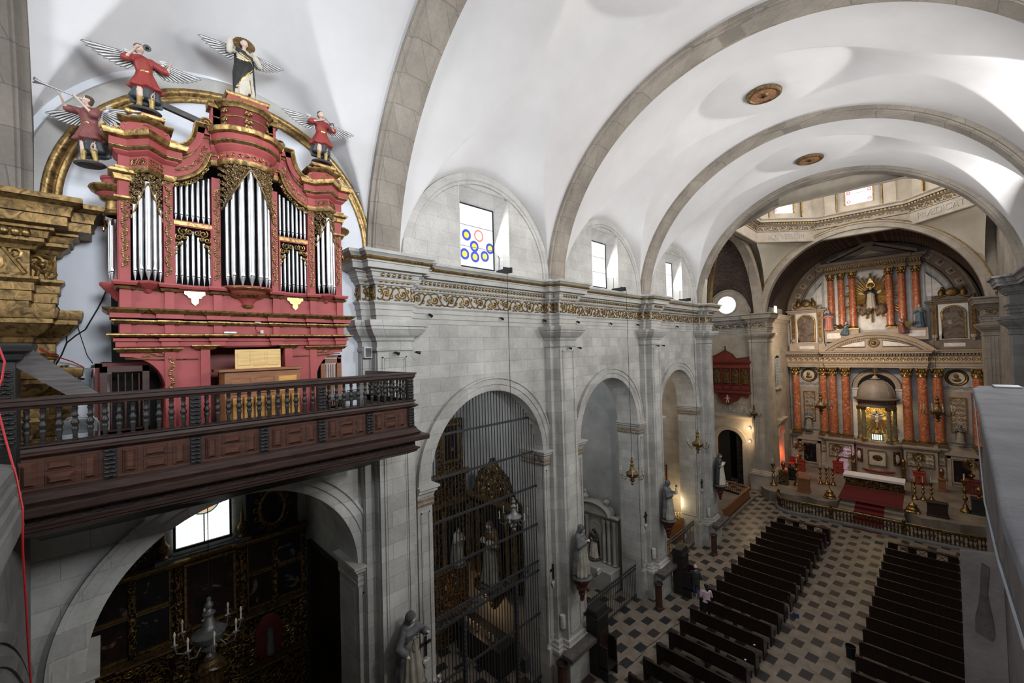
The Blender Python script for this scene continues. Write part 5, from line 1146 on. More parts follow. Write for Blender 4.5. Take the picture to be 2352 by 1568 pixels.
# ================================================================== ANGELS ON THE ORGAN
def horn(p0, p1, r0=.012, r1=.075):
    b = MB(); p0, p1 = Vector(p0), Vector(p1); T = [(0,.018),(.03,.012),(.6,.016),(.8,.026),(.92,.05),(1,r1)]
    b.tube([p0.lerp(p1, t) for t, _ in T], [r for _, r in T], 12, caps=False)
    b.tube([p0.lerp(p1, t) for t, _ in T[::-1]], [r*.86 for _, r in T[::-1]], 12, caps=False); return b
FM = lambda red: [M['skin'], M[red], M['cloth_navy'], M['eye'], M['hair'], M['boot'], M['gold_bright']]
def angel(label, loc, rz, H, red, R_arm, L_arm, horn_pts, lean=0, hyaw=0, hpitch=.1, wings=True, wl=(.16,.16)):
    """R_arm/L_arm: (elbow, wrist) for the figure's right (-y) and left (+y) arm, in a 1.7 m body facing +x"""
    S = H/1.72; t = thing('angel_statue', label, 'statue', loc, rz, 'winged statues crowning the organ'); t.scale = (1.1,1.14,1.02)
    lx = lambda z: lean*(z-.9)
    P = []
    # tunic: bodice and flared skirt, dark under-skirt blown back, boots
    P.append((T_loft([(0,lx(1.42),1.43,.07,.10,0,3,0),(0,lx(1.36),1.37,.12,.19,.02,5,0),(.0,lx(1.2),1.2,.13,.175,.02,5,0),(0,lx(1.02),1.02,.115,.15,.03,6,0),(0,0,.92,.14,.18,.05,7,.4),(-.02,0,.75,.20,.25,.09,7,.9),(-.03,.01,.60,.26,.32,.12,7,1.4),(-.03,.01,.57,.22,.28,.12,7,1.4)]), 1))
    P.append((T_loft([(-.03,0,.70,.17,.21,.05,6,0),(-.05,0,.50,.18,.24,.12,5,.5),(-.09,.0,.34,.17,.26,.16,5,.9),(-.11,.0,.30,.12,.22,.16,5,.9)]), 2))
    P.append((T_loft([(-.14,0,.62,.07,.24,.1,5,0),(-.16,0,.40,.08,.30,.15,5,.6),(-.18,.02,.22,.06,.27,.18,5,1)]), 2))
    for s, kx, fx in ((-1,.07,.06),(1,.05,.0)):
        P += [(T_caps((.02,s*.09,.70),(kx,s*.10,.46),.075,.055), 0), (T_caps((kx,s*.10,.46),(fx-.02,s*.11,.14),.052,.04), 0), (T_caps((kx-.02,s*.105,.32),(fx-.02,s*.11,.08),.060,.048), 5), (T_caps((fx-.03,s*.11,.04),(fx+.13,s*.14,.035),.045,.035), 5)]
    shR, shL = (0, -.17+lx(1.36), 1.35), (0, .17+lx(1.36), 1.35)
    for sh, (el, wr), s in ((shR, R_arm, -1), (shL, L_arm, 1)):
        P += arm(sh, el, wr, 1.0, 1, 0, False, side=s); P.append((T_caps(sh, Vector(sh).lerp(Vector(el), .85), .085, .095), 1))
    P.append((T_caps((0,lx(1.4),1.40),(.02,lx(1.5),1.50),.05,.045), 0))
    P += head((.03, lx(1.58), 1.60), .125, hyaw, hpitch, 4, 0, 3)
    P.append((T_caps((.12,-.05+lx(1.02),1.01),(.13,.06,1.01),.02,.02), 6))
    fuse('body', P, FM(red), t, .013, S=S)
    if wings:
        for s in (-1, 1): feather_wing(s, .95, wl[0 if s < 0 else 1], S).build('wing', [M['silver'], M['wing_line']], t, smooth=40)
    if horn_pts:
        b = horn(*horn_pts); b.v = [tuple(Vector(p)*S) for p in b.v]; b.build('trumpet', M['tin'], t, smooth=50)
    b = MB(); b.lathe([(.02,0),(.26,0),(.30,.03),(.27,.06),(.02,.07)], (0,0,-.035), 18, sx=.8); b.v = [tuple(Vector(p)*S) for p in b.v]; b.build('rocky_base', M['wood_grey'], t, smooth=40)
    return t
ZL = 13+(17.36-13)*.985
angel('red robed angel blowing a trumpet straight outwards above the left organ tower', (XF-.06, O(-1.485), 17.33), -.05, 1.12, 'robe_red',
      ((.10,-.36,1.20), (.30,-.16,1.42)), ((.10,.40,1.14), (.22,.44,1.30)), ((.16,.05,1.56), (.56,.03,1.36)), lean=-.16, hyaw=.15, hpitch=.05)
angel('maroon robed angel raising a long trumpet leftwards at the left end of the organ', (XF-.30, O(-2.17), 16.27), -.75, 1.12, 'robe_maroon',
      ((.22,-.30,1.30), (.42,-.22,1.46)), ((.18,.24,1.14), (.30,.0,1.50)), ((.15,-.02,1.56), (.78,-.40,1.60)), lean=-.06, hyaw=-.5, hpitch=.15)
angel('bright red robed angel playing a short horn above the right organ tower', (XF-.06, O(1.49), 17.33), .05, 1.13, 'robe_red',
      ((.10,-.36,1.22), (.20,-.03,1.36)), ((.12,.34,1.14), (.28,.16,1.16)), ((.17,.0,1.50), (.42,.13,1.16)), lean=-.03, hyaw=.05, hpitch=.2)
angel('half hidden angel with a thin lowered trumpet at the right end of the organ', (XF-.55, O(1.93), 16.25), .9, 1.08, 'robe_maroon',
      ((.22,-.24,1.22), (.46,-.06,1.22)), ((.18,.30,1.2), (.40,.22,1.22)), ((.16,.02,1.52), (.80,.16,1.08)), lean=.04, hyaw=.2, hpitch=0, wl=(.1,.1))
# saint on the centre tower
t = thing('saint_statue', 'winged saint with a scalloped brown halo and black cloak on the topmost organ tower', 'statue', (XF-.08, O(.01), 18.20), 0, 'winged statues crowning the organ'); t.scale = (1.08,1.10,1.02); S = 1.14/1.74
P = [(T_loft([(0,0,1.44,.07,.10,0,3,0),(0,0,1.36,.13,.19,.02,5,0),(0,0,1.15,.14,.19,.02,5,0),(0,.0,.9,.15,.19,.03,7,0),(.0,.01,.5,.17,.21,.06,8,.5),(.0,.02,.05,.19,.24,.09,8,.9),(0,.02,0,.17,.22,.09,8,.9)]), 1),
     # black cloak over the back and across the front to the right hip
     (T_loft([(-.04,0,1.40,.12,.21,.02,5,0),(-.05,0,1.1,.14,.24,.04,5,.5),(-.06,0,.7,.14,.26,.07,6,.8),(-.07,.02,.15,.13,.27,.09,6,1.1),(-.07,.02,.10,.10,.24,.09,6,1.1)]), 2),
     (T_loft([(.03,-.02,1.08,.15,.20,.03,5,0),(.05,-.03,.85,.16,.22,.05,6,.3),(.04,-.09,.6,.15,.17,.06,6,.6),(.02,-.15,.35,.12,.10,.06,6,.9),(0,-.19,.18,.08,.05,.05,5,1)]), 2),
     (T_caps((.13,-.14,1.30),(.15,.13,1.18),.055,.05), 2), (T_caps((.12,-.18,1.34),(.12,-.02,1.30),.05,.05), 2), (T_caps((.16,-.14,1.22),(.18,.14,1.10),.016,.016), 6), (T_caps((.18,-.22,1.02),(.19,.12,1.08),.018,.018), 6),
     (T_caps((.20,.16,.82),(.17,-.04,.52),.016,.016), 6), (T_caps((.17,-.04,.52),(.10,-.22,.20),.016,.016), 6), (T_caps((.18,.10,.5),(.20,.14,.06),.012,.012), 6)]
for sh, el, wr, s in (((0,-.18,1.36),(.06,-.36,1.22),(.10,-.34,1.56),-1), ((0,.18,1.36),(.08,.36,1.08),(.20,.20,1.26),1)): P += arm(sh, el, wr, 1.0, 1, 0, True, True, s); P.append((T_caps(el, Vector(el).lerp(Vector(wr), .7), .07, .085), 1))
P.append((T_caps((0,0,1.40),(.02,0,1.52),.05,.046), 0)); P += head((.03,.0,1.63), .125, .1, .25, 4, 0, 3)
P += [(T_caps((.08,.06,.03),(.22,.08,.03),.04,.03), 4)]
fuse('body', P, [M['skin'], M['cloth_cream'], M['cloth_black'], M['eye'], M['hair'], M['boot'], M['gold_bright']], t, .012, S=S)
for s in (-1, 1): feather_wing(s, .90, .18, S).build('wing', [M['silver'], M['wing_line']], t, smooth=40)
b = MB(); MM = Matrix.Translation((-.06*S, .01, 1.66*S)) @ Matrix.Rotation(PI/2-.25, 4, 'Y') @ Matrix.Rotation(.1, 4, 'X')
b.lathe([(.02,.0),(.10,.01),(.13,.02),(.165,.01),(.165,-.012),(.02,-.015)], (0,0,0), 24, M=MM)
for i in range(24): b.sph(MM @ Vector((.165*cos(2*PI*i/24), .165*sin(2*PI*i/24), 0)), .014, 6, 4)
b.build('halo', M['gold_dull'], t, smooth=50)
# ================================================================== NAVE FURNITURE
# ---- pews
def end_panel(mat, parent, x):
    b = MB(); pts = [(-.06,0),(.44,0),(.46,.06),(.40,.10),(.40,.44),(.44,.50),(.43,.57),(.37,.60),(.26,.585),(.14,.60),(.06,.68),(.03,.80),(.05,.90),(.02,.945),(-.05,.95),(-.10,.90),(-.09,.80)]
    b.prism(pts, x-.03, x+.03, 'x'); return b.build('end_panel', mat, parent, smooth=0)
pew0 = thing('church_pew', 'x', 'pew')
L = 2.92
b = MB(); b.prism([(-.045,.36),(-.02,.36),(-.045,.90),(-.075,.90)], .03, L-.03, 'x'); b.box(.03, L-.03, -.10, -.035, .88, .93); b.build('backrest', M['pew'], pew0, smooth=0)
b = MB(); b.box(.03, L-.03, -.02, .38, .41, .445); b.build('seat', M['pew'], pew0, smooth=0)
b = MB(); b.box(.05, L-.05, -.36, -.20, .17, .21); b.box(.05, L-.05, -.30, -.27, 0, .17); b.build('kneeler', M['pew'], pew0, smooth=0)
b = MB(); b.prism([(-.05,0),(.34,0),(.34,.41),(-.05,.41)], L/2-.03, L/2+.03, 'x'); b.box(L/2-.02, L/2+.02, -.3, -.05, .08, .16); b.build('middle_leg', M['pew'], pew0, smooth=0)
end_panel(M['pew'], pew0, 0); end_panel(M['pew'], pew0, L)
ORD = ['front','second','third','fourth','fifth','sixth','seventh','eighth','ninth','tenth','eleventh','twelfth','thirteenth','fourteenth','fifteenth','sixteenth','seventeenth','eighteenth','nineteenth']
rows = []
for i in range(18): y = 31.98-1.072*i; rows.append((-7.76-.021*i, y, ORD[i], 'left'))
for i in range(15): y = 32.15-1.065*i; rows.append((-2.02-.023*i, y, ORD[i], 'right'))
pt = {pew0.name: kids(pew0)}
for i, (x, y, o_, side) in enumerate(rows):
    p = pew0 if i == 0 else copy_tree(pew0, None, pt)
    p.location = (x, y, 0); p.scale.x = 1.0 if side == 'left' else .985
    p['label'] = 'dark wooden pew in the %s block, %s row counting back from the altar rail' % (side, o_); p['group'] = 'pews facing the altar'
for x, y, L_, nm in ((-7.60, 33.04, 2.88, 'left'), (-1.96, 33.26, 2.84, 'right')):
    t = thing('kneeling_desk', 'long dark kneeling desk with crossed cut-outs in front of the %s block of pews' % nm, 'kneeler', (x, y, 0)); b = MB()
    b.box(0, L_, -.16, .12, .86, .91); b.box(0, L_, .0, .04, .06, .16)
    n = 3; w = .44; gap = [(L_*f_-w/2, L_*f_+w/2) for f_ in (.22, .50, .78)]; xs = [0]+[q for g_ in gap for q in g_]+[L_]
    for i in range(0, 8, 2): b.box(xs[i], xs[i+1], .0, .04, .1, .88)
    for a, c_ in gap: b.box(a, c_, 0, .04, .1, .45); b.box(a, c_, 0, .04, .80, .88)
    b.build('front_board', M['pew'], t, smooth=0)
    for a, c_ in gap: q = MB(); q.tube([(a,.02,.45),(c_,.02,.80)], .014, 5); q.tube([(a,.02,.80),(c_,.02,.45)], .014, 5); q.build('cross_brace', M['pew'], t)
    for x_ in (.02, L_-.02): q = MB(); q.box(x_-.03, x_+.03, -.25, .14, 0, .88); q.build('end_panel', M['pew'], t, smooth=0)
# worn brass corners on two pew ends, their shine painted in pale
for x, y, nm in ((-5.20, 18.36, 'fourteenth'), (-5.22, 17.27, 'fifteenth')):
    b = MB(); b.box(x-.04, x+.02, y-.06, y+.02, .952, .962); tag(b.build('brass_corner', mat_plain('pale_brass_shine', (.6,.65,.7), .6), smooth=0), 'small white leaflet left on the aisle end of the %s pew of the left block' % nm, 'cornerpiece')

# ---- people
t = thing('person', 'man in a dark green jacket and jeans walking away beside the left pews', 'person', (-8.66, 21.35, 0), PI/2+.15)
M['jacket'] = mat_noise('dark_green_jacket', (.016,.022,.017), (.035,.042,.034), 6, .7, bump=.1); M['jeans'] = mat_noise('blue_jeans', (.03,.045,.08), (.055,.08,.13), 8, .8, bump=.1)
M['shoe'] = mat_plain('light_shoe', (.35,.33,.30), .6); M['blouse'] = mat_noise('pink_blouse', (.50,.36,.42), (.68,.52,.58), 6, .7, bump=.1); M['trouser'] = mat_plain('navy_trousers', (.012,.014,.022), .8); M['hair_black'] = mat_plain('black_hair', (.012,.010,.010), .5)
P = [(T_loft([(0,0,1.45,.07,.10,0,3,0),(0,0,1.38,.12,.20,.01,3,0),(0,0,1.2,.13,.21,.01,4,0),(.0,0,1.0,.125,.185,.02,4,0),(0,0,.80,.13,.19,.02,5,0),(0,0,.77,.11,.17,.02,5,0)]), 1)]
for s, fk, fa in ((-1, (.10,.52), (-.08,.10)), (1, (.02,.50), (.10,.06))):
    P += [(T_caps((0,s*.09,.86),(fk[0],s*.10,fk[1]),.095,.065), 2), (T_caps((fk[0],s*.10,fk[1]),(fa[0],s*.10,fa[1]),.064,.05), 2), (T_caps((fa[0]-.03,s*.10,.05),(fa[0]+.15,s*.11,.04),.05,.04), 4)]
for s in (-1, 1): P += arm((0,s*.20,1.38), (.0,s*.27,1.10), (.20,s*.16,1.02), 1.0, 1, 0, True, False, s); P.append((T_caps((0,s*.2,1.36),(.0,s*.27,1.1),.068,.055), 1)); P.append((T_caps((.0,s*.27,1.1),(.16,s*.18,1.03),.055,.045), 1))
P.append((T_caps((0,0,1.40),(.02,0,1.52),.058,.055), 0)); P += head((.03,0,1.62), .122, 0, -.15, 5, 0, 3, bald=True); P.append((T_ell((-.01,0,1.585), (.098,.088,.06)), 5))
fuse('body', P, [M['skin'], M['jacket'], M['jeans'], M['eye'], M['shoe'], M['hair_black']], t, .010)
t = thing('person', 'woman with long dark hair in a pale pink top standing between the left pews', 'person', (-7.72, 20.22, 0), 2.2)
P = [(T_loft([(0,0,1.34,.06,.09,0,3,0),(0,0,1.28,.11,.17,.01,3,0),(0.02,0,1.12,.135,.175,.01,4,0),(.0,0,.95,.12,.16,.02,4,0),(0,0,.80,.14,.19,.02,5,0),(0,0,.77,.12,.17,.02,5,0)]), 1)]
for s in (-1, 1): P += [(T_caps((0,s*.09,.82),(.02,s*.09,.46),.095,.065), 2), (T_caps((.02,s*.09,.46),(0,s*.09,.08),.062,.045), 2), (T_caps((-.02,s*.09,.045),(.13,s*.10,.035),.045,.035), 4)]
for s, el, wr in ((-1,(.02,-.24,1.02),(.20,-.08,1.08)), (1,(.02,.24,1.02),(.22,.06,1.04))): P += arm((0,s*.17,1.27), el, wr, .95, 1, 0, False, False, s); P.append((T_caps((0,s*.17,1.27), el, .062,.052), 1))
P.append((T_caps((0,0,1.30),(.02,0,1.40),.05,.046), 0)); P += head((.03,0,1.49), .115, .2, -.3, 5, 0, 3, long_hair=True)
fuse('body', P, [M['skin'], M['blouse'], M['trouser'], M['eye'], M['shoe'], M['hair_black']], t, .010)

# ---- cleaning things and small floor items
t = thing('broom', 'thin handled broom with blue bristles leaning on the aisle end of a left pew', 'broom')
MB().tube([(-5.02,22.98,.93),(-4.76,23.08,.16)], .012, 6).build('handle', M['wood_mid'], t)
MB().box(-.13, .13, -.03, .03, 0, .17).build('bristles', mat_plain('blue_bristles', (.03,.06,.16), .8), t, (-4.74,23.10,0), smooth=0)
t = thing('mop', 'mop with a pale handle and reddish strings standing in the aisle beside a left pew', 'mop')
MB().tube([(-4.80,22.15,.88),(-4.82,22.16,.08)], .013, 6).build('handle', M['cloth_cream'], t)
b = MB()
for i in range(18): a = 2*PI*i/18; b.tube([(-4.82,22.16,.10),(-4.82+.10*cos(a),22.16+.10*sin(a),.06),(-4.82+(.2+.05*(i%3))*cos(a),22.16+(.2+.04*(i%2))*sin(a),.012)], .014, 5)
b.build('mop_head', mat_noise('red_grey_mop_strings', (.10,.05,.04), (.22,.18,.16), 14, .9), t)
t = thing('waste_basket', 'round black waste basket in the aisle beside the right block of pews', 'waste basket', (-2.58, 21.65, 0))
b = MB(); b.lathe([(.0,.0),(.14,0),(.175,.46),(.185,.47),(.165,.47),(.135,.02),(0,.02)], n=20); b.build('bin', M['black_iron'], t)
tag(MB().tube([(-9.6,14.2,.012),(-9.2,15.0,.012),(-8.9,15.4,.012),(-8.85,16.0,.012),(-8.9,16.6,.012),(-8.75,17.4,.012),(-8.7,18.3,.012),(-8.45,19.3,.012),(-8.3,20.0,.012)], .012, 5).build('floor_cable', M['cable_black']), 'thin dark cable lying across the chequered floor left of the pews', 'cable')

# ---- poor boxes, wall lamps, confessionals
def post(x, y, label):
    t = thing('offering_box', label, 'offering box', (x, y, 0)); b = MB(); b.lathe([(.20,0),(.20,.06),(.175,.10),(.17,1.10),(.20,1.13),(.20,1.18)], n=8); b.build('post', M['wood_panel'], t, smooth=20); b = MB(); b.lathe([(.21,1.18),(.22,1.21),(.20,1.24),(.06,1.25),(0,1.25)], n=16); b.build('lid', M['wood_dark'], t)
post(-10.0, 12.1, 'wooden offering post at the pilaster between the first and second arches'); post(-9.72, 19.42, 'wooden offering post at the pilaster between the second and third arches'); post(-9.62, 26.68, 'wooden offering post at the pilaster after the third arch')
for y, z, nm in ((12.52, 2.45, 'between the first and second arches'), (20.06, 2.30, 'between the second and third arches'), (27.66, 2.15, 'after the third arch')):
    t = thing('wall_lamp', 'white boxy lamp low on the pilaster ' + nm, 'lamp', (XB+.02, y, z)); b = MB(); b.lathe([(.0,-.24),(.10,-.24),(.105,-.22),(.105,.22),(.10,.24),(0,.24)], (.10,0,0), 16); b.build('shade', mat_plain('white_lamp_shade', (.55,.54,.52), .5), t); MB().box(-.02, .03, -.03, .03, -.05, .05).build('bracket', M['black_iron'], t, smooth=0)
def confess(x, y, H_, label):
    t = thing('confessional', label, 'confessional', (x, y, 0)); b = MB(); b.box(-.42, .12, -.40, .38, 0, H_-.35); b.build('cabin', M['wood_black'], t, bevel=.015)
    b = MB(); b.box(.12, .15, -.32, .30, .15, H_-.9); b.bev(.15, .17, -.26, .24, .25, 1.0, .03, 'x'); b.build('door', M['wood_dark'], t, smooth=0)
    b = MB(); b.molding([(0,H_-.37),(.04,H_-.34),(.07,H_-.28),(.07,H_-.25),(0,H_-.24)], [(-.42,-.40),(.12,-.40),(.12,.38),(-.42,.38)], closed=True, side=1); b.prism([(-.44,H_-.26),(.14,H_-.26),(.06,H_-.02),(-.36,H_-.02)], -.40, .38, 'y'); b.build('hood', M['wood_black'], t, smooth=20)
    b = MB(); b.box(.12, .50, .30, .36, 0, 1.30); b.box(.12, .50, -.36, -.30, 0, 1.30); b.box(.12, .52, -.36, .36, .42, .47); b.prism([(.12,1.30),(.5,1.3),(.44,1.42),(.12,1.42)], .28, .37, 'y'); b.build('kneeling_sides', M['wood_black'], t, smooth=0)
confess(-9.58, 14.1, 2.55, 'dark wooden confessional beside the arch of the stone altar chapel'); confess(-9.35, 21.55, 2.35, 'dark wooden confessional at the third arch near the standing man')

# ---- saints on brackets
def bracket(x, y, z, label):
    t = thing('wall_bracket', label, 'bracket', (x, y, z)); b = MB()
    b.lathe([(.05,-.95),(.10,-.86),(.08,-.78),(.16,-.66),(.14,-.58),(.24,-.44),(.22,-.36),(.34,-.2),(.36,-.14),(.30,-.1),(.42,-.06),(.44,0),(0,.01)], (0,0,0), 20, sx=.85); b.build('console', mat_noise('dark_red_carved_console', (.035,.008,.007), (.09,.02,.017), 5, .6), t, smooth=40)
    b = MB()
    for s in (-1, 1): b.sph((.20,s*.26,-.02), (.08,.07,.09), 8, 6); b.sph((.20,s*.26,.07), (.055,.05,.06), 8, 6); b.tube([(.2,s*.3,-.05),(.28,s*.42,.02)], [.04,.01], 6, flat=.3)
    b.build('cherub_heads', M['lamp_grey'], t); return t
def robed(label, x, y, z, H, rz, cloak, hooded=True, rosary=False, child=False, arms=None, robe='cloth_ivory', face=None, beard=None, group='saints on wall brackets', fold=1.0, base=True, vox=.016):
    S = H/1.74; t = thing('saint_statue', label, 'statue', (x, y, z), rz, group); t.scale = (1.05,1.16,1.0)
    P = [(T_loft([(0,0,1.44,.07,.10,0,3,0),(0.01,0,1.36,.12,.18,.01,5,0),(.02,0,1.15,.135,.175,.02,5,0),(.03,0,.92,.14,.175,.03,9,0),(.05,0,.45,.17,.22,.06*fold,9,.4),(.06,0,.06,.20,.28,.09*fold,9,.8),(.05,0,0,.18,.26,.09*fold,9,.8)]), 1)]
    P.append((T_loft([(-.05,0,1.52,.08,.10,.0,5,0),(-.05,0,1.40,.12,.205,.02,5,0),(-.07,0,1.05,.13,.26,.04,6,.5),(-.09,0,.6,.13,.29,.06,6,.8),(-.11,0,.12,.13,.31,.08,6,1.1),(-.11,0,.08,.10,.28,.08,6,1.1)]), 2))
    P.append((T_loft([(.02,0,1.42,.10,.15,.02,5,0),(.05,0,1.30,.135,.215,.02,5,0),(.03,0,1.15,.12,.215,.03,6,.3),(.02,0,1.1,.10,.2,.03,6,.3)]), 2))
    P.append((T_caps((.14,0,1.15),(.24,.02,.10),.055,.075), 1)); P.append((T_caps((.12,.08,1.0),(.20,.15,.05),.04,.06), 1)); P.append((T_caps((.12,-.08,1.0),(.20,-.14,.05),.04,.06), 1))
    A = arms or (((.06,-.26,1.10),(.24,-.05,1.24)), ((.06,.26,1.10),(.25,.06,1.20)))
    for (el, wr), s in zip(A, (-1, 1)): P += arm((0,s*.18,1.35), el, wr, 1.0, 2, 0, False, side=s); P.append((T_caps((0,s*.18,1.34), el, .075,.085), 2)); P.append((T_caps(el, Vector(el).lerp(Vector(wr), .72), .085, .09), 1 if not hooded else 2))
    P.append((T_caps((0,0,1.40),(.03,0,1.52),.05,.048), 0)); P += head((.05,0,1.60), .122, .0, -.25 if hooded else 0, 4, 0, 3, hood=2 if hooded else None, beard=beard)
    P += [(T_caps((.10,s*.08,.03),(.26,s*.10,.03),.045,.035), 4) for s in (-1,1)]
    fuse('body', P, [face or M['skin_pale'], M[robe], M[cloak], M['eye'], M['hair']], t, vox, S=S)
    if rosary: MB().tube([((.20+.02*sin(a))*S, .085*sin(a)*1.2*S, (1.02+.17*cos(a))*S) for a in [2*PI*i/24 for i in range(24)]], .007, 5, closed=True).build('rosary', M['black'], t)
    if child:
        q = []; q += [(T_loft([(.34,.30,1.34,.03,.04,0,3,0),(.34,.30,1.24,.05,.06,.02,4,0),(.34,.30,1.1,.06,.07,.05,5,0),(.34,.30,1.06,.05,.06,.05,5,0)]), 1)]; q += head((.36,.30,1.42), .058, 0, 0, 4, 0, 3); fuse('carried_child', q, [M['skin_pale'], M['cloth_cream'], M['cloak_grey'], M['eye'], M['hair']], t, .012, S=S)
    if base: b = MB(); b.lathe([(.30*S,-.07),(.34*S,-.05),(.32*S,-.01),(.26*S,0),(0,0)], (.03,0,0), 16); b.build('plinth', M['cloak_grey'], t)
    return t
bx_ = XM+.34
bracket(bx_, 5.60, 4.32, 'carved red bracket under the veiled saint nearest the organ gallery'); robed('veiled saint with a long rosary, on the pilaster nearest the organ gallery', bx_, 5.60, 4.38, 1.86, .25, 'cloak_grey', True, True, arms=(((.02,-.33,1.08),(.18,-.26,.94)), ((.10,.30,1.14),(.28,.24,1.20))))
bracket(bx_, 13.10, 4.14, 'carved red bracket under the hooded friar between first and second arches'); robed('hooded friar statue with clasped hands and pale robe between the first and second arches', bx_, 13.10, 4.20, 1.90, .25, 'cloak_grey')
bracket(bx_, 20.70, 3.97, 'carved red bracket under the friar holding a child before the third arch'); robed('friar statue in grey hood holding up a small child, between second and third arches', bx_, 20.70, 4.03, 1.95, .3, 'cloak_grey', True, child=True, arms=(((.06,-.26,1.10),(.24,-.05,1.14)), ((.10,.28,1.12),(.30,.30,1.08))))
bracket(bx_, 28.30, 3.84, 'carved red bracket under the friar in a blue black cape after the third arch'); robed('bareheaded friar statue in dark blue cape and cream habit after the third arch', bx_, 28.30, 3.90, 1.98, .35, 'cloth_navy', False, robe='cloth_cream')
t = thing('cast_flowers', 'two yellow sunflowers at the feet of the friar holding a child', 'flowers', (bx_+.25, 21.15, 3.97)); b = MB()
for y_, z_ in ((-.05,.12),(.16,.0)):
    b.tube([(0,y_*.4,-.05),(.05,y_,z_)], .008, 5)
    for i in range(12): a = 2*PI*i/12; b.sph((.06,y_+.075*cos(a),z_+.075*sin(a)), (.012,.035,.035), 6, 4)
b.build('petals', mat_plain('yellow_petals', (.75,.58,.05), .6), t); b = MB()
for y_, z_ in ((-.05,.12),(.16,.0)): b.sph((.07,y_,z_), (.02,.045,.045), 8, 5)
b.build('flower_centres', M['hair'], t)
t['category'] = 'flowers'; t.name = 'sunflowers'
def candle_holder(label, x, y, z):
    t = thing('candle_bracket', label, 'candle holder', (x, y, z)); b = MB(); b.tube([(-.25,0,-.1),(-.1,.0,-.15),(.05,.05,0)], .014, 6); b.tube([(-.2,-.0,-.1),(0,.22,-.02)], .012, 6); b.build('arms', M['wood_panel'], t)
    for p in ((.05,.05,0),(0,.22,-.02)): q = MB(); q.lathe([(.03,0),(.05,.01),(.03,.02),(.035,.08),(.06,.15),(.055,.15),(.03,.09)], p, 10); q.build('glass_cup', mat_plain('white_glass_cup', (.5,.48,.46), .3), t)
for y_, nm in ((6.05, 'veiled saint nearest the organ gallery'), (13.75, 'hooded friar between first and second arches'), (21.3, 'friar holding a child'), (28.85, 'friar in the blue black cape')): candle_holder('small candle bracket with white glass cups beside the ' + nm, XM+.52, y_+.1, 4.25-.02*y_)
# stations of the cross
for y_, z_, nm in ((6.55, 4.5, 'beside the grille nearest the organ gallery'), (12.32, 4.35, 'before the second pilaster'), (19.80, 4.15, 'before the third pilaster'), (27.35, 4.0, 'before the last pilaster')):
    t = thing('wall_cross', 'small dark wooden cross with a heart emblem below, ' + nm, 'cross', (XW+.10, y_, z_)); b = MB(); b.box(0, .04, -.035, .035, -.28, .28); b.box(0, .04, -.17, .17, .04, .12); b.build('cross', M['wood_black'], t, smooth=0); b = MB(); b.sph((.04,-.05,-.42), (.03,.07,.07), 8, 6); b.sph((.04,.05,-.42), (.03,.07,.07), 8, 6); b.lathe([(0,-.66),(.09,-.46)], (.03,0,0), 10, sx=.4); b.build('heart_emblem', M['silver'], t)

# ---- hanging lamps
def chandelier(label, x, y, z, S, n, top, style='grey'):
    mat = {'grey': M['lamp_grey'], 'brass': M['gold_shade']}[style]; t = thing('hanging_lamp', label, 'chandelier', (x, y, z)); t.scale = (1,1,1)
    b = MB(); b.lathe([(q*S, w*S) for q, w in [(0,-.62),(.06,-.60),(.09,-.52),(.04,-.46),(.10,-.40),(.16,-.34),(.06,-.28),(.14,-.22),(.30,-.12),(.33,0),(.36,.04),(.30,.08),(.20,.12),(.13,.24),(.08,.42),(.11,.46),(.14,.50),(.08,.54),(.05,.60),(.09,.66),(.09,.72),(.04,.78),(.05,.86),(.0,.90)]], n=20); b.build('body', mat, t, smooth=50)
    b = MB(); b.tube([(0,0,.88*S),(0,0,top-z)], .010, 5); b.build('suspension_wire', M['black_iron'], t)
    a0 = MB(); a0.tube([(.22*S,0,-.1*S),(.42*S,0,-.26*S),(.62*S,0,-.16*S),(.66*S,0,.02*S)], .018*S, 6); a0.lathe([(.02*S,.0),(.07*S,.02*S),(.02*S,.03*S)], (.66*S,0,.02*S), 8); A = a0.build('arm', mat, t)
    c0 = MB(); c0.lathe([(.018*S,0),(.018*S,.20*S),(.03*S,.24*S),(.02*S,.29*S),(0,.33*S)], (.66*S,0,.04*S), 8); Cn = c0.build('candle_bulb', M['cloth_cream'], A)
    for i in range(1, n):
        a = A.copy(); COL.objects.link(a); a.rotation_euler.z = 2*PI*i/n; c_ = Cn.copy(); COL.objects.link(c_); c_.parent = a
    return t
chandelier('grey hanging lamp with electric candles in front of the iron grille of the first arch', -9.85, 9.64, 7.42, .74, 6, 15.7)
chandelier('brass hanging lamp with curved arms in front of the second arch', -9.85, 17.46, 7.05, .86, 6, 15.7, 'brass')
chandelier('brass hanging lamp in front of the third arch', -9.85, 25.3, 7.02, .95, 6, 15.7, 'brass')

M['grille_iron'] = mat_plain('dusty_wrought_iron', (.04,.041,.043), .6, .3)
# ---- iron work of the arches
xg = -10.95
gr = thing('iron_grille', 'tall black iron grille with a gate filling the first arch', 'iron grille'); yc, R = ARC[1]
bar0 = None
for i in range(37):
    y = yc-R+.08+i*(2*R-.16)/36; zt = ZS[1]+math.sqrt(max(0, R*R-(y-yc)**2))-.02; b = MB(); b.tube([(xg,y,.02),(xg,y,zt)], .017, 6); b.build('bar', M['grille_iron'], gr, smooth=60)
for z in (10.35, 9.0, 7.65, 6.15, 4.72, 4.36, 2.7, .3):
    dy = R-.02 if z <= ZS[1] else math.sqrt(R*R-(z-ZS[1])**2)-.02; b = MB(); b.box(xg-.02, xg+.035, yc-dy, yc+dy, z-.035, z+.035)
    if z <= 9: [b.sph((xg+.03, yc-dy+.2+j*.28, z+.02), .018, 5, 4) for j in range(int(2*dy/.28))]
    b.build('cross_rail', M['grille_iron'], gr, smooth=0)
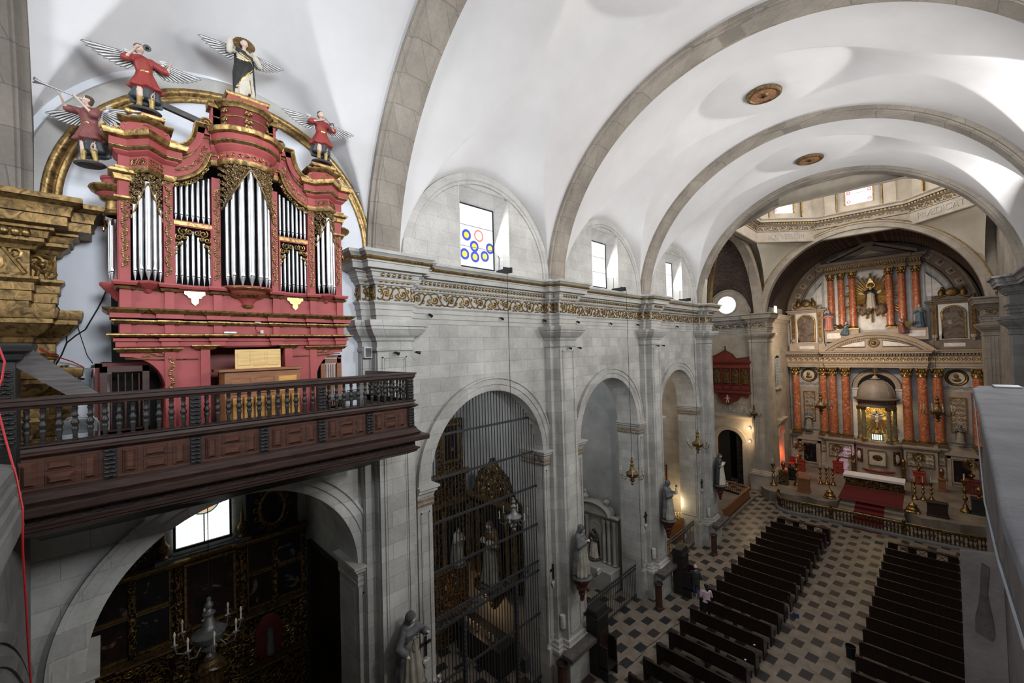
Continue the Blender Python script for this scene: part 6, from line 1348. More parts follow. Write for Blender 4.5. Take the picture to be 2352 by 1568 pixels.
b = MB(); scrolls(b, lambda s, t_, e: (xg+.02, yc-R+.1+s, 4.54+t_), 3.6, .26, .42, 1.0, 5); b.build('scroll_band', M['grille_iron'], gr, smooth=60)
o = text_obj('iron_lettering', 'ARII', .30, M['grille_iron'], Matrix(((0,0,1,xg+.03),(1,0,0,yc+R-.75),(0,1,0,4.54),(0,0,0,1))), gr)
for y in (yc-1.15, yc+1.25): b = MB(); b.box(xg-.05, xg+.06, y-.06, y+.06, 0, 4.36); [b.sph((xg+.07, y, .2+j*.16), (.02,.05,.06), 6, 4) for j in range(26)]; b.build('gate_post', M['grille_iron'], gr, smooth=40)
b = MB(); b.box(xg-.04, xg+.14, yc+1.5, yc+1.8, 1.0, 1.5); b.build('lock_box', M['grille_iron'], gr, smooth=0)
for k, H_, lab in ((2, 1.80, 'low black iron railing with spiked bars across the second arch'), (3, 1.70, 'low black iron railing hung with notes across the third arch')):
    yc, R = ARC[k]; t = thing('iron_railing', lab, 'railing')
    for i in range(31):
        y = yc-R+.06+i*(2*R-.12)/30; b = MB(); b.tube([(xg,y,.02),(xg,y,H_-.12),(xg,y,H_+.02)], [.014,.014,.004], 6); b.build('bar', M['grille_iron'], t, smooth=60)
    for z in (H_-.12, H_-.30, .18): b = MB(); b.box(xg-.02, xg+.025, yc-R, yc+R, z-.025, z+.025); b.build('cross_rail', M['grille_iron'], t, smooth=0)
    if k == 2: b = MB(); b.box(xg-.14, xg-.10, yc-R+.1, yc-R+1.2, .1, 1.3); b.build('red_cloth_panel', mat_noise('red_cloth', (.16,.012,.014), (.22,.02,.02), 8, .8), t, smooth=0)
    else:
        for i, (yy, zz) in enumerate(((-2.0,1.0),(-1.4,1.2),(1.1,1.1),(1.6,1.25),(2.1,1.2),(.5,.9),(-.6,.9))):
            b = MB(); b.box(xg+.02, xg+.03, yc+yy-.07, yc+yy+.07, zz-.15, zz+.12); b.build('paper_notice', mat_plain('pale_notice', (.45,.46,.46) if i % 2 == 0 else (.36,.22,.10), .7), t, smooth=0)
# ================================================================== SIDE CHAPELS
ZC = 11.9
for k, (y0, y1) in enumerate(((-1.6, 5.0), (6.3, 12.4), (14.0, 20.0), (21.4, 27.6))):
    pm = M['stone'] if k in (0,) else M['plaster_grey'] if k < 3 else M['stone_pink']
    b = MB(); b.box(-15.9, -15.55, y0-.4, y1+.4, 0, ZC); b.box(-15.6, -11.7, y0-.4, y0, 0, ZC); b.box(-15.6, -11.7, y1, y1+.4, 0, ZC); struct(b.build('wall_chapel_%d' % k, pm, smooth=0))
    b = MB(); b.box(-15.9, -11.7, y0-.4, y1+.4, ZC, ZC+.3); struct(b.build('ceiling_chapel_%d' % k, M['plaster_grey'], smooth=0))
def mat_painting(name, ground, flesh, dark=(.004,.004,.004), seed=0.0, scale=1.6):
    m = NT(name); g = m.n('ShaderNodeTexCoord'); mp = m.n('ShaderNodeMapping'); mp.inputs['Location'].default_value = (seed, seed*1.7, seed*.6); m.l(g, 'Object', mp, 0)
    nz = m.n('ShaderNodeTexNoise', i_Scale=scale, i_Detail=5.0, i_Distortion=1.5); m.l(mp, 0, nz, 'Vector'); r = m.ramp([(.35, dark), (.52, ground), (.60, tuple(c*.5 for c in ground)), (.68, flesh)]); m.l(nz, 'Fac', r, 0); m.l(r, 0, m.bsdf, 'Base Color'); m.set(rough=.35, spec=.3); return m.mat
PA = [mat_painting('dark_oil_painting_%d' % i, c_, f_, seed=i*3.1) for i, (c_, f_) in enumerate((((.014,.009,.006),(.13,.09,.065)), ((.012,.010,.009),(.10,.09,.08)), ((.02,.009,.007),(.14,.10,.075)), ((.010,.010,.012),(.11,.10,.09))))]
M['gold_statue'] = mat_gold('dark_gilt_drapery', (.03,.016,.008), (.16,.09,.035), 9, .5, .5, .4)
# ---- chapel under the organ: gilded altarpiece on the back wall
xa = -15.5
al = thing('altarpiece', 'dark gilded altarpiece with rows of paintings in the chapel under the organ', 'altarpiece')
b = MB(); b.box(xa-.04, xa+.05, -.9, 4.95, 0, 7.15); b.build('carved_back', M['gold_dark'], al, smooth=0)
def framed(parent, x, y0, y1, z0, z1, pm, w=.07, fm='gold_dull', oval=False, ax='x'):
    b = MB()
    if oval:
        cy, cz, ry, rz = (y0+y1)/2, (z0+z1)/2, (y1-y0)/2, (z1-z0)/2
        V = [(cy+ry*cos(2*PI*i/32), cz+rz*sin(2*PI*i/32)) for i in range(32)]; b.prism(V, x, x+.05, ax); f = b.build('painting', pm, parent, smooth=0)
        q = MB(); P3 = [((x+.05, u, v) if ax == 'x' else (u, x+.05, v)) for u, v in V]; q.tube(P3, w*.8, 6, closed=True)
        for i in range(14):
            a = 2*PI*i/14; s_ = spiral(0,0,w*1.3,1.2,i,1,8); o_ = (cy+(ry+w*1.3)*cos(a), cz+(rz+w*1.3)*sin(a)); q.tube([((x+.04, o_[0]+u, o_[1]+v) if ax == 'x' else (o_[0]+u, x+.04, o_[1]+v)) for u, v in s_], w*.3, 5)
        q.build('frame', M['gold'], f, smooth=50); return f
    if ax == 'x': b.box(x, x+.03, y0, y1, z0, z1)
    else: b.box(y0, y1, x-.03, x, z0, z1)
    f = b.build('painting', pm, parent, smooth=0); q = MB()
    for a, c_, e_, g_ in ((y0-w,y1+w,z0-w,z0),(y0-w,y1+w,z1,z1+w),(y0-w,y0,z0,z1),(y1,y1+w,z0,z1)):
        if ax == 'x': q.bev(x, x+.09, a, c_, e_, g_, .02, 'x')
        else: q.box(a, c_, x-.09, x, e_, g_)
    q.build('frame', M[fm], f, smooth=0); return f
for i, (y0, y1) in enumerate(((-.45,.40),(.58,1.24),(3.22,3.86),(4.05,4.75))):
    framed(al, xa+.05, y0, y1, 6.12, 7.0, PA[i % 4]); framed(al, xa+.05, y0, y1, 5.02, 5.98, PA[(i+2) % 4])
framed(al, xa+.05, 1.68, 2.78, 5.15, 6.92, PA[2], .1)
for y in (.49, 1.46, 3.02, 3.95, -.6):
    b = MB(); b.lathe([(.09,4.95),(.10,5.0),(.07,5.05),(.075,5.5),(.09,5.55),(.07,5.6),(.065,6.6),(.10,6.75),(.12,6.9),(.12,6.98)], (xa+.14, y, 0), 12); [b.tube([(xa+.14+.075*cos(a+j*.9), y+.075*sin(a+j*.9), 5.05+j*.17) for j in range(9)], .014, 5) for a in (0, 2.1, 4.2)]; b.build('twisted_column', M['gold_dark'], al, smooth=50)
for z, o_ in ((7.02, .22), (4.72, .30), (3.0, .25)): b = MB(); b.molding([(0,z),(o_*.4,z+.04),(o_*.5,z+.1),(o_,z+.15),(o_,z+.21),(0,z+.23)], [(xa+.05,-.9),(xa+.05,.45),(xa+.16,.45),(xa+.16,1.5),(xa+.05,1.5),(xa+.05,2.95),(xa+.16,2.95),(xa+.16,4.0),(xa+.05,4.0),(xa+.05,4.95)]); b.build('cornice', M['gold_dull'], al, smooth=25)
b = MB()
for i in range(70): y, z = -.8+5.6*random.random(), 3.3+1.3*random.random(); b.tube([(xa+.08, y+u_, z+v_) for u_, v_ in spiral(0,0,.10+.06*random.random(),1.3,random.random()*6,1,9)], .018, 5)
b.build('scroll_carving', M['gold'], al, smooth=50)
b = MB(); b.sph((xa+.12, 3.75, 3.9), (.1,.42,.75), 18, 12); b.build('red_mandorla', mat_noise('red_niche_lining', (.075,.006,.005), (.12,.014,.012), 6, .7), al)
b = MB(); b.lathe([(.12,3.4),(.13,3.7),(.09,3.95),(.10,4.05),(.06,4.2),(0,4.25)], (xa+.25, 3.75, 0), 14); b.build('niche_figure', M['cloak_grey'], al)
b = MB(); b.prism([(1.3,3.0),(2.95,3.0),(2.95,4.3)]+[(2.12+.83*cos(PI*i/16), 4.3+.55*sin(PI*i/16)) for i in range(1,16)]+[(1.3,4.3)], xa+.05, xa+.5, 'x'); b.build('central_niche', M['gold_dark'], al, smooth=20)
robed('large dark bearded statue seated in the central niche of the altarpiece under the organ', xa+.75, 2.12, 3.0, 1.7, 0, 'gold_statue', False, robe='gold_statue', group='altarpiece statues', base=True, vox=.025)
framed(al, xa+.05, 3.55, 4.28, 7.45, 8.55, PA[3], .08, 'gold', True); framed(al, xa+.05, .0, .75, 7.45, 8.55, PA[1], .08, 'gold', True)
b = MB(); b.box(xa-.04, xa+.02, 3.2, 4.7, 7.2, 8.75); b.box(xa-.04, xa+.02, -.5, 1.1, 7.2, 8.75); b.build('upper_back', M['wood_black'], al, smooth=0)
b = MB(); b.box(xa-.02, xa+.30, .95, 1.35, 7.20, 7.34); b.box(xa-.02, xa+.30, 2.85, 3.25, 7.20, 7.34); b.box(xa-.02, xa+.2, 1.3, 2.9, 7.24, 7.30); b.build('window_ledge', M['cloak_grey'], al, smooth=0)
for y in (1.15, 3.05): b = MB(); b.lathe([(.11,7.34),(.12,7.38),(.06,7.44),(.13,7.58),(.15,7.70),(.08,7.78),(.05,7.86),(.04,8.1),(.05,8.14),(.02,8.2),(.01,8.45),(0,8.5)], (xa+.14, y, 0), 14); b.tube([(xa+.14, y-.12, 7.5),(xa+.14,y-.2,7.6),(xa+.14,y-.16,7.72),(xa+.14,y-.1,7.7)], .015, 5); b.build('urn_finial', M['gold_dull'], al, smooth=50)
w = struct(thing('window_5', None, None)); b = MB(); b.box(xa-.01, xa+.01, 1.42, 2.76, 7.50, 9.2); m = NT('pale_green_leaded_glass'); g = m.n('ShaderNodeNewGeometry'); bk = m.n('ShaderNodeTexBrick', offset=0.0); sp = m.n('ShaderNodeSeparateXYZ'); m.l(g, 'Position', sp, 0); cb = m.n('ShaderNodeCombineXYZ'); m.l(sp, 1, cb, 0); m.l(sp, 2, cb, 1); m.l(cb, 0, bk, 'Vector')
for k_, v_ in (('Color1',(.95,1,.97,1)),('Color2',(1,1,1,1)),('Mortar',(.35,.55,.42,1)),('Scale',1.0),('Mortar Size',.006),('Brick Width',.12),('Row Height',.16)): bk.inputs[k_].default_value = v_
m.l(bk, 'Color', m.bsdf, 'Emission Color'); m.l(bk, 'Color', m.bsdf, 'Base Color'); m.set(estr=1.9, rough=.2); b.build('glass', m.mat, w, smooth=0)
b = MB(); b.lathe([(0,0),(.40,0),(.40,.01),(0,.01)], n=32, M=Matrix.Translation((xa+.012,2.1,8.72)) @ Matrix.Rotation(PI/2,4,'Y')); b.build('painted_roundel', NT('amber_roundel_glass').set(col=(.7,.45,.25), emis=(.8,.55,.32), estr=.9).mat, w, smooth=0)
b = MB(); b.tube([(xa+.03,2.1+.40*cos(a),8.72+.40*sin(a)) for a in [2*PI*i/32 for i in range(32)]], .022, 6, closed=True); b.build('roundel_ring', NT('teal_glass_ring').set(col=(.08,.25,.25), emis=(.1,.3,.3), estr=.3).mat, w)
b = MB(); b.box(xa, xa+.04, 2.08, 2.11, 7.5, 8.32); 
for y_ in (1.40, 2.76): b.box(xa-.0, xa+.06, y_-.03, y_+.03, 7.45, 9.2)
b.box(xa, xa+.08, 1.38, 2.8, 7.42, 7.5); b.build('window_frame', M['wood_black'], w, smooth=0)
# big dark canvas on the right wall of that chapel
t = thing('wall_painting', 'large dark canvas on the right wall of the chapel under the organ', 'painting'); b = MB(); b.box(-15.0, -12.1, 4.93, 4.98, 1.0, 6.6); b.build('canvas', mat_painting('black_canvas', (.022,.016,.012), (.05,.035,.025), seed=9), t, smooth=0); b = MB(); [b.box(a, c_, 4.88, 4.99, e_, g_) for a, c_, e_, g_ in ((-15.1,-12.0,.9,1.0),(-15.1,-12.0,6.6,6.7),(-15.1,-15.0,.9,6.7),(-12.1,-12.0,.9,6.7))]; b.build('frame', M['wood_black'], t, smooth=0)
# pendant lamp in front of it
chandelier('grey bell-shaped hanging lamp with white candle bulbs in the chapel under the organ', -12.6, 1.78, 6.25, 1.0, 8, 9.9)
# ---- first chapel: two gilded altarpieces behind the grille
al = thing('altarpiece', 'tall narrow gilded altarpiece with an upper painting behind the left of the grille', 'altarpiece'); xa = -15.45
b = MB(); b.box(xa-.05, xa+.15, 9.6, 11.95, 0, 7.5); b.box(xa-.05, xa+.12, 10.4, 11.8, 7.5, 9.9); b.build('carved_back', M['gold_dark'], al, smooth=0)
framed(al, xa+.12, 10.75, 11.45, 8.1, 9.6, PA[2], .13, 'gold')
for z, o_ in ((7.3,.35),(6.0,.3),(3.2,.3),(1.2,.2)): b = MB(); b.molding([(0,z),(o_*.4,z+.06),(o_,z+.18),(o_,z+.26),(0,z+.3)], [(xa+.15,9.5),(xa+.15,12.0)]); b.build('cornice', M['gold_dull'], al, smooth=25)
for y in (10.5, 11.85): b = MB(); b.lathe([(.12,3.45),(.14,3.5),(.10,3.6),(.09,5.6),(.15,5.85),(.17,6.0)], (xa+.3, y, 0), 12); [b.tube([(xa+.3+.10*cos(a+j*.8), y+.10*sin(a+j*.8), 3.6+j*.25) for j in range(9)], .022, 5) for a in (0, 3.14)]; b.build('twisted_column', M['gold'], al, smooth=50)
b = MB(); b.prism([(10.8,3.5),(11.6,3.5)]+[(11.2+.4*cos(PI*i/14), 4.9+.4*sin(PI*i/14)) for i in range(15)], xa+.15, xa+.2, 'x'); b.build('niche', M['wood_black'], al, smooth=0)
robed('pale robed statue in the niche of the narrow altarpiece behind the grille', xa+.4, 11.2, 3.5, 1.6, 0, 'cloth_ivory', False, group='altarpiece statues', vox=.02)
al = thing('altarpiece', 'pointed gilded altarpiece with a robed statue behind the middle of the grille', 'altarpiece'); ya = 12.36
b = MB(); b.prism([(-15.2,2.8),(-12.1,2.8),(-12.15,6.5),(-12.5,6.7),(-12.9,7.5),(-13.6,7.95),(-13.75,8.2),(-13.95,7.95),(-14.6,7.5),(-15.0,6.7),(-15.2,6.4)], ya-.25, ya, 'y'); b.build('carved_back', M['gold_dark'], al, smooth=0)
b = MB()
for i in range(60):
    q = random.random(); x_ = -13.65+(random.random()-.5)*2.8*(1-q*.9); z_ = 6.5+1.5*q; b.tube([(x_+u_, ya-.28, z_+v_) for u_, v_ in spiral(0,0,.13,1.3,random.random()*6,1,9)], .028, 5)
b.build('crest_carving', M['gold'], al, smooth=50)
for x in (-15.0,-14.6,-12.7,-12.25): b = MB(); b.lathe([(.11,2.9),(.13,3.0),(.10,3.1),(.09,5.6),(.14,5.9),(.16,6.1)], (x, ya-.35, 0), 12); [b.tube([(x+.10*cos(a+j*.8), ya-.35+.10*sin(a+j*.8), 3.1+j*.27) for j in range(10)], .022, 5) for a in (0, 3.14)]; b.build('twisted_column', M['gold'], al, smooth=50)
b = MB(); b.molding([(0,6.1),(.1,6.15),(.3,6.35),(.3,6.45),(0,6.5)], [(-12.0,ya-.25),(-15.3,ya-.25)], side=-1); b.build('cornice', M['gold'], al, smooth=25)
b = MB(); b.prism([(-14.3,2.9),(-13.0,2.9)]+[(-13.65+.65*cos(PI*i/14), 5.3+.65*sin(PI*i/14)) for i in range(15)], ya-.27, ya-.24, 'y'); b.build('niche', M['wood_black'], al, smooth=0)
b = MB(); b.lathe([(.1,1.9),(.25,2.1),(.5,2.5),(.55,2.8),(.8,2.9),(.85,3.0),(0,3.02)], (-13.45, ya-.5, 0), 20, sx=1.1); b.build('corbel', M['gold_dark'], al, smooth=40)
robed('tall white robed statue standing before the pointed gilded altarpiece behind the grille', -13.5, ya-.55, 3.05, 2.6, -PI/2, 'gold_statue', False, group='altarpiece statues', vox=.03)
t = thing('altar_table', 'dark altar table with small candles behind the grille', 'altar'); b = MB(); b.box(-14.9, -12.2, 10.9, 11.9, 0, 1.1); b.build('table', M['wood_black'], t, smooth=0); b = MB(); [b.lathe([(.03,1.1),(.03,1.35),(0,1.37)], (-14.6+.25*i, 11.2, 0), 8) for i in range(9)]; b.build('candles', M['cloth_cream'], t)
# ---- second chapel: grey stone altar with a niche saint
al = thing('stone_altar', 'grey stone altar with curved pediment, paired columns and a niche in the second chapel', 'altar'); ya = 19.95
b = MB(); b.box(-14.6, -12.1, ya-.25, ya, 0, 3.5); b.build('back', M['stone_plain'], al, smooth=0)
b = MB(); n = 20; b.prism([(-14.5,3.72),(-12.55,3.72)]+[(-13.52+1.0*cos(PI*i/n), 3.72+.5*sin(PI*i/n)) for i in range(n+1)], ya-.5, ya, 'y'); b.molding([(0,3.45),(.05,3.5),(.1,3.6),(.22,3.68),(.22,3.75),(0,3.78)], [(-12.1,ya),(-12.1,ya-.3),(-14.6,ya-.3),(-14.6,ya)], side=-1)
b.ring(-13.52, 3.72, [(1.0,0),(1.0,.62),(1.1,.66),(1.15,.62),(1.15,0)], 0, PI, 24, 'y', ya, -1, 1, .55); b.build('pediment', M['stone_plain'], al, smooth=30)
for x in (-14.3,-14.0,-12.9,-12.6,-12.25): b = MB(); b.lathe([(.13,1.1),(.13,1.16),(.10,1.2),(.10,2.2),(.085,3.2),(.12,3.3),(.13,3.45)], (x, ya-.36, 0), 14); b.build('column', M['stone_plain'], al)
b = MB(); b.prism([(-13.92,1.2),(-13.12,1.2)]+[(-13.52+.40*cos(PI*i/14), 2.72+.40*sin(PI*i/14)) for i in range(15)], ya-.30, ya-.25, 'y'); b.build('niche', M['stone_tan'], al, smooth=0); b = MB(); b.ring(-13.52, 2.72, [(.40,0),(.40,.08),(.48,.08),(.48,0)], 0, PI, 18, 'y', ya-.25, -1); b.build('niche_arch', M['stone_plain'], al, smooth=30)
b = MB(); b.box(-14.7, -12.0, ya-1.2, ya-.2, 0, 1.05); b.build('altar_block', M['stone_plain'], al, smooth=0); b = MB(); b.box(-13.7, -13.4, ya-.52, ya-.5, 1.06, 1.14); b.build('name_card', M['cloth_cream'], al, smooth=0)
robed('small female saint in white and black standing in the niche of the stone altar', -13.52, ya-.42, 1.22, 1.55, -PI/2, 'cloth_black', True, robe='cloth_cream', group='altarpiece statues', base=True, vox=.018)
for x, nm in ((-14.2,'left'),(-12.76,'right')): t = thing('stone_urn', 'stone urn on the %s shoulder of the stone altar pediment' % nm, 'urn', (x, ya-.2, 3.95 if nm == 'left' else 3.90)); b = MB(); b.lathe([(.12,.0),(.12,.1),(.05,.16),(.16,.32),(.2,.5),(.1,.62),(.06,.66),(.1,.74),(.08,.84),(0,.88)], n=16); b.build('urn', M['stone_plain'], t); MB().box(-.14, .14, -.14, .14, -.2, 0).build('pedestal', M['stone_plain'], t, smooth=0)
t = thing('kneeler', 'red kneeler behind the railing of the second arch', 'kneeler'); b = MB(); b.box(-12.2, -11.5, 14.7, 15.4, .3, .45); b.build('cushion', mat_noise('red_velvet', (.22,.03,.02), (.32,.05,.03), 8, .8), t, bevel=.03); b = MB(); b.box(-12.2, -12.1, 14.7, 15.4, 0, .9); b.box(-11.6, -11.5, 14.7, 15.4, 0, .35); b.build('frame', M['wood_panel'], t, smooth=0)
# ---- third chapel: candle-lit shelf
t = thing('shuttered_panel', 'tall narrow wooden louvred panel on the far wall of the third chapel', 'shutter'); b = MB(); [b.box(-13.2, -12.95, 27.52, 27.58, 3.5+.11*i, 3.57+.11*i) for i in range(10)]; b.build('slats', M['wood_orange'], t, smooth=0); b = MB(); b.box(-13.26, -13.2, 27.5, 27.6, 3.4, 4.75); b.box(-12.95, -12.89, 27.5, 27.6, 3.4, 4.75); b.build('frame', M['wood_panel'], t, smooth=0)
t = thing('votive_shelf', 'candle shelf with small offerings at the end of the third chapel', 'shelf'); b = MB(); b.box(-13.6, -11.6, 26.9, 27.5, 0, 1.6); b.build('shelf', M['wood_mid'], t, smooth=0); b = MB(); [b.lathe([(.05,1.6),(.05,1.75+.05*(i%3)),(0,1.77+.05*(i%3))], (-13.4+.2*i, 27.15, 0), 8) for i in range(9)]; b.build('candles', M['cloth_cream'], t)
# ================================================================== SANCTUARY
M['marble_red'] = NT('red_marble').mat
m = NT('veined_red_marble'); g = m.n('ShaderNodeTexCoord'); nz = m.n('ShaderNodeTexNoise', i_Scale=3.2, i_Detail=8.0, i_Distortion=2.0, i_Roughness=.65); m.l(g, 'Object', nz, 'Vector'); r = m.ramp([(.30, (.22,.055,.022)), (.50, (.42,.125,.055)), (.58, (.48,.19,.10)), (.64, (.66,.46,.32))]); m.l(nz, 'Fac', r, 0); m.l(r, 0, m.bsdf, 'Base Color'); m.set(rough=.3); M['marble_red'] = m.mat
M['marble_white'] = mat_noise('silvery_white_marble', (.50,.49,.50), (.72,.71,.72), 2.5, .35, bump=0)
M['marble_grey'] = mat_noise('blue_grey_marble', (.26,.28,.30), (.46,.47,.49), 2.0, .4, bump=0)
M['marble_olive'] = mat_noise('olive_brown_marble', (.10,.085,.05), (.26,.22,.14), 4, .35, bump=0)
M['beige'] = mat_noise('beige_painted_stone', (.30,.24,.19), (.42,.345,.28), 1.5, .6, bump=.05)
M['beige_dark'] = mat_noise('brown_and_shaded_stone', (.12,.095,.075), (.20,.16,.13), 1.5, .6, bump=.05)
M['brass'] = mat_gold('polished_brass', (.09,.052,.016), (.32,.205,.075), 7, .28, .95, .1)
M['carpet'] = mat_noise('deep_red_carpet', (.075,.004,.006), (.12,.010,.011), 20, .95, bump=.3)
M['red_bright'] = mat_noise('red_cloth_bright', (.24,.022,.016), (.34,.045,.03), 6, .8)
M['linen'] = mat_noise('white_linen', (.68,.66,.68), (.80,.78,.80), 4, .8)
M['platform'] = mat_noise('worn_banded_marble', (.12,.097,.078), (.27,.23,.19), .8, .45, bump=.05, world=True)
AC, AY = -3.30, 49.6
# platform with wavy front and the central steps
b = MB()
front = [(-10.3,39.73),(-9.9,39.15),(-9.52,38.86),(-8.6,38.75),(-7.75,38.85),(-6.95,39.15),(-6.3,38.82),(-5.65,38.92),(-5.15,39.5),(-5.0,40.85),(-1.56,41.0),(-1.28,40.2),(-.6,39.2),(.3,39.55),(1.2,39.5),(2.2,40.0),(3.3,40.3)]
b.prism(front+[(3.3,50.2),(-10.0,50.2),(-10.0,42.0),(-10.3,41.2)], 0, .80, 'z'); struct(b.build('floor_sanctuary', M['platform'], smooth=0))
b = MB()
for i in range(4): b.box(-5.0-.05*(3-i), -1.5+.05*(3-i), 38.6+.62*i, 41.1, 0, .2*(i+1)-(.01 if i == 3 else 0))
struct(b.build('floor_sanctuary_steps', M['platform'], smooth=0))
b = MB(); b.box(-5.20, -1.56, 41.0, 44.3, .80, .825); b.box(-5.2,-1.56,40.3,41.05,.80,.82); b.add([(-4.15,36.6,.012),(-2.5,36.6,.012),(-2.5,38.58,.012),(-4.15,38.58,.012)], [(0,1,2,3)])
for i in range(4):
    y, z = 38.6+.62*i, .2*(i+1)+.012; y2 = y+.62
    b.add([(-4.15,y-.012,z-.2),(-2.5,y-.012,z-.2),(-2.5,y-.012,z),(-4.15,y-.012,z)], [(0,1,2,3)]); b.add([(-4.15,y-.012,z),(-2.5,y-.012,z),(-2.5,y2,z),(-4.15,y2,z)], [(0,1,2,3)])
b.box(-5.20, -1.56, 40.35, 41.05, .805, .825)
tag(b.build('red_carpet', M['carpet'], smooth=0), 'deep red carpet running from the altar table down the sanctuary steps to the floor', 'carpet')
# ---- high altar
ha = thing('high_altar', 'monumental high altar with red marble columns and a domed tabernacle at the far end', 'altar', (AC, AY, .8)); ha.location = (0,0,0)
Yb = 50.0
b = MB(); b.box(-9.95, 3.3, Yb, Yb+.25, .8, 16.0); b.box(-6.9, .2, Yb, Yb+.25, 16, 20.3); b.build('back_wall', M['marble_grey'], ha, smooth=0)
b = MB(); b.prism([(-9.4,15.9)]+[(AC-.1-6.1*cos(PI*i/30), 15.3+6.1*sin(PI*i/30)) for i in range(31)]+[(2.7,15.9)], Yb+.05, Yb+.3, 'y'); b.build('arched_back', M['marble_grey'], ha, smooth=0)
b = MB(); b.box(-4.75, -2.0, Yb-.06, Yb, 13.9, 19.3); b.box(-6.8, -6.45, Yb-.05, Yb, 14, 19.3); b.box(-.2, .1, Yb-.05, Yb, 14, 19.3); b.box(-6.0,-5.7,Yb-.05,Yb,14,19.3); b.box(-1.05,-.75,Yb-.05,Yb,14,19.3); b.build('white_panel', M['marble_white'], ha, smooth=0)
for s in (-1, 1):
    a0 = PI*.08 if s > 0 else PI*.92; V = [(AC-.1+s*4.9*cos(t_), 15.6+4.4*sin(t_)) for t_ in [.22+.55*i/12 for i in range(13)]]
    b = MB(); b.prism([(AC-.1+s*3.6, V[0][1])]+V+[(AC-.1+s*3.6, V[-1][1])], Yb-.08, Yb+.1, 'y'); b.build('white_panel', M['marble_white'], ha, smooth=0)
# coffered arch band
b = MB(); cz, RR = 15.35, 6.15; b.ring(AC-.1, cz, [(5.35,0),(5.35,.25),(5.45,.3),(5.55,.2),(6.4,.2),(6.5,.3),(6.6,.25),(6.6,0)], .12, PI-.12, 48, 'y', Yb, -1); b.build('coffered_arch', M['beige_dark'], ha, smooth=30)
gb, wb = MB(), MB()
for i in range(17):
    a = .22+(PI-.44)*i/16; Mx = Matrix.Translation((AC-.1+5.97*cos(a), Yb-.22, cz+5.97*sin(a))) @ Matrix.Rotation(-(a-PI/2), 4, 'Y')
    wb.box(-.22, .22, -.03, .03, -.22, .22, Mx); gb.box(-.15, .15, -.06, .0, -.15, .15, Mx); gb.sph(Mx @ Vector((0,-.08,0)), .09, 8, 5)
wb.build('coffer_frame', M['beige'], ha, smooth=0); gb.build('coffer_rosette', M['beige_dark'], ha, smooth=40)
# base
pb = [(-9.98,Yb),(-9.98,49.55),(-7.45,49.55),(-7.45,49.35),(-7.0,49.35),(-7.0,48.95),(-4.95,48.95)]
pb2 = [(AC*2-x, y) for x, y in pb[::-1]]; pb2[-1] = (3.38, Yb); pb2[-2] = (3.38, 49.55)
pod = [(AC+1.62*cos(a), 49.45+1.25*sin(a)) for a in [PI+PI*i/20 for i in range(21)]]
plan_a = pb+pod+pb2
b = MB(); b.molding([(.06,.8),(.06,1.05),(.02,1.1),(.0,1.15),(0,3.45),(.04,3.48),(.06,3.55),(.14,3.62),(.18,3.70),(.18,3.80),(.05,3.84),(.05,4.02),(-.4,4.03)], plan_a); b.build('podium', M['beige'], ha, smooth=30)
b = MB(); b.prism(plan_a, 3.9, 4.03, 'z'); b.build('podium_top', M['beige'], ha, smooth=0)
def gpanel(x0, x1, z0, z1, y, style='scroll', ground='cloth_cream'):
    p = MB(); p.box(x0, x1, y-.03, y+.02, z0, z1); P_ = p.build('relief_panel', M[ground], ha, smooth=0)
    q = MB(); [q.box(a, c_, y-.08, y, e_, g_) for a, c_, e_, g_ in ((x0-.05,x1+.05,z0-.05,z0+.02),(x0-.05,x1+.05,z1-.02,z1+.05),(x0-.05,x0+.02,z0,z1),(x1-.02,x1+.05,z0,z1))]; q.build('gilt_frame', M['gold'], P_, smooth=0)
    q = MB(); w, h = x1-x0, z1-z0; nx, nz = max(1, round(w/.42)), max(1, round(h/.42))
    for i in range(nx):
        for j in range(nz):
            c_ = (x0+(i+.5)*w/nx, z0+(j+.5)*h/nz); rr = min(w/nx, h/nz)*.42
            for e_ in (0, PI): q.tube([(c_[0]+u_+cos(e_)*rr*.4, y-.035, c_[1]+v_) for u_, v_ in spiral(0,0,rr,1.3,e_+i+j,1 if (i+j)%2 else -1,9)], .018, 5)
    q.build('relief_scrolls', M['gold'], P_, smooth=50)
for s in (-1, 1):
    mx = lambda a, c_: sorted((AC+s*(a-AC), AC+s*(c_-AC)))
    gpanel(*mx(-6.76,-5.16), 2.15, 3.25, 48.95); gpanel(*mx(-7.42,-7.08), 2.42, 3.35, 49.35); gpanel(*mx(-9.78,-9.40), 2.42, 3.38, 49.55)
    a, c_ = mx(-8.9,-7.88); f = framed(ha, 49.5, a, c_, 1.15, 2.92, PA[0 if s < 0 else 3], .13, 'beige', ax='y')
    b = MB(); [b.box(e_, g_, 49.34, 49.56, .8, 3.3) for e_, g_ in ((a-.35,a-.13),(c_+.13,c_+.35))]; b.box(a-.35, c_+.35, 49.34, 49.56, 3.05, 3.3); b.box(a-.5, c_+.5, 49.25, 49.56, 3.3, 3.42)
    b.prism([((a+c_)/2+.95*cos(PI*i/14), 3.42+.38*sin(PI*i/14)) for i in range(15)], 49.3, 49.56, 'y'); b.build('door_surround', M['beige'], ha, smooth=20)
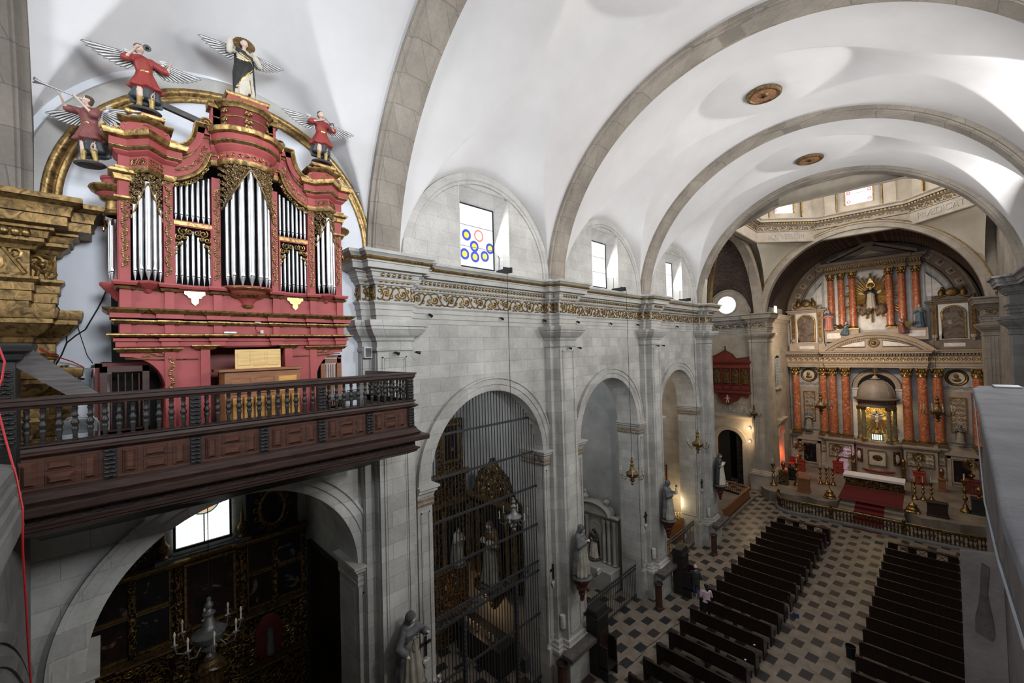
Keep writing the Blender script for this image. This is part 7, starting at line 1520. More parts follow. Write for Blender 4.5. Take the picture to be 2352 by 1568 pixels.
b = MB(); b.box(AC-.6, AC+.55, 48.14, 48.25, 1.95, 3.2); P_ = b.build('relief_panel', M['cloth_cream'], ha, smooth=0); b = MB(); b.lathe([(0,0),(.34,0),(.30,.03),(0,.04)], n=24, sx=1, sy=.75, M=Matrix.Translation((AC,48.14,2.6)) @ Matrix.Rotation(PI/2,4,'X')); b.build('dark_medallion', M['gold_dark'], P_); b = MB(); [b.box(a, c_, 48.08, 48.16, e_, g_) for a, c_, e_, g_ in ((AC-.65,AC+.6,1.88,1.96),(AC-.65,AC+.6,3.18,3.26),(AC-.65,AC-.57,1.9,3.2),(AC+.52,AC+.6,1.9,3.2))]; b.build('gilt_frame', M['gold'], P_, smooth=0)
for s in (-1, 1): Mx = Matrix.Translation((AC+s*1.22, 48.60, 2.6)) @ Matrix.Rotation(s*.72, 4, 'Z'); b = MB(); b.box(-.26, .26, -.04, .04, -.55, .6, Mx); P_ = b.build('relief_panel', M['gold_dark'], ha, smooth=0); b = MB(); b.sph(Mx @ Vector((0,-.06,0)), (.16,.08,.4), 10, 6); b.build('relief_figure', M['beige'], P_)
b = MB(); b.lathe([(1.0,1.38),(1.2,1.36),(1.25,1.44),(1.2,1.5),(1.0,1.5)], (AC+.0,49.0,0), 24, PI*1.12, PI*1.88, sy=.82); b.build('red_cushion_band', M['red_bright'], ha)
# columns
def column(x, y, z0, z1, r, zc, mat, nm='column', cap='gold'):
    b = MB(); H_ = zc-z0-.28; b.lathe([(r,z0+.26)]+[(r*(1-.13*(t_**1.6)), z0+.26+H_*t_) for t_ in [i/8 for i in range(9)]], (x,y,0), 20); c_ = b.build(nm, mat, ha)
    b = MB(); b.box(x-r*1.4, x+r*1.4, y-r*1.4, y+r*1.4, z0, z0+.10); b.lathe([(r*1.38,z0+.1),(r*1.4,z0+.15),(r*1.25,z0+.18),(r*1.12,z0+.2),(r*1.22,z0+.24),(r*1.0,z0+.28)], (x,y,0), 20); b.build('column_base', M['gold'], c_, smooth=40)
    b = MB(); b.lathe([(r*.9,zc-.04),(r*.98,zc),(r*.88,zc+.03),(r*.92,zc+(z1-zc)*.5),(r*1.15,z1-.12)], (x,y,0), 18); h_ = z1-zc
    for k_ in range(8):
        a = 2*PI*k_/8
        for lv, rr in ((.15,.95),(.5,1.0)): aa = a+(PI/8 if lv > .3 else 0); b.sph((x+r*rr*cos(aa), y+r*rr*sin(aa), zc+h_*(lv+.12)), (r*.22,r*.22,h_*.2), 6, 4)
    for k_ in range(4): a = PI/4+PI/2*k_; b.sph((x+r*1.3*cos(a), y+r*1.3*sin(a), z1-.18), (r*.3,r*.3,.13), 8, 5)
    b.box(x-r*1.3, x+r*1.3, y-r*1.3, y+r*1.3, z1-.08, z1); b.build('capital', M[cap], c_, smooth=50)
for x, y in ((-9.32,49.45),(-7.14,49.55),(-6.36,49.25),(-5.40,49.25),(-1.27,49.25),(-.31,49.25),(.60,49.55),(2.84,49.45)): column(x, y, 4.03, 10.48, .325, 9.70, M['marble_red'])
for x, y in ((-6.28,49.75),(-5.47,49.5),(-4.65,49.5),(-2.12,49.5),(-1.31,49.5),(-.40,49.75)): column(x, y, 14.0 if abs(x-AC) < 2.6 else 14.3, 19.38, .275, 18.75, M['marble_red'])
# lower entablature
pe = [(-9.95,Yb),(-9.95,49.35),(-6.85,49.35),(-6.85,48.95),(.05,48.95),(.05,49.35),(3.35,49.35),(3.35,Yb)]
b = MB(); b.molding([(-.4,10.48),(0,10.48),(0,10.64),(.04,10.65),(.04,10.82),(.10,10.86),(.14,10.95),(.05,10.97),(.04,11.44),(.10,11.46),(.12,11.52)], pe); b.molding([(.22,11.72),(.30,11.74),(.30,11.84),(.36,11.88),(.42,11.98),(.42,12.02),(-.5,12.06)], pe); b.build('entablature', M['beige'], ha, smooth=25)
b = MB(); b.molding([(.10,11.5),(.12,11.72),(.24,11.73)], pe)
for p, d, nn, st in along(pe, .19):
    if abs(d.x) > .5: q = p+nn*.2; b.box(q.x-.055, q.x+.055, q.y-.05, q.y+.1, 11.54, 11.71)
b.build('dentils', M['beige_dark'], ha, smooth=0)
b = MB(); b.molding([(.045,10.99),(.06,11.0),(.06,11.03),(.045,11.04)], pe); b.molding([(.045,11.38),(.06,11.39),(.06,11.42),(.045,11.43)], pe); b.build('gilt_fillet', M['gold_bright'], ha, smooth=0)
b = MB()
for p, d, nn, st in along(pe, .42):
    if abs(d.x) > .5: q = p+nn*.05; b.tube([(q.x+.14*cos(a), q.y-.01, 11.21+.13*sin(a)) for a in [2*PI*i/14 for i in range(14)]], .026, 5, closed=True); b.sph((q.x, q.y, 11.21), (.05,.04,.05), 6, 4); b.tube([(q.x+.15,q.y,11.13),(q.x+.21,q.y,11.21),(q.x+.15,q.y,11.29)], .02, 5)
b.build('gilt_ring_frieze', M['gold'], ha, smooth=50)
# segmental pediment
R2 = 5.45; c2z = 13.72-R2; h = math.asin(4.05/R2); b = MB(); b.ring(AC, c2z, [(R2-.5,0),(R2-.5,.4),(R2-.36,.44),(R2-.30,.62),(R2-.12,.66),(R2,.72),(R2,0)], PI/2-h, PI/2+h, 48, 'y', 49.6, -1); b.build('curved_pediment', M['beige'], ha, smooth=30)
b = MB(); h2 = math.asin(3.75/(R2-.5)); b.prism([(AC-3.7,12.03),(AC+3.7,12.03)]+[(AC+(R2-.45)*sin(t_), c2z+(R2-.45)*cos(t_)) for t_ in [h2-.02-2*(h2-.02)*i/24 for i in range(25)]], 49.25, 49.6, 'y'); b.build('tympanum', M['beige'], ha, smooth=0)
b = MB()
for i in range(56): t_ = -h2+2*h2*(i+.5)/56; b.sph((AC+(R2-.58)*sin(t_), 49.15, c2z+(R2-.58)*cos(t_)), (.045,.06,.06), 6, 4)
b.build('bead_course', M['beige_dark'], ha)
for s in (-1, 1): b = MB(); V = [(AC+s*.6,12.35),(AC+s*2.6,12.35),(AC+s*1.6,12.72),(AC+s*.6,12.93)]; b.prism(V, 49.2, 49.26, 'y'); P_ = b.build('marble_inlay', M['marble_white'], ha, smooth=0); q = MB(); q.tube([(x_,49.19,z_) for x_, z_ in V], .035, 5, closed=True); q.build('gilt_frame', M['gold_dull'], P_)
b = MB(); b.sph((AC,49.2,12.7), (.2,.1,.2), 12, 8); b.tube([(AC+.33*cos(a)*(1+.06*(i%2)),49.18,12.7+.33*sin(a)*(1+.06*(i%2))) for i, a in enumerate([2*PI*i/20 for i in range(20)])], .06, 6, closed=True); b.build('rosette', M['gold_dull'], ha)
# upper storey plinths, entablature, pediment
for s in (-1, 1): a, c_ = sorted((AC+s*3.5, AC+s*1.0)); b = MB(); b.box(a, c_, 49.3, Yb, 12.9, 14.0); b.build('upper_plinth', M['beige'], ha, smooth=0); a, c_ = sorted((AC+s*3.35, AC+s*2.3)); b = MB(); b.box(a, c_, 49.27, 49.3, 13.2, 13.7); b.build('marble_inlay', M['marble_white'], ha, smooth=0)
pu = [(-6.62,Yb),(-6.62,49.35),(-5.78,49.35),(-5.78,49.1),(-1.0,49.1),(-1.0,49.35),(-.08,49.35),(-.08,Yb)]
b = MB(); b.molding([(-.4,19.38),(0,19.38),(.03,19.5),(.06,19.56),(.02,19.57),(.02,19.92),(.08,19.95)], pu); b.molding([(.08,19.93),(.12,20.05),(.3,20.1),(.36,20.2),(.4,20.3),(.4,20.34),(-.4,20.36)], pu); b.build('upper_entablature', M['beige_dark'], ha, smooth=25)
b = MB()
for p, d, nn, st in along(pu, .185):
    if abs(d.x) > .5: q = p+nn*.04; b.tube([(q.x+.07*cos(a), q.y-.02, 19.745+.15*sin(a)) for a in [2*PI*i/12 for i in range(12)]], .028, 5, closed=True)
b.build('gilt_link_frieze', M['gold_bright'], ha, smooth=50)
b = MB(); b.prism([(-6.2,20.36),(-.4,20.36),(AC,21.55)], 49.2, Yb, 'y'); b.build('upper_tympanum', M['beige_dark'], ha, smooth=0); b = MB(); b.prism([(-4.7,20.5),(-1.9,20.5),(AC,21.1)], 49.15, 49.2, 'y'); b.build('marble_inlay', M['beige'], ha, smooth=0)
b = MB(); run_p = [(-6.35,20.36),(AC-.0,21.72),(-.25,20.36)]
for (xa_, za_), (xb_, zb_) in zip(run_p, run_p[1:]): b.prism([(xa_,za_),(xb_,zb_),(xb_,zb_+.28),(xa_,za_+.16)], 48.95, Yb, 'y')
b.box(AC-.38, AC+.3, 48.9, Yb, 21.5, 22.1); b.box(AC-.5, AC+.42, 48.85, Yb, 22.0, 22.12); b.build('raking_cornice', M['beige_dark'], ha, smooth=0)
# sunburst with saint on clouds
b = MB(); sc = (AC-.05, 49.62, 17.05)
for i in range(36):
    a = 2*PI*i/36; L_ = (1.95 if i % 3 == 0 else 1.55 if i % 3 == 1 else 1.7)*(1.25 if sin(a) < -.5 else 1.0); w_ = .07
    d = Vector((cos(a), 0, sin(a))); q = Vector((-sin(a), 0, cos(a))); c0 = Vector(sc); b.add([c0+d*.3+q*w_, c0+d*.3-q*w_, c0+d*L_-q*w_*1.2, c0+d*(L_+.08), c0+d*L_+q*w_*1.2]+[c0+d*.3+Vector((0,-.05,0)), c0+d*L_+Vector((0,-.04,0))], [(0,1,5),(1,2,6,5),(2,3,6),(3,4,6),(4,0,5,6)])
for s in (-1, 1):
    for i in range(7): a = -.55-.09*i; d = Vector((s*cos(a),0,sin(a))); c0 = Vector(sc); b.tube([c0+d*1.3+Vector((0,.05,0)), c0+d*(2.5-.05*i)+Vector((0,.05,0))], .035, 5)
b.build('gilded_sunburst', M['gold_bright'], ha, smooth=0)
b = MB()
for i in range(26): b.sph((sc[0]+random.uniform(-.85,.85), 49.3+random.uniform(-.15,.1), 15.75+random.uniform(-.35,.3)), random.uniform(.16,.3), 8, 6)
b.build('carved_clouds', mat_noise('brown_cloud_carving', (.08,.05,.035), (.22,.15,.11), 5, .5), ha, smooth=60)
robed('seated saint in black and white with outspread arms before the upper sunburst', sc[0], 49.25, 15.8, 2.1, -PI/2, 'cloth_black', False, robe='cloth_cream', group='high altar statues', arms=(((.05,-.36,1.15),(.16,-.56,1.22)), ((.05,.36,1.15),(.2,.5,1.28))), base=False, vox=.03)
b = MB(); b.tube([(sc[0]+.28*cos(a),49.45,17.95+.24*sin(a)) for a in [2*PI*i/20 for i in range(20)]], .035, 6, closed=True); b.prism([(sc[0]-.22,18.2),(sc[0]+.22,18.2),(sc[0],18.62)], 49.42, 49.5, 'y'); b.build('halo_and_triangle', M['gold_bright'], ha, smooth=40)
# side aedicules with arched paintings
for s in (-1, 1):
    c_ = AC+s*4.98; b = MB(); b.box(c_-1.35, c_+1.35, 49.55, Yb, 12.06, 15.85); b.box(c_-1.45, c_+1.45, 49.35, Yb, 12.06, 12.75); b.molding([(0,15.8),(.06,15.85),(.12,15.95),(.25,16.0),(.25,16.1),(0,16.14)], [(c_-1.4,Yb),(c_-1.4,49.45),(c_+1.4,49.45),(c_+1.4,Yb)]); b.box(c_-1.2, c_+1.2, 49.6, Yb, 16.1, 16.5); b.build('side_aedicule', M['beige'] if s < 0 else M['beige_dark'], ha, smooth=25)  # right aedicule gets a darker stone, its shade put into the colour
    b = MB(); b.box(c_-.85, c_+.85, 49.50, 49.56, 12.85, 15.78); b.build('marble_inlay', M['marble_white'], ha, smooth=0)
    arch = [(c_-.66,12.95),(c_+.66,12.95)]+[(c_+.66*cos(PI*i/14), 14.95+.62*sin(PI*i/14)) for i in range(15)]
    b = MB(); b.prism(arch, 49.47, 49.50, 'y'); P_ = b.build('painting', mat_painting('brown_saint_painting_%d' % s, (.16,.12,.09), (.34,.27,.20), (.05,.03,.025), s*5.3, .9), ha, smooth=0); q = MB(); q.tube([(x_,49.46,z_) for x_, z_ in arch], .085, 6, closed=True); q.build('gilt_frame', M['gold'], P_, smooth=50)
    for e_ in (-1, 1): b = MB(); b.box(c_+e_*1.08-.13, c_+e_*1.08+.13, 49.42, 49.56, 13.2, 15.75); scrolls(b, lambda sv, tv, o_: (c_+e_*1.08+tv, 49.4-o_, 13.4+sv), 2.2, .2, .3); b.build('gilt_pilaster', M['gold_dull'], ha, smooth=50); b = MB(); b.lathe([(.06,12.75),(.1,12.8),(.05,12.88),(.16,13.0),(.2,13.2),(.12,13.25)], (c_+e_*1.08,49.4,0), 12); b.build('urn', M['beige'], ha)
    b = MB(); b.sph((c_,49.6,16.75), (.42,.15,.36), 12, 8); [b.sph((c_+e_*.62,49.6,16.7), (.22,.18,.34), 8, 6) for e_ in (-1,1)]; [b.sph((c_+e_*.55,49.55,17.1), .13, 8, 6) for e_ in (-1,1)]; [b.tube([(c_+e_*.4,49.55,16.5),(c_+e_*.9,49.55,16.3),(c_+e_*1.05,49.55,16.45)], .09, 6) for e_ in (-1,1)]; b.build('cartouche_with_putti', M['gold_dull'], ha, smooth=60)
    b = MB(); b.box(c_-.6, c_+.6, 49.33, 49.36, 12.25, 12.55); b.build('marble_inlay', M['marble_white'], ha, smooth=0)
    # lower wings: portrait medallion, tall relief
    k_ = AC+s*5.02; b = MB(); b.box(k_-.75, k_+.75, Yb-.12, Yb, 4.3, 8.5); b.build('wing_panel', M['beige'], ha, smooth=0); b = MB(); b.lathe([(0,0),(.50,0),(.55,.05),(.60,.08),(.66,.04),(.7,0)], n=28, M=Matrix.Translation((k_,Yb,9.65)) @ Matrix.Rotation(PI/2,4,'X')); P_ = b.build('portrait_medallion', M['gold'], ha, smooth=40); b = MB(); b.prism([(k_+.47*cos(2*PI*i/28), 9.65+.47*sin(2*PI*i/28)) for i in range(28)], Yb-.06, Yb-.02, 'y'); b.build('medallion_ground', M['cloth_cream'], P_, smooth=0); b = MB(); b.sph((k_-.03,Yb-.08,9.78), (.15,.05,.18), 10, 6); b.sph((k_,Yb-.08,9.48), (.26,.05,.17), 10, 6); b.build('portrait_bust', M['gold_dull'], P_)
    b = MB()
    for i in range(8): b.tube([(k_-.7+.2*i+u_, Yb-.03, 8.82+v_) for u_, v_ in spiral(0,0,.14,1.2,i,1 if i%2 else -1,9)], .03, 5)
    b.build('relief_scrolls', M['beige'], ha)
    gpanel(k_-.42, k_+.42, 5.2, 8.0, Yb-.15, ground='beige')
robed('blue cloaked friar statue before the left tall relief of the high altar', AC-5.08, 49.4, 4.35, 1.75, -PI/2+.3, 'cloth_blue', False, group='high altar statues', base=True, vox=.03)
robed('dark statue in front of the right tall relief of the high altar', AC+5.05, 49.4, 4.35, 1.5, -PI/2-.2, 'cloak_grey', True, group='high altar statues', base=True, vox=.03)
robed('standing statue in rose robe and blue mantle on the left of the upper columns', -6.45, 49.15, 13.95, 2.0, -PI/2, 'cloth_blue', False, robe='cloth_rose', group='high altar statues', base=False, vox=.03)
robed('standing statue in cream mantle on the right of the upper columns', -.28, 49.15, 13.95, 2.0, -PI/2, 'cloth_ivory', False, robe='cloth_blue', group='high altar statues', base=False, vox=.03)
for s, nm, cl in ((-1,'left','cloth_blue'),(1,'right','robe_maroon')):
    t = thing('kneeling_angel', 'kneeling winged angel on the %s shoulder of the curved pediment' % nm, 'statue', (AC+s*1.9, 48.95, 13.50), -PI/2-s*.9, 'high altar statues')
    P = [(T_loft([(0,0,.95,.1,.14,0,3,0),(.05,0,.7,.16,.2,.03,5,0),(-.05,0,.4,.25,.24,.08,6,0),(-.15,0,.1,.38,.28,.1,6,1),(-.15,0,0,.36,.26,.1,6,1)]), 1), (T_caps((0,0,.95),(.06,0,1.05),.05,.05), 0)]+head((.1,0,1.15), .12, 0, -.3, 4, 0, 3)
    for e_ in (-1, 1): P += arm((0,e_*.17,.9),(.14,e_*.22,.72),(.30,e_*.08,.86),1.0,1,0,True,False,e_)
    fuse('body', P, [M['skin'], M[cl], M['cloth_navy'], M['eye'], M['hair']], t, .03)
    for e_ in (-1, 1): w_ = feather_wing(e_, .9, .1, 1.0); w_.v = [(x_-.05, y_, z_-.45) for x_, y_, z_ in w_.v]; w_.build('wing', [M['gold'] if s < 0 else mat_noise('olive_gilt_wing', (.18,.16,.05), (.36,.32,.12), 8, .5, .4), M['wing_line']], t)
# central niche and domed tabernacle
b = MB(); b.prism([(AC-1.3,4.03),(AC+1.3,4.03)]+[(AC+1.3*cos(PI*i/24), 8.55+1.3*sin(PI*i/24)) for i in range(25)], Yb-.03, Yb-.005, 'y'); b.build('niche_dark_sheet', M['black'], ha, smooth=0)  # flat black sheet painted in for the shaded niche interior
b = MB(); b.ring(AC, 8.55, [(1.3,0),(1.3,.1),(1.4,.14),(1.5,.1),(1.6,.16),(1.68,.1),(1.68,0)], 0, PI, 36, 'y', Yb, -1); b.build('niche_arch', M['beige'], ha, smooth=30); b = MB(); b.tube([(AC+1.71*cos(PI*i/30),Yb-.1,8.55+1.71*sin(PI*i/30)) for i in range(31)], .03, 5); b.build('gilt_fillet', M['gold_dull'], ha)
for s in (-1,1): b = MB(); b.box(AC+s*1.5-.2, AC+s*1.5+.2, Yb-.1, Yb, 4.03, 8.55); b.box(AC+s*1.5-.25, AC+s*1.5+.25, Yb-.16, Yb, 8.4, 8.55); b.build('niche_pier', M['marble_white'], ha, smooth=0); b = MB(); b.prism([(AC+s*1.62,10.38),(AC+s*1.95,10.38),(AC+s*1.62+s*.0,10.08)], Yb-.06, Yb, 'y'); b.build('gilt_spandrel', M['gold'], ha, smooth=0)
b = MB(); b.box(AC-.17, AC+.17, 49.6, Yb, 10.1, 10.48); b.tube([(AC,49.4,10.3),(AC,49.35,9.6)], .05, 6); b.build('keystone', M['gold'], ha, smooth=40)
tc = (AC, 49.15, 0)
b = MB(); b.lathe([(1.32,7.82),(1.33,8.0),(1.28,8.35),(1.12,8.8),(.85,9.15),(.5,9.36),(.1,9.43),(0,9.43)], tc, 32); b.build('tabernacle_dome', mat_noise('taupe_dome', (.20,.165,.14), (.30,.25,.215), 2, .5), ha)
b = MB(); [b.tube([(tc[0]+r_*cos(a), tc[1]+r_*sin(a), z_) for r_, z_ in ((1.34,7.95),(1.29,8.35),(1.13,8.8),(.86,9.15),(.5,9.37))], .016, 5) for a in [PI+PI*i/6+.26 for i in range(6)]]; b.build('dome_ribs', M['beige'], ha)
b = MB(); b.lathe([(1.2,7.0),(1.28,7.02),(1.28,7.18),(1.24,7.2),(1.24,7.5),(1.32,7.55),(1.5,7.62),(1.58,7.70),(1.58,7.76),(1.4,7.82),(0,7.84)], tc, 36); b.build('tabernacle_cornice', M['beige_dark'], ha, smooth=30)
b = MB(); [b.tube([(tc[0]+1.25*cos(a)+.0, tc[1]+1.25*sin(a), 7.25),(tc[0]+1.26*cos(a+.07), tc[1]+1.26*sin(a+.07), 7.45)], .03, 5) for a in [PI+PI*i/22 for i in range(23)]]; b.build('gilt_ornament', M['gold_dull'], ha)
b = MB(); b.lathe([(.1,9.4),(.35,9.45),(.38,9.5),(.2,9.55),(.16,9.7),(.06,9.75),(0,9.8)], tc, 14); b.build('dome_finial', M['beige'], ha)
for a in (PI*1.08, PI*1.26, PI*1.74, PI*1.92): column(tc[0]+1.2*cos(a), tc[1]+1.0*sin(a), 4.03, 7.0, .16, 6.72, M['marble_olive'], 'tabernacle_column', 'gold_dull')
b = MB(); 
for i in range(40):
    a = 2*PI*i/40; d = Vector((cos(a),0,sin(a))); q = Vector((-sin(a),0,cos(a))); c0 = Vector((AC,49.75,6.0)); L_ = 1.15 if i % 2 else .95; L_ *= 1.7 if sin(a) < -.5 else 1; b.add([c0+q*.02, c0+d*L_+q*.085, c0+d*L_-q*.085, c0-q*.02, c0+d*L_*.98+Vector((0,-.05,0))], [(0,1,4),(4,2,3),(0,4,3)])
b.lathe([(.0,0),(.95,.02)], n=24, M=Matrix.Translation((AC,49.8,6.0)) @ Matrix.Rotation(PI/2,4,'X')); b.box(AC-.95, AC+.95, 49.8, 49.85, 4.03, 7.0); b.build('rayed_back', M['gold_bright'], ha, smooth=0)
t = thing('crucifix', 'crucifix in front of golden rays inside the domed tabernacle', 'crucifix', (AC, 49.2, 4.6)); b = MB(); b.box(-.04, .04, -.02, .03, .1, 2.0); b.box(-.62, .62, -.02, .03, 1.62, 1.70); b.build('cross', M['wood_black'], t, smooth=0); b = MB(); b.lathe([(.3,0),(.42,0),(.42,.04),(.3,.04)], n=20, M=Matrix.Translation((0,.06,1.55)) @ Matrix.Rotation(PI/2,4,'X')); b.build('silver_halo', M['tin'], t)
P = [(T_caps((0,-.06,1.48),(0,-.06,1.15),.09,.07),0),(T_caps((0,-.06,1.12),(.0,-.07,.85),.085,.05),0),(T_caps((0,-.07,.85),(0,-.05,.5),.055,.035),0),(T_caps((-.06,-.05,1.5),(-.5,-.03,1.68),.04,.025),0),(T_caps((.06,-.05,1.5),(.5,-.03,1.68),.04,.025),0),(T_ell((.03,-.09,1.66),(.075,.08,.10)),0),(T_ell((.03,-.07,1.70),(.085,.08,.09)),2),(T_loft([(0,-.06,1.16,.1,.085,.05,5,0),(0,-.06,.98,.11,.095,.08,5,0)]),1)]
fuse('corpus', P, [M['skin_pale'], M['cloth_cream'], M['hair']], t, .018)
t = thing('reliquary_casket', 'small glowing glass casket with green and gold columns below the crucifix', 'casket', (AC, 48.75, 4.03)); b = MB(); b.box(-.4, .4, -.22, .22, 0, .08); b.box(-.42, .42, -.24, .24, .56, .68); b.lathe([(.3,.68),(.2,.85),(.05,.92),(0,.93)], n=12); b.build('case', M['gold'], t, smooth=20); b = MB(); b.box(-.34, .34, -.17, .17, .08, .56); b.build('lit_glass', NT('lit_casket').set(col=(.9,.9,.7), emis=(.85,1,.8), estr=1.6).mat, t, smooth=0); b = MB(); [b.lathe([(.03,.08),(.03,.56)], (x_,-.2,0), 8) for x_ in (-.36,-.22,-.07,.07,.22,.36)]; b.build('green_columns', mat_plain('green_glass_columns', (.05,.22,.10), .3), t)
# ---- altar table
t = thing('altar_table', 'long carved altar table covered with a white cloth, on the red carpet', 'altar'); b = MB(); b.box(-5.14, -1.60, 44.3, 45.4, .82, 1.72); b.build('carved_table', M['gold_dark'], t, smooth=0); b = MB(); scrolls(b, lambda s, t_, e: (-5.1+s, 44.28-e, 1.28+t_), 3.45, .62, .9, .8); b.build('relief_scrolls', M['gold'], t, smooth=50); b = MB(); b.box(-5.2, -1.54, 44.24, 45.46, .82, .92); b.box(-5.2, -1.54, 44.24, 45.46, 1.64, 1.74); b.build('mouldings', M['gold_dull'], t, smooth=0)
b = MB(); b.box(-5.26, -1.50, 44.16, 45.5, 1.745, 1.765); b.box(-5.26, -1.50, 44.15, 44.165, 1.58, 1.76); b.box(-5.275, -5.255, 44.2, 45.45, 1.2, 1.76); b.box(-1.50, -1.48, 44.2, 45.45, 1.2, 1.76); tag(b.build('altar_cloth', M['linen'], bevel=.006), 'white linen cloth draped over the long carved altar table', 'altar cloth')
# ---- candlesticks and other brass
def candlestick(label, x, y, H_, candle=.35, S=1.0, loc_z=.8, group='sanctuary candlesticks', cup=False):
    t = thing('candlestick', label, 'candlestick', (x, y, loc_z), 0, group); b = MB(); h_ = H_-candle
    b.lathe([(.27*S,0),(.28*S,.05*h_),(.20*S,.09*h_),(.13*S,.18*h_),(.06*S,.28*h_),(.05*S,.33*h_),(.12*S,.38*h_),(.15*S,.44*h_),(.06*S,.50*h_),(.04*S,.55*h_),(.10*S,.60*h_),(.15*S,.68*h_),(.06*S,.74*h_),(.05*S,.80*h_),(.12*S,.86*h_),(.17*S,.93*h_),(.18*S,.96*h_),(.08*S,.98*h_),(.05*S,h_)], n=14); b.build('stem', M['brass'], t)
    b = MB(); [b.sph((.24*S*cos(a),.24*S*sin(a),.02), .06*S, 6, 4) for a in (.5,2.6,4.7)]; b.build('feet', M['brass'], t)
    b = MB(); b.lathe([(.045*S,h_-.02),(.045*S,H_),(0,H_+.02)], n=10); b.build('candle', M['cloth_cream'], t); return t
candlestick('tall brass candlestick at the left end of the sanctuary platform', -9.53, 40.5, 2.25); candlestick('tall brass candlestick just behind the left lectern', -8.08, 41.75, 2.3); candlestick('tall brass candlestick with a candle at the right side of the sanctuary', 1.58, 42.5, 2.65)
for i, (x, y) in enumerate(((-6.72,43.4),(-6.33,43.6),(-5.90,43.7))): candlestick('brass candlestick left of the altar table, %s of a row of three' % ('leftmost','middle','rightmost')[i], x, y, 1.85, .45, .75)
for i, (x, y) in enumerate(((-.95,43.65),(-.5,43.8),(-.06,44.0))): candlestick('brass candlestick right of the altar table, %s of a row of three' % ('leftmost','middle','rightmost')[i], x, y, 1.75, .4, .75)
def stand(label, x, y, H_):
    t = thing('processional_stand', label, 'stand', (x, y, .8)); b = MB(); b.lathe([(.40,0),(.42,.08),(.34,.14),(.36,.25),(.26,.34),(.22,.42),(.24,.50),(.14,.58),(.08,.66),(.03,.72)], n=16); b.build('base', M['brass'], t); b = MB(); b.tube([(0,0,.7),(0,0,H_)], .022, 6); b.tube([(-.12,0,H_-.15),(.12,0,H_-.15)], .018, 6); b.build('rod', M['brass'], t); b = MB(); [b.sph((.38*cos(a),.38*sin(a),.05), .09, 6, 4) for a in (.8,2.4,3.9,5.5)]; b.build('feet', M['brass'], t)
stand('brass stand with a thin rod on the left edge of the sanctuary steps', -5.63, 39.95, 2.45); stand('brass stand with a thin rod on the right edge of the sanctuary steps', -1.02, 40.35, 2.2)
def urn_on(label, x, y, H_, kind='urn'):
    t = thing('bronze_urn', label, 'urn', (x, y, .8+H_)); b = MB(); b.lathe([(.10,0),(.11,.03),(.06,.08),(.09,.2),(.16,.42),(.175,.58),(.13,.70),(.10,.74),(.11,.78),(0,.80)], n=16); b.build('urn', mat_gold('reddish_bronze', (.12,.045,.02), (.42,.20,.09), 5, .28, .95, 0) if 'bronze_m' not in M else M['bronze_m'], t)
M['bronze_m'] = mat_gold('reddish_bronze', (.12,.05,.02), (.45,.23,.10), 5, .28, .95, 0)
def pedestal(label, x, y, w, d, H_, mat, name='pedestal'):
    t = thing(name, label, 'pedestal', (x, y, .8)); b = MB(); b.box(-w/2, w/2, -d/2, d/2, .1, H_-.08); b.build('shaft', mat, t, smooth=0); b = MB(); b.box(-w/2-.05, w/2+.05, -d/2-.05, d/2+.05, 0, .12); b.box(-w/2-.04, w/2+.04, -d/2-.04, d/2+.04, H_-.1, H_); b.build('mouldings', mat, t, bevel=.015); return t
pedestal('square carved wooden pedestal beside the left candlestick', -8.98, 41.45, .62, .55, 1.13, M['gold_dark']); urn_on('bronze urn on the square carved pedestal at the left', -8.98, 41.45, 1.13)
pedestal('low brown lectern box at the front left of the sanctuary', -7.33, 40.2, .78, .5, 1.18, M['wood_mid'], 'lectern'); pedestal('low dark lectern box at the front right of the sanctuary', .2, 40.35, 1.0, .5, .98, M['wood_dark'], 'lectern')
pedestal('narrow wooden pedestal against the right altar wall', .56, 47.2, .42, .42, 1.0, M['wood_mid']); urn_on('bronze urn on the narrow pedestal at the right', .56, 47.2, 1.0)
pedestal('dark square pedestal at the far right of the sanctuary', 2.25, 42.6, .75, .6, 1.1, M['wood_black']); urn_on('bronze urn on the dark pedestal at the far right', 2.25, 42.6, 1.1)
for x, nm in ((-5.03,'left'),(-1.68,'right')): t = pedestal('slim turned brass pedestal at the %s of the curved podium' % nm, x, 48.55, .26, .26, 1.1, M['brass']); urn_on('bronze urn on the slim brass pedestal at the %s of the podium' % nm, x, 48.55, 1.1)
def sun(label, x, y, base):
    p = pedestal(base, x, y, .72, .5, 1.08, M['red_bright'] if y > 46 and x < 0 else M['red_dark'], 'red_pedestal'); b = MB(); b.tube([(0,-.27,.3),(0,-.27,.85)], .03, 5); b.tube([(-.15,-.27,.7),(.15,-.27,.7)], .025, 5); b.lathe([(.03,.25),(.1,.2),(.02,.1)], (0,-.27,0), 8); b.build('gilt_emblem', M['gold'], p)  # brighter red on the left, darker on the right: light put into colour
    t = thing('sunburst_monstrance', label, 'monstrance', (x, y, 1.88)); b = MB(); b.lathe([(.16,0),(.17,.03),(.06,.08),(.10,.2),(.20,.30),(.18,.40),(.05,.46),(.04,.6)], n=14); b.build('foot', M['brass'], t); b = MB()
    for i in range(28): a = 2*PI*i/28; L_ = .58 if i % 2 else .46; b.tube([(.22*cos(a),0,1.12+.26*sin(a)),(L_*.9*cos(a),.02,1.12+L_*sin(a))], [.035,.01], 5)
    for r_ in (.2,.32,.42): b.tube([(r_*cos(a)*.92,-.01,1.12+r_*sin(a)) for a in [2*PI*i/20 for i in range(20)]], .025, 5, closed=True)
    b.sph((0,-.02,1.12), (.1,.05,.12), 10, 6); b.build('rays', M['brass'], t)
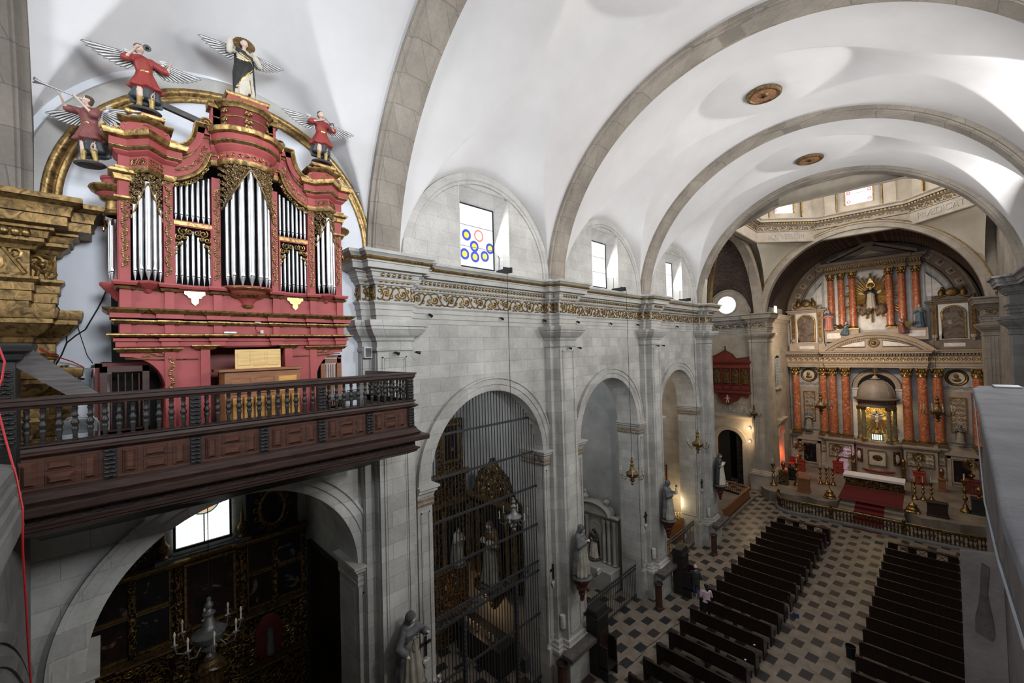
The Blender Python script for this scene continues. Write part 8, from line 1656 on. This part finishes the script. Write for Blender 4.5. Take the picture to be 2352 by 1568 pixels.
sun('gilded sunburst monstrance at the far left of the high altar', -8.74, 46.7, 'red pedestal box at the far left of the high altar'); sun('gilded sunburst monstrance left of the curved podium', -6.05, 47.9, 'red pedestal left of the curved podium'); sun('gilded sunburst monstrance right of the curved podium', -.74, 48.3, 'red pedestal right of the curved podium'); sun('dark sunburst monstrance at the far right of the high altar', 2.2, 47.9, 'dark red pedestal at the far right of the high altar')
t = thing('red_chair', 'red wooden chair in the left corner of the sanctuary', 'chair', (-9.35, 47.0, .8)); b = MB(); b.box(-.35, .35, -.3, .3, .45, .58); b.build('seat', M['red_bright'], t, bevel=.03); b = MB(); b.box(-.35, .35, .25, .32, .5, 1.1); b.build('backrest', M['red_bright'], t, bevel=.03); b = MB(); [b.box(x_-.04, x_+.04, y_-.04, y_+.04, 0, .46) for x_ in (-.3,.3) for y_ in (-.25,.25)]; b.build('legs', M['red_dark'], t, smooth=0)
t = thing('prie_dieu', 'small dark kneeling bench behind the tall left candlestick', 'kneeler', (-8.75, 43.4, .8)); b = MB(); b.box(-.3, .3, -.1, .1, 0, 1.0); b.box(-.3, .3, -.5, -.1, .12, .2); b.box(-.34, .34, -.2, .15, .95, 1.02); b.build('bench', M['wood_black'], t, bevel=.015)
# ---- sanctuary hanging lamps
chandelier('large brass hanging lamp with many branches left of the tabernacle', -6.42, 43.0, 7.55, 1.25, 10, 21.3, 'brass'); chandelier('large brass hanging lamp with many branches right of the tabernacle', .46, 43.0, 7.65, 1.3, 10, 21.3, 'brass'); chandelier('brass hanging lamp with white candles in front of the left crossing pier', -10.15, 38.0, 7.15, .85, 8, 22.9, 'brass')
# ---- communion rail
M['rail_bronze'] = mat_gold('dark_bronze', (.025,.017,.009), (.10,.065,.03), 12, .5, .6, .2)
cr = thing('communion_rail', 'stone communion rail with bronze balusters and gilded handrail before the altar steps', 'railing')
path = [(-8.75,38.5),(-8.6,37.7),(-8.3,37.2),(-7.8,36.95),(-6.6,37.0),(-5.2,37.1),(-3.4,37.1),(-1.4,37.05),(.6,37.1),(1.9,37.25),(2.5,37.6)]
b = MB(); b.molding([(-.22,0),(.22,0),(.22,.14),(.16,.2),(-.16,.2),(-.22,.14)], path, side=1); b.build('stone_base', M['stone_dark'], cr, smooth=0)
b = MB(); b.molding([(-.12,.84),(.12,.84),(.15,.88),(.15,.93),(-.15,.93),(-.15,.88)], path); b.build('coping', M['gold_dark'], cr, smooth=0)
MB().tube([(x_, y_, .97) for x_, y_ in path], .04, 8).build('gilded_handrail', M['gold'], cr)
bb = MB(); bb.lathe([(.06,.2),(.06,.24),(.03,.27),(.05,.36),(.06,.44),(.03,.54),(.025,.62),(.04,.68),(.045,.74),(.03,.78),(.06,.81),(.06,.84)], n=10); r0 = None
for (ax_, ay_), (bx2, by2) in zip(path, path[1:]):
    L_ = math.hypot(bx2-ax_, by2-ay_); n_ = max(1, round(L_/.19))
    for i in range(n_):
        p = (ax_+(bx2-ax_)*(i+.5)/n_, ay_+(by2-ay_)*(i+.5)/n_, 0)
        if r0 is None: r0 = bb.build('baluster', M['rail_bronze'], cr, p, 50)
        else: dupc(r0, p)
for x_, y_ in (path[0], (-5.2,37.1), (-1.4,37.05), path[-1]): b = MB(); b.box(x_-.1, x_+.1, y_-.1, y_+.1, 0, 1.0); b.lathe([(.05,1.0),(.1,1.06),(.07,1.15),(0,1.2)], (x_,y_,0), 10); b.build('rail_post', M['gold_dark'], cr, smooth=30)
# ---- wooden balustrade at the mouth of the left transept
wr = thing('transept_rail', 'brown wooden balustrade enclosing the step before the left transept', 'railing'); pw = [(-10.7,31.6),(-10.7,37.9),(-13.2,38.6)]
b = MB(); b.box(-16, -10.45, 31.2, 38.8, 0, .16); struct(b.build('floor_transept_step', M['platform'], smooth=0))
MB().molding([(-.06,.95),(.06,.95),(.08,1.0),(.06,1.06),(-.06,1.06),(-.08,1.0)], pw).build('handrail', M['wood_mid'], wr, smooth=0); MB().molding([(-.07,.16),(.07,.16),(.07,.28),(-.07,.28)], pw).build('bottom_rail', M['wood_panel'], wr, smooth=0)
bb = MB(); bb.lathe([(.035,.28),(.02,.32),(.035,.45),(.04,.55),(.02,.65),(.035,.72),(.02,.78),(.03,.95)], n=8); r0 = None
for (ax_, ay_), (bx2, by2) in zip(pw, pw[1:]):
    n_ = round(math.hypot(bx2-ax_, by2-ay_)/.17)
    for i in range(n_):
        p = (ax_+(bx2-ax_)*(i+.5)/n_, ay_+(by2-ay_)*(i+.5)/n_, 0)
        if r0 is None: r0 = bb.build('baluster', M['wood_mid'], wr, p, 50)
        else: dupc(r0, p)
M['tribune_red'] = mat_noise('deep_red_lacquer', (.14,.022,.016), (.22,.042,.03), 3, .5)
# ---- transept wall: red choir box, door, lamps
rt = thing('latticed_tribune', 'red and gold latticed tribune box on the left transept wall above the door', 'tribune'); x0, x1, yt = -14.35, -11.2, 41.6
b = MB(); b.box(x0, x1, yt-.55, yt, 8.55, 10.75); b.build('box', M['red_dark'], rt, smooth=0)
b = MB(); pl = [(x0,yt),(x0,yt-.55),(x1,yt-.55),(x1,yt)]; b.molding([(0,8.4),(.1,8.45),(.12,8.55),(.04,8.6)], pl); b.molding([(0,9.15),(.06,9.18),(.06,9.26),(0,9.3)], pl); b.molding([(0,10.65),(.08,10.7),(.1,10.8),(.04,10.85),(.04,11.1),(.12,11.15),(.18,11.3),(.2,11.36),(0,11.4)], pl); b.build('cornices', M['tribune_red'], rt, smooth=25)
b = MB(); c_ = (x0+x1)/2-.45; b.prism([(x0,11.36),(x1,11.36),(x1,11.75),(x1-.5,11.62),(c_+.95,11.6),(c_+.6,12.05),(c_,12.4),(c_-.6,12.05),(x0+.2,11.85),(x0,11.8)], yt-.45, yt-.3, 'y'); b.build('crest', M['tribune_red'], rt, smooth=0); b = MB(); b.tube([(x0,yt-.47,11.8),(c_-.6,yt-.47,12.05),(c_,yt-.47,12.4),(c_+.6,yt-.47,12.05),(c_+.95,yt-.47,11.6),(x1,yt-.47,11.75)], .04, 6); b.lathe([(.05,12.4),(.12,12.5),(.04,12.6),(.1,12.72),(0,12.8)], (c_,yt-.4,0), 10); b.build('gilt_edge', M['gold'], rt)
for i in range(4):
    w = (x1-x0)/4; cx_ = x0+w*(i+.5); b = MB(); b.lathe([(w*.42,9.32),(w*.42,10.3),(w*.36,10.55),(w*.2,10.66)], (cx_,yt-.52,0), 14, PI, 2*PI, sy=.6); b.build('lattice_screen', M['gold_dark'], rt); q = MB()
    for k_ in range(9): a = PI+PI*(k_+.5)/9; q.tube([(cx_+w*.43*cos(a),yt-.52+w*.26*sin(a),9.34),(cx_+w*.43*cos(a),yt-.52+w*.26*sin(a),10.4)], .014, 4)
    for k_ in range(8): q.tube([(cx_+w*.43*cos(PI+PI*j/8),yt-.52+w*.26*sin(PI+PI*j/8),9.4+.13*k_) for j in range(9)], .014, 4)
    q.build('lattice', M['gold'], rt); b = MB(); b.box(x0+w*i-.05, x0+w*i+.05, yt-.66, yt-.5, 9.25, 10.7); b.bev(x0+w*i+.1, x0+w*(i+1)-.1, yt-.54, yt-.6, 8.7, 9.1, .05, 'y'); b.build('red_panel', M['tribune_red'], rt, smooth=0)
b = MB(); b.prism([(x0+.3,8.45),(x1-.2,8.45),(x1-.3,8.0),(x1-.8,8.15),(x1-1.1,7.75),(x1-1.6,7.5),(-13.1,7.3),(-13.7,7.5),(-14.0,7.9)], yt-.3, yt-.1, 'y'); b.build('apron', M['tribune_red'], rt, smooth=0); b = MB(); b.tube([(x0+.3,yt-.31,8.4),(-14.0,yt-.31,7.9),(-13.7,yt-.31,7.5),(-13.1,yt-.31,7.3),(x1-1.6,yt-.31,7.5),(x1-1.1,yt-.31,7.75),(x1-.8,yt-.31,8.15),(x1-.3,yt-.31,8.0)], .035, 6); b.build('gilt_edge', M['gold'], rt); b = MB(); b.sph((-13.2,yt-.36,8.15), .1, 8, 6); b.sph((-13.2,yt-.36,7.9), (.11,.1,.2), 8, 6); [b.tube([(-13.2+e_*.06,yt-.36,7.75),(-13.2+e_*.1,yt-.36,7.5)], .045, 6) for e_ in (-1,1)]; [b.tube([(-13.2+e_*.1,yt-.36,8.0),(-13.2+e_*.25,yt-.36,7.85)], .03, 6) for e_ in (-1,1)]; b.build('cherub', M['skin'], rt)
d = struct(thing('door_3', None, None)); b = MB(); b.box(-14.4, -13.35, 41.9, 42.0, 0, 5); b.box(-12.75, -12.1, 41.85, 41.95, 0, 5); b.build('door_leaf', M['wood_black'], d, smooth=0); b = MB(); [b.bev(-12.68+.0, -12.2, 41.86, 41.82, .3+.75*i, .9+.75*i, .05, 'y') for i in range(5)]; b.build('door_panels', M['wood_dark'], d, smooth=0); b = MB(); b.box(-15, -11.5, 43.2, 43.3, 0, 6); b.build('passage_dark_sheet', M['black'], d, smooth=0)  # black board behind the leaves stands in for the unlit passage
b = MB(); b.ring(-13.27, 3.78, [(1.12,-.02),(1.12,.06),(1.2,.1),(1.42,.1),(1.48,.14),(1.52,.05),(1.52,-.02)], 0, PI, 30, 'y', 41.6, -1); [b.box(-13.27+s*1.32-.2, -13.27+s*1.32+.2, 41.48, 41.6, 0, 3.78) for s in (-1,1)]; b.molding([(0,6.0),(.08,6.05),(.2,6.2),(.2,6.3),(0,6.35)], [(-15.5,41.6),(-11.15,41.6)]); struct(b.build('trim_transept_door', M['stone_tan'], smooth=30))
b = MB(); scrolls(b, lambda s, t_, e: (-15+s, 41.58-e, 6.95+t_), 3.8, .7, .9, .8); struct(b.build('trim_painted_scrolls', M['stone_plain'], smooth=50))
for z_, nm in ((5.32,'upper'),(4.15,'lower')): t = thing('wall_bulb', '%s of two glowing bulbs on the wall beside the transept door' % nm, 'lamp', (-11.45, 41.2, z_)); b = MB(); b.sph((0,0,0), .09, 12, 8); b.build('bulb', NT('warm_bulb').set(col=(1,.85,.6), emis=(1,.80,.50), estr=14 if nm == 'upper' else 6).mat, t); b = MB(); b.tube([(0,.4,.05),(0,.1,.0)], .02, 6); b.build('holder', M['black_iron'], t)
# chancel left wall: slit window, door, lunette window
w = struct(thing('window_6', None, None)); b = MB(); b.prism([(44.55,8.8),(46.15,8.8),(46.15,11.3)]+[(45.35+.8*cos(PI*i/12), 11.3+.45*sin(PI*i/12)) for i in range(13)]+[(44.55,11.3)], -10.0, -9.96, 'x'); b.build('dark_glass', M['black'], w, smooth=0); q = MB(); [q.tube([(-9.95,44.55+.25*i,8.8),(-9.95,44.55+.25*i,11.5)], .025, 5) for i in range(7)]; [q.tube([(-9.95,44.55,8.9+.28*i),(-9.95,46.15,8.9+.28*i)], .025, 5) for i in range(10)]; q.build('window_lattice', M['marble_grey'], w); b = MB(); b.box(-10, -9.8, 44.4, 46.3, 8.6, 8.8); b.build('sill', M['stone_tan'], w, smooth=0)
w = struct(thing('window_7', None, None)); b = MB(); b.box(-9.99, -9.96, 44.95, 46.0, 15.7, 17.9); b.build('glass', stained('chancel_glass', 45.5, 16.8, 1.0, 1.4, 'y', 1), w, smooth=0); b = MB(); b.prism([(43.2,15.5),(48.2,15.5)]+[(45.7+2.5*cos(PI*i/24), 15.7+2.9*sin(PI*i/24)) for i in range(25)], -10.05, -10.0, 'x'); b.build('lunette', M['stone_plain'], w, smooth=0)
b = MB(); b.molding([(0,5.25),(.1,5.3),(.3,5.5),(.35,5.62),(.35,5.72),(0,5.76)], [(-10.0,44.6),(-10.0,47.3)]); b.ring(45.95, 4.15, [(.95,-.02),(.95,.06),(1.15,.1),(1.2,.05),(1.2,-.02)], 0, PI, 24, 'x', -10.0); struct(b.build('trim_chancel_door', M['stone_pink'], smooth=25))
b = MB(); b.box(-12.5, -12.4, 44, 48, 0, 6); struct(b.build('wall_sacristy', M['stone_tan'], smooth=0))
# ---- ceiling medallions, crack-free
for (x_, y_), nm in (((-3.9,17.28),'nearer'),((-3.8,25.2),'farther')):
    z_ = Z0+math.sqrt(RV*RV-(x_-XC)**2); t = thing('ceiling_medallion', '%s of the two round gilded red medallions on the nave vault' % nm, 'medallion', (x_, y_, z_-.14)); t.rotation_euler = (0, -(x_-XC)/RV, 0); t.scale = (.84,.84,.84)
    b = MB(); b.lathe([(0,.0),(.12,-.02),(.2,.02),(.22,.05),(.50,.05),(.55,.0),(.62,-.01),(.68,.03),(.70,.12),(.6,.18),(0,.18)], n=28); b.build('disc', M['gold_shade'], t, smooth=30); b = MB(); b.lathe([(.23,.03),(.36,.0),(.49,.03)], n=28); b.build('red_ring', mat_noise('worn_red_and_gold_ring', (.20,.05,.03), (.34,.20,.09), 5, .7), t); b = MB(); b.sph((0,0,-.03), (.06,.06,.05), 8, 5); b.build('boss', M['black_iron'], t)
# ---- parapet close to the camera on the right
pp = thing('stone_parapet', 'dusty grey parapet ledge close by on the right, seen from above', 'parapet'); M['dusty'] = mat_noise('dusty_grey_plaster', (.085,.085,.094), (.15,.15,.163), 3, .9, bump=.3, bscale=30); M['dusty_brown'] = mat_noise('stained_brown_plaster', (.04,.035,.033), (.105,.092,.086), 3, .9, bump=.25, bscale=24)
b = MB(); b.prism([(.145,.9),(.16,1.7),(.165,2.2),(.195,2.8),(.225,3.5),(.30,5.3),(.372,7.25),(.44,7.62),(1.6,7.75),(1.6,.9)], 12.32, 12.40, 'z'); b.build('ledge', M['dusty'], pp, bevel=.015)
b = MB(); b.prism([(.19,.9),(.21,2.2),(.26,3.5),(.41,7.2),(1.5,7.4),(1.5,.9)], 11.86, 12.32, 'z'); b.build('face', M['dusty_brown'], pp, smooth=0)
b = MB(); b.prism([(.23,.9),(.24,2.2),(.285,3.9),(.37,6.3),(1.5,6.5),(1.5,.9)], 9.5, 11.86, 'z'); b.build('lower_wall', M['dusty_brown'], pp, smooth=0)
b = MB(); b.box(.55, .75, 7.3, 7.6, 12.40, 12.42); b.build('metal_plate', M['box_grey'], pp, smooth=0); b = MB(); b.box(.85, 1.4, 6.6, 7.5, 12.40, 12.43); b.build('dark_slot', M['black'], pp, smooth=0)
b = MB(); b.prism([(.110,11.660),(.30,11.69),(.30,9.8),(.100,9.8)], 3.80, 3.84, 'y'); b.build('plaster_panel', mat_noise('pale_stained_plaster', (.075,.062,.057), (.13,.11,.10), 5, .9, bump=.3, bscale=40), pp, smooth=0)
b = MB(); b.prism([(.196,11.62),(.226,11.60),(.222,11.52),(.214,11.44),(.222,11.36),(.232,11.28),(.236,11.20),(.224,11.16),(.158,11.19),(.160,11.28),(.176,11.36),(.184,11.44),(.190,11.54)], 3.785, 3.80, 'y'); b.build('painted_hollow', mat_noise('painted_hollow_brown', (.02,.016,.014), (.06,.05,.045), 12, .9), pp, smooth=0)  # flat dark patch painted in for the hollow, nothing is recessed
tag(MB().tube([(.37,7.0,12.31),(.29,5.2,12.05),(.20,3.4,12.10),(.155,2.2,12.22),(.14,1.5,12.28)], .006, 6).build('slack_cable', M['box_grey']), 'thin grey cable sagging along the side of the near parapet', 'cable')
# ================================================================== LIGHT
def area(name, loc, target, sx, sy, power, col=(1,1,1), spread=PI):
    l = bpy.data.lights.new(name, 'AREA'); l.shape = 'RECTANGLE'; l.size = sx; l.size_y = sy; l.energy = power; l.color = col; l.spread = spread
    o = bpy.data.objects.new(name, l); COL.objects.link(o); o.location = loc
    o.rotation_euler = (Vector(target)-Vector(loc)).to_track_quat('-Z', 'Y').to_euler(); return o
def point(name, loc, power, col, r=.08):
    l = bpy.data.lights.new(name, 'POINT'); l.energy = power; l.color = col; l.shadow_soft_size = r
    o = bpy.data.objects.new(name, l); COL.objects.link(o); o.location = loc; return o
DAY = (1.0, .995, .985)
for k in (1, 2, 3):      # daylight through the windows of the right wall
    area('window_daylight', (XR-.15, BAY[k][0], 17.0), (-10, BAY[k][0]-2, 17.5), 1.6, 2.6, 640, DAY)
area('window_daylight', (XR-.15, 1.6, 16.8), (-10, 1.8, 16.6), 3.2, 2.6, 330, (.86,.93,1), math.radians(84))  # added light for the organ bay, no window is built there
for k in (1, 2, 3):      # and, weaker, through those of the left wall
    area('window_daylight', (XW-.45, BAY[k][0], 17.0), (0, BAY[k][0], 14), 1.5, 2.1, 190, (.95,.98,1))
area('rear_fill_light', (XC+1, -11.8, 17.5), (-4, 10, 17), 3.5, 3.5, 1250, (.9,.95,1))  # unseen soft fill added behind the camera, rear wall has no window
for i in range(8):
    a = 2*PI*i/8; area('drum_daylight', (OC[0]+5.7*cos(a), OC[1]+5.7*sin(a), 25), (OC[0]-3*cos(a), OC[1]-3*sin(a), 22), 1.5, 2.8, 170, (1,.97,.93))
for x_, y_, z_, pw in ((-3.4, 46.3, 12.0, 560),): area('sanctuary_lamp', (x_-2.6, 42.3, 14.5), (x_-1.6, 50, 9.5), 4, 1, pw, (1,.80,.58))
area('transept_daylight', (-14.5, 35.5, 19.5), (-13, 41.6, 14), 2, 2, 130, (1,.95,.88))
point('bulb_light', (-11.45, 40.9, 5.3), 60, (1,.72,.42), .09); point('bulb_light', (-11.45, 40.9, 4.15), 25, (1,.72,.42), .09)
point('tabernacle_light', (AC-.6, 48.9, 6.6), 40, (1,.75,.35), .1); point('tabernacle_light', (AC+.6, 48.9, 6.6), 40, (1,.75,.35), .1)
point('red_door_light', (-10.9, 46.6, 2.2), 160, (1,.16,.05), .25)
area('chapel_fill', (-13.2, 8.3, 11.6), (-14, 11.5, 5), 1.8, 1.8, 85, (.95,.97,1)); area('chapel_fill', (-13.4, 15.5, 11.6), (-13.2, 19.9, 7), 2, 1.5, 75, (.93,.97,1)); area('chapel_fill', (-13.4, 23.0, 11.6), (-13, 27.6, 6.5), 2, 1.5, 95, (1,.93,.78))  # unseen lamps added under the ceilings to brighten the chapels
point('candle_light', (-14.0, 11.4, 1.8), 12, (1,.6,.3), .1); point('votive_light', (-12.0, 26.7, 2.6), 60, (1,.78,.45), .15)
sp_l = bpy.data.lights.new('stained_glass_patch', 'SPOT'); sp_l.energy = 16000; sp_l.color = (.75,.5,1); sp_l.spot_size = .09; sp_l.spot_blend = .8; so_ = bpy.data.objects.new('stained_glass_patch', sp_l); COL.objects.link(so_); so_.location = (2.0, 36, 19); so_.rotation_euler = (Vector((-5.6,48.95,1.9))-Vector(so_.location)).to_track_quat('-Z','Y').to_euler()
scn.view_settings.view_transform = 'Standard'; scn.view_settings.look = 'None'; scn.view_settings.exposure = 0; scn.view_settings.gamma = 1
scn.cycles.max_bounces = 8; scn.cycles.diffuse_bounces = 5; scn.cycles.glossy_bounces = 3; scn.cycles.sample_clamp_indirect = 6
scn.cycles.use_denoising = True; scn.cycles.caustics_reflective = False; scn.cycles.caustics_refractive = False
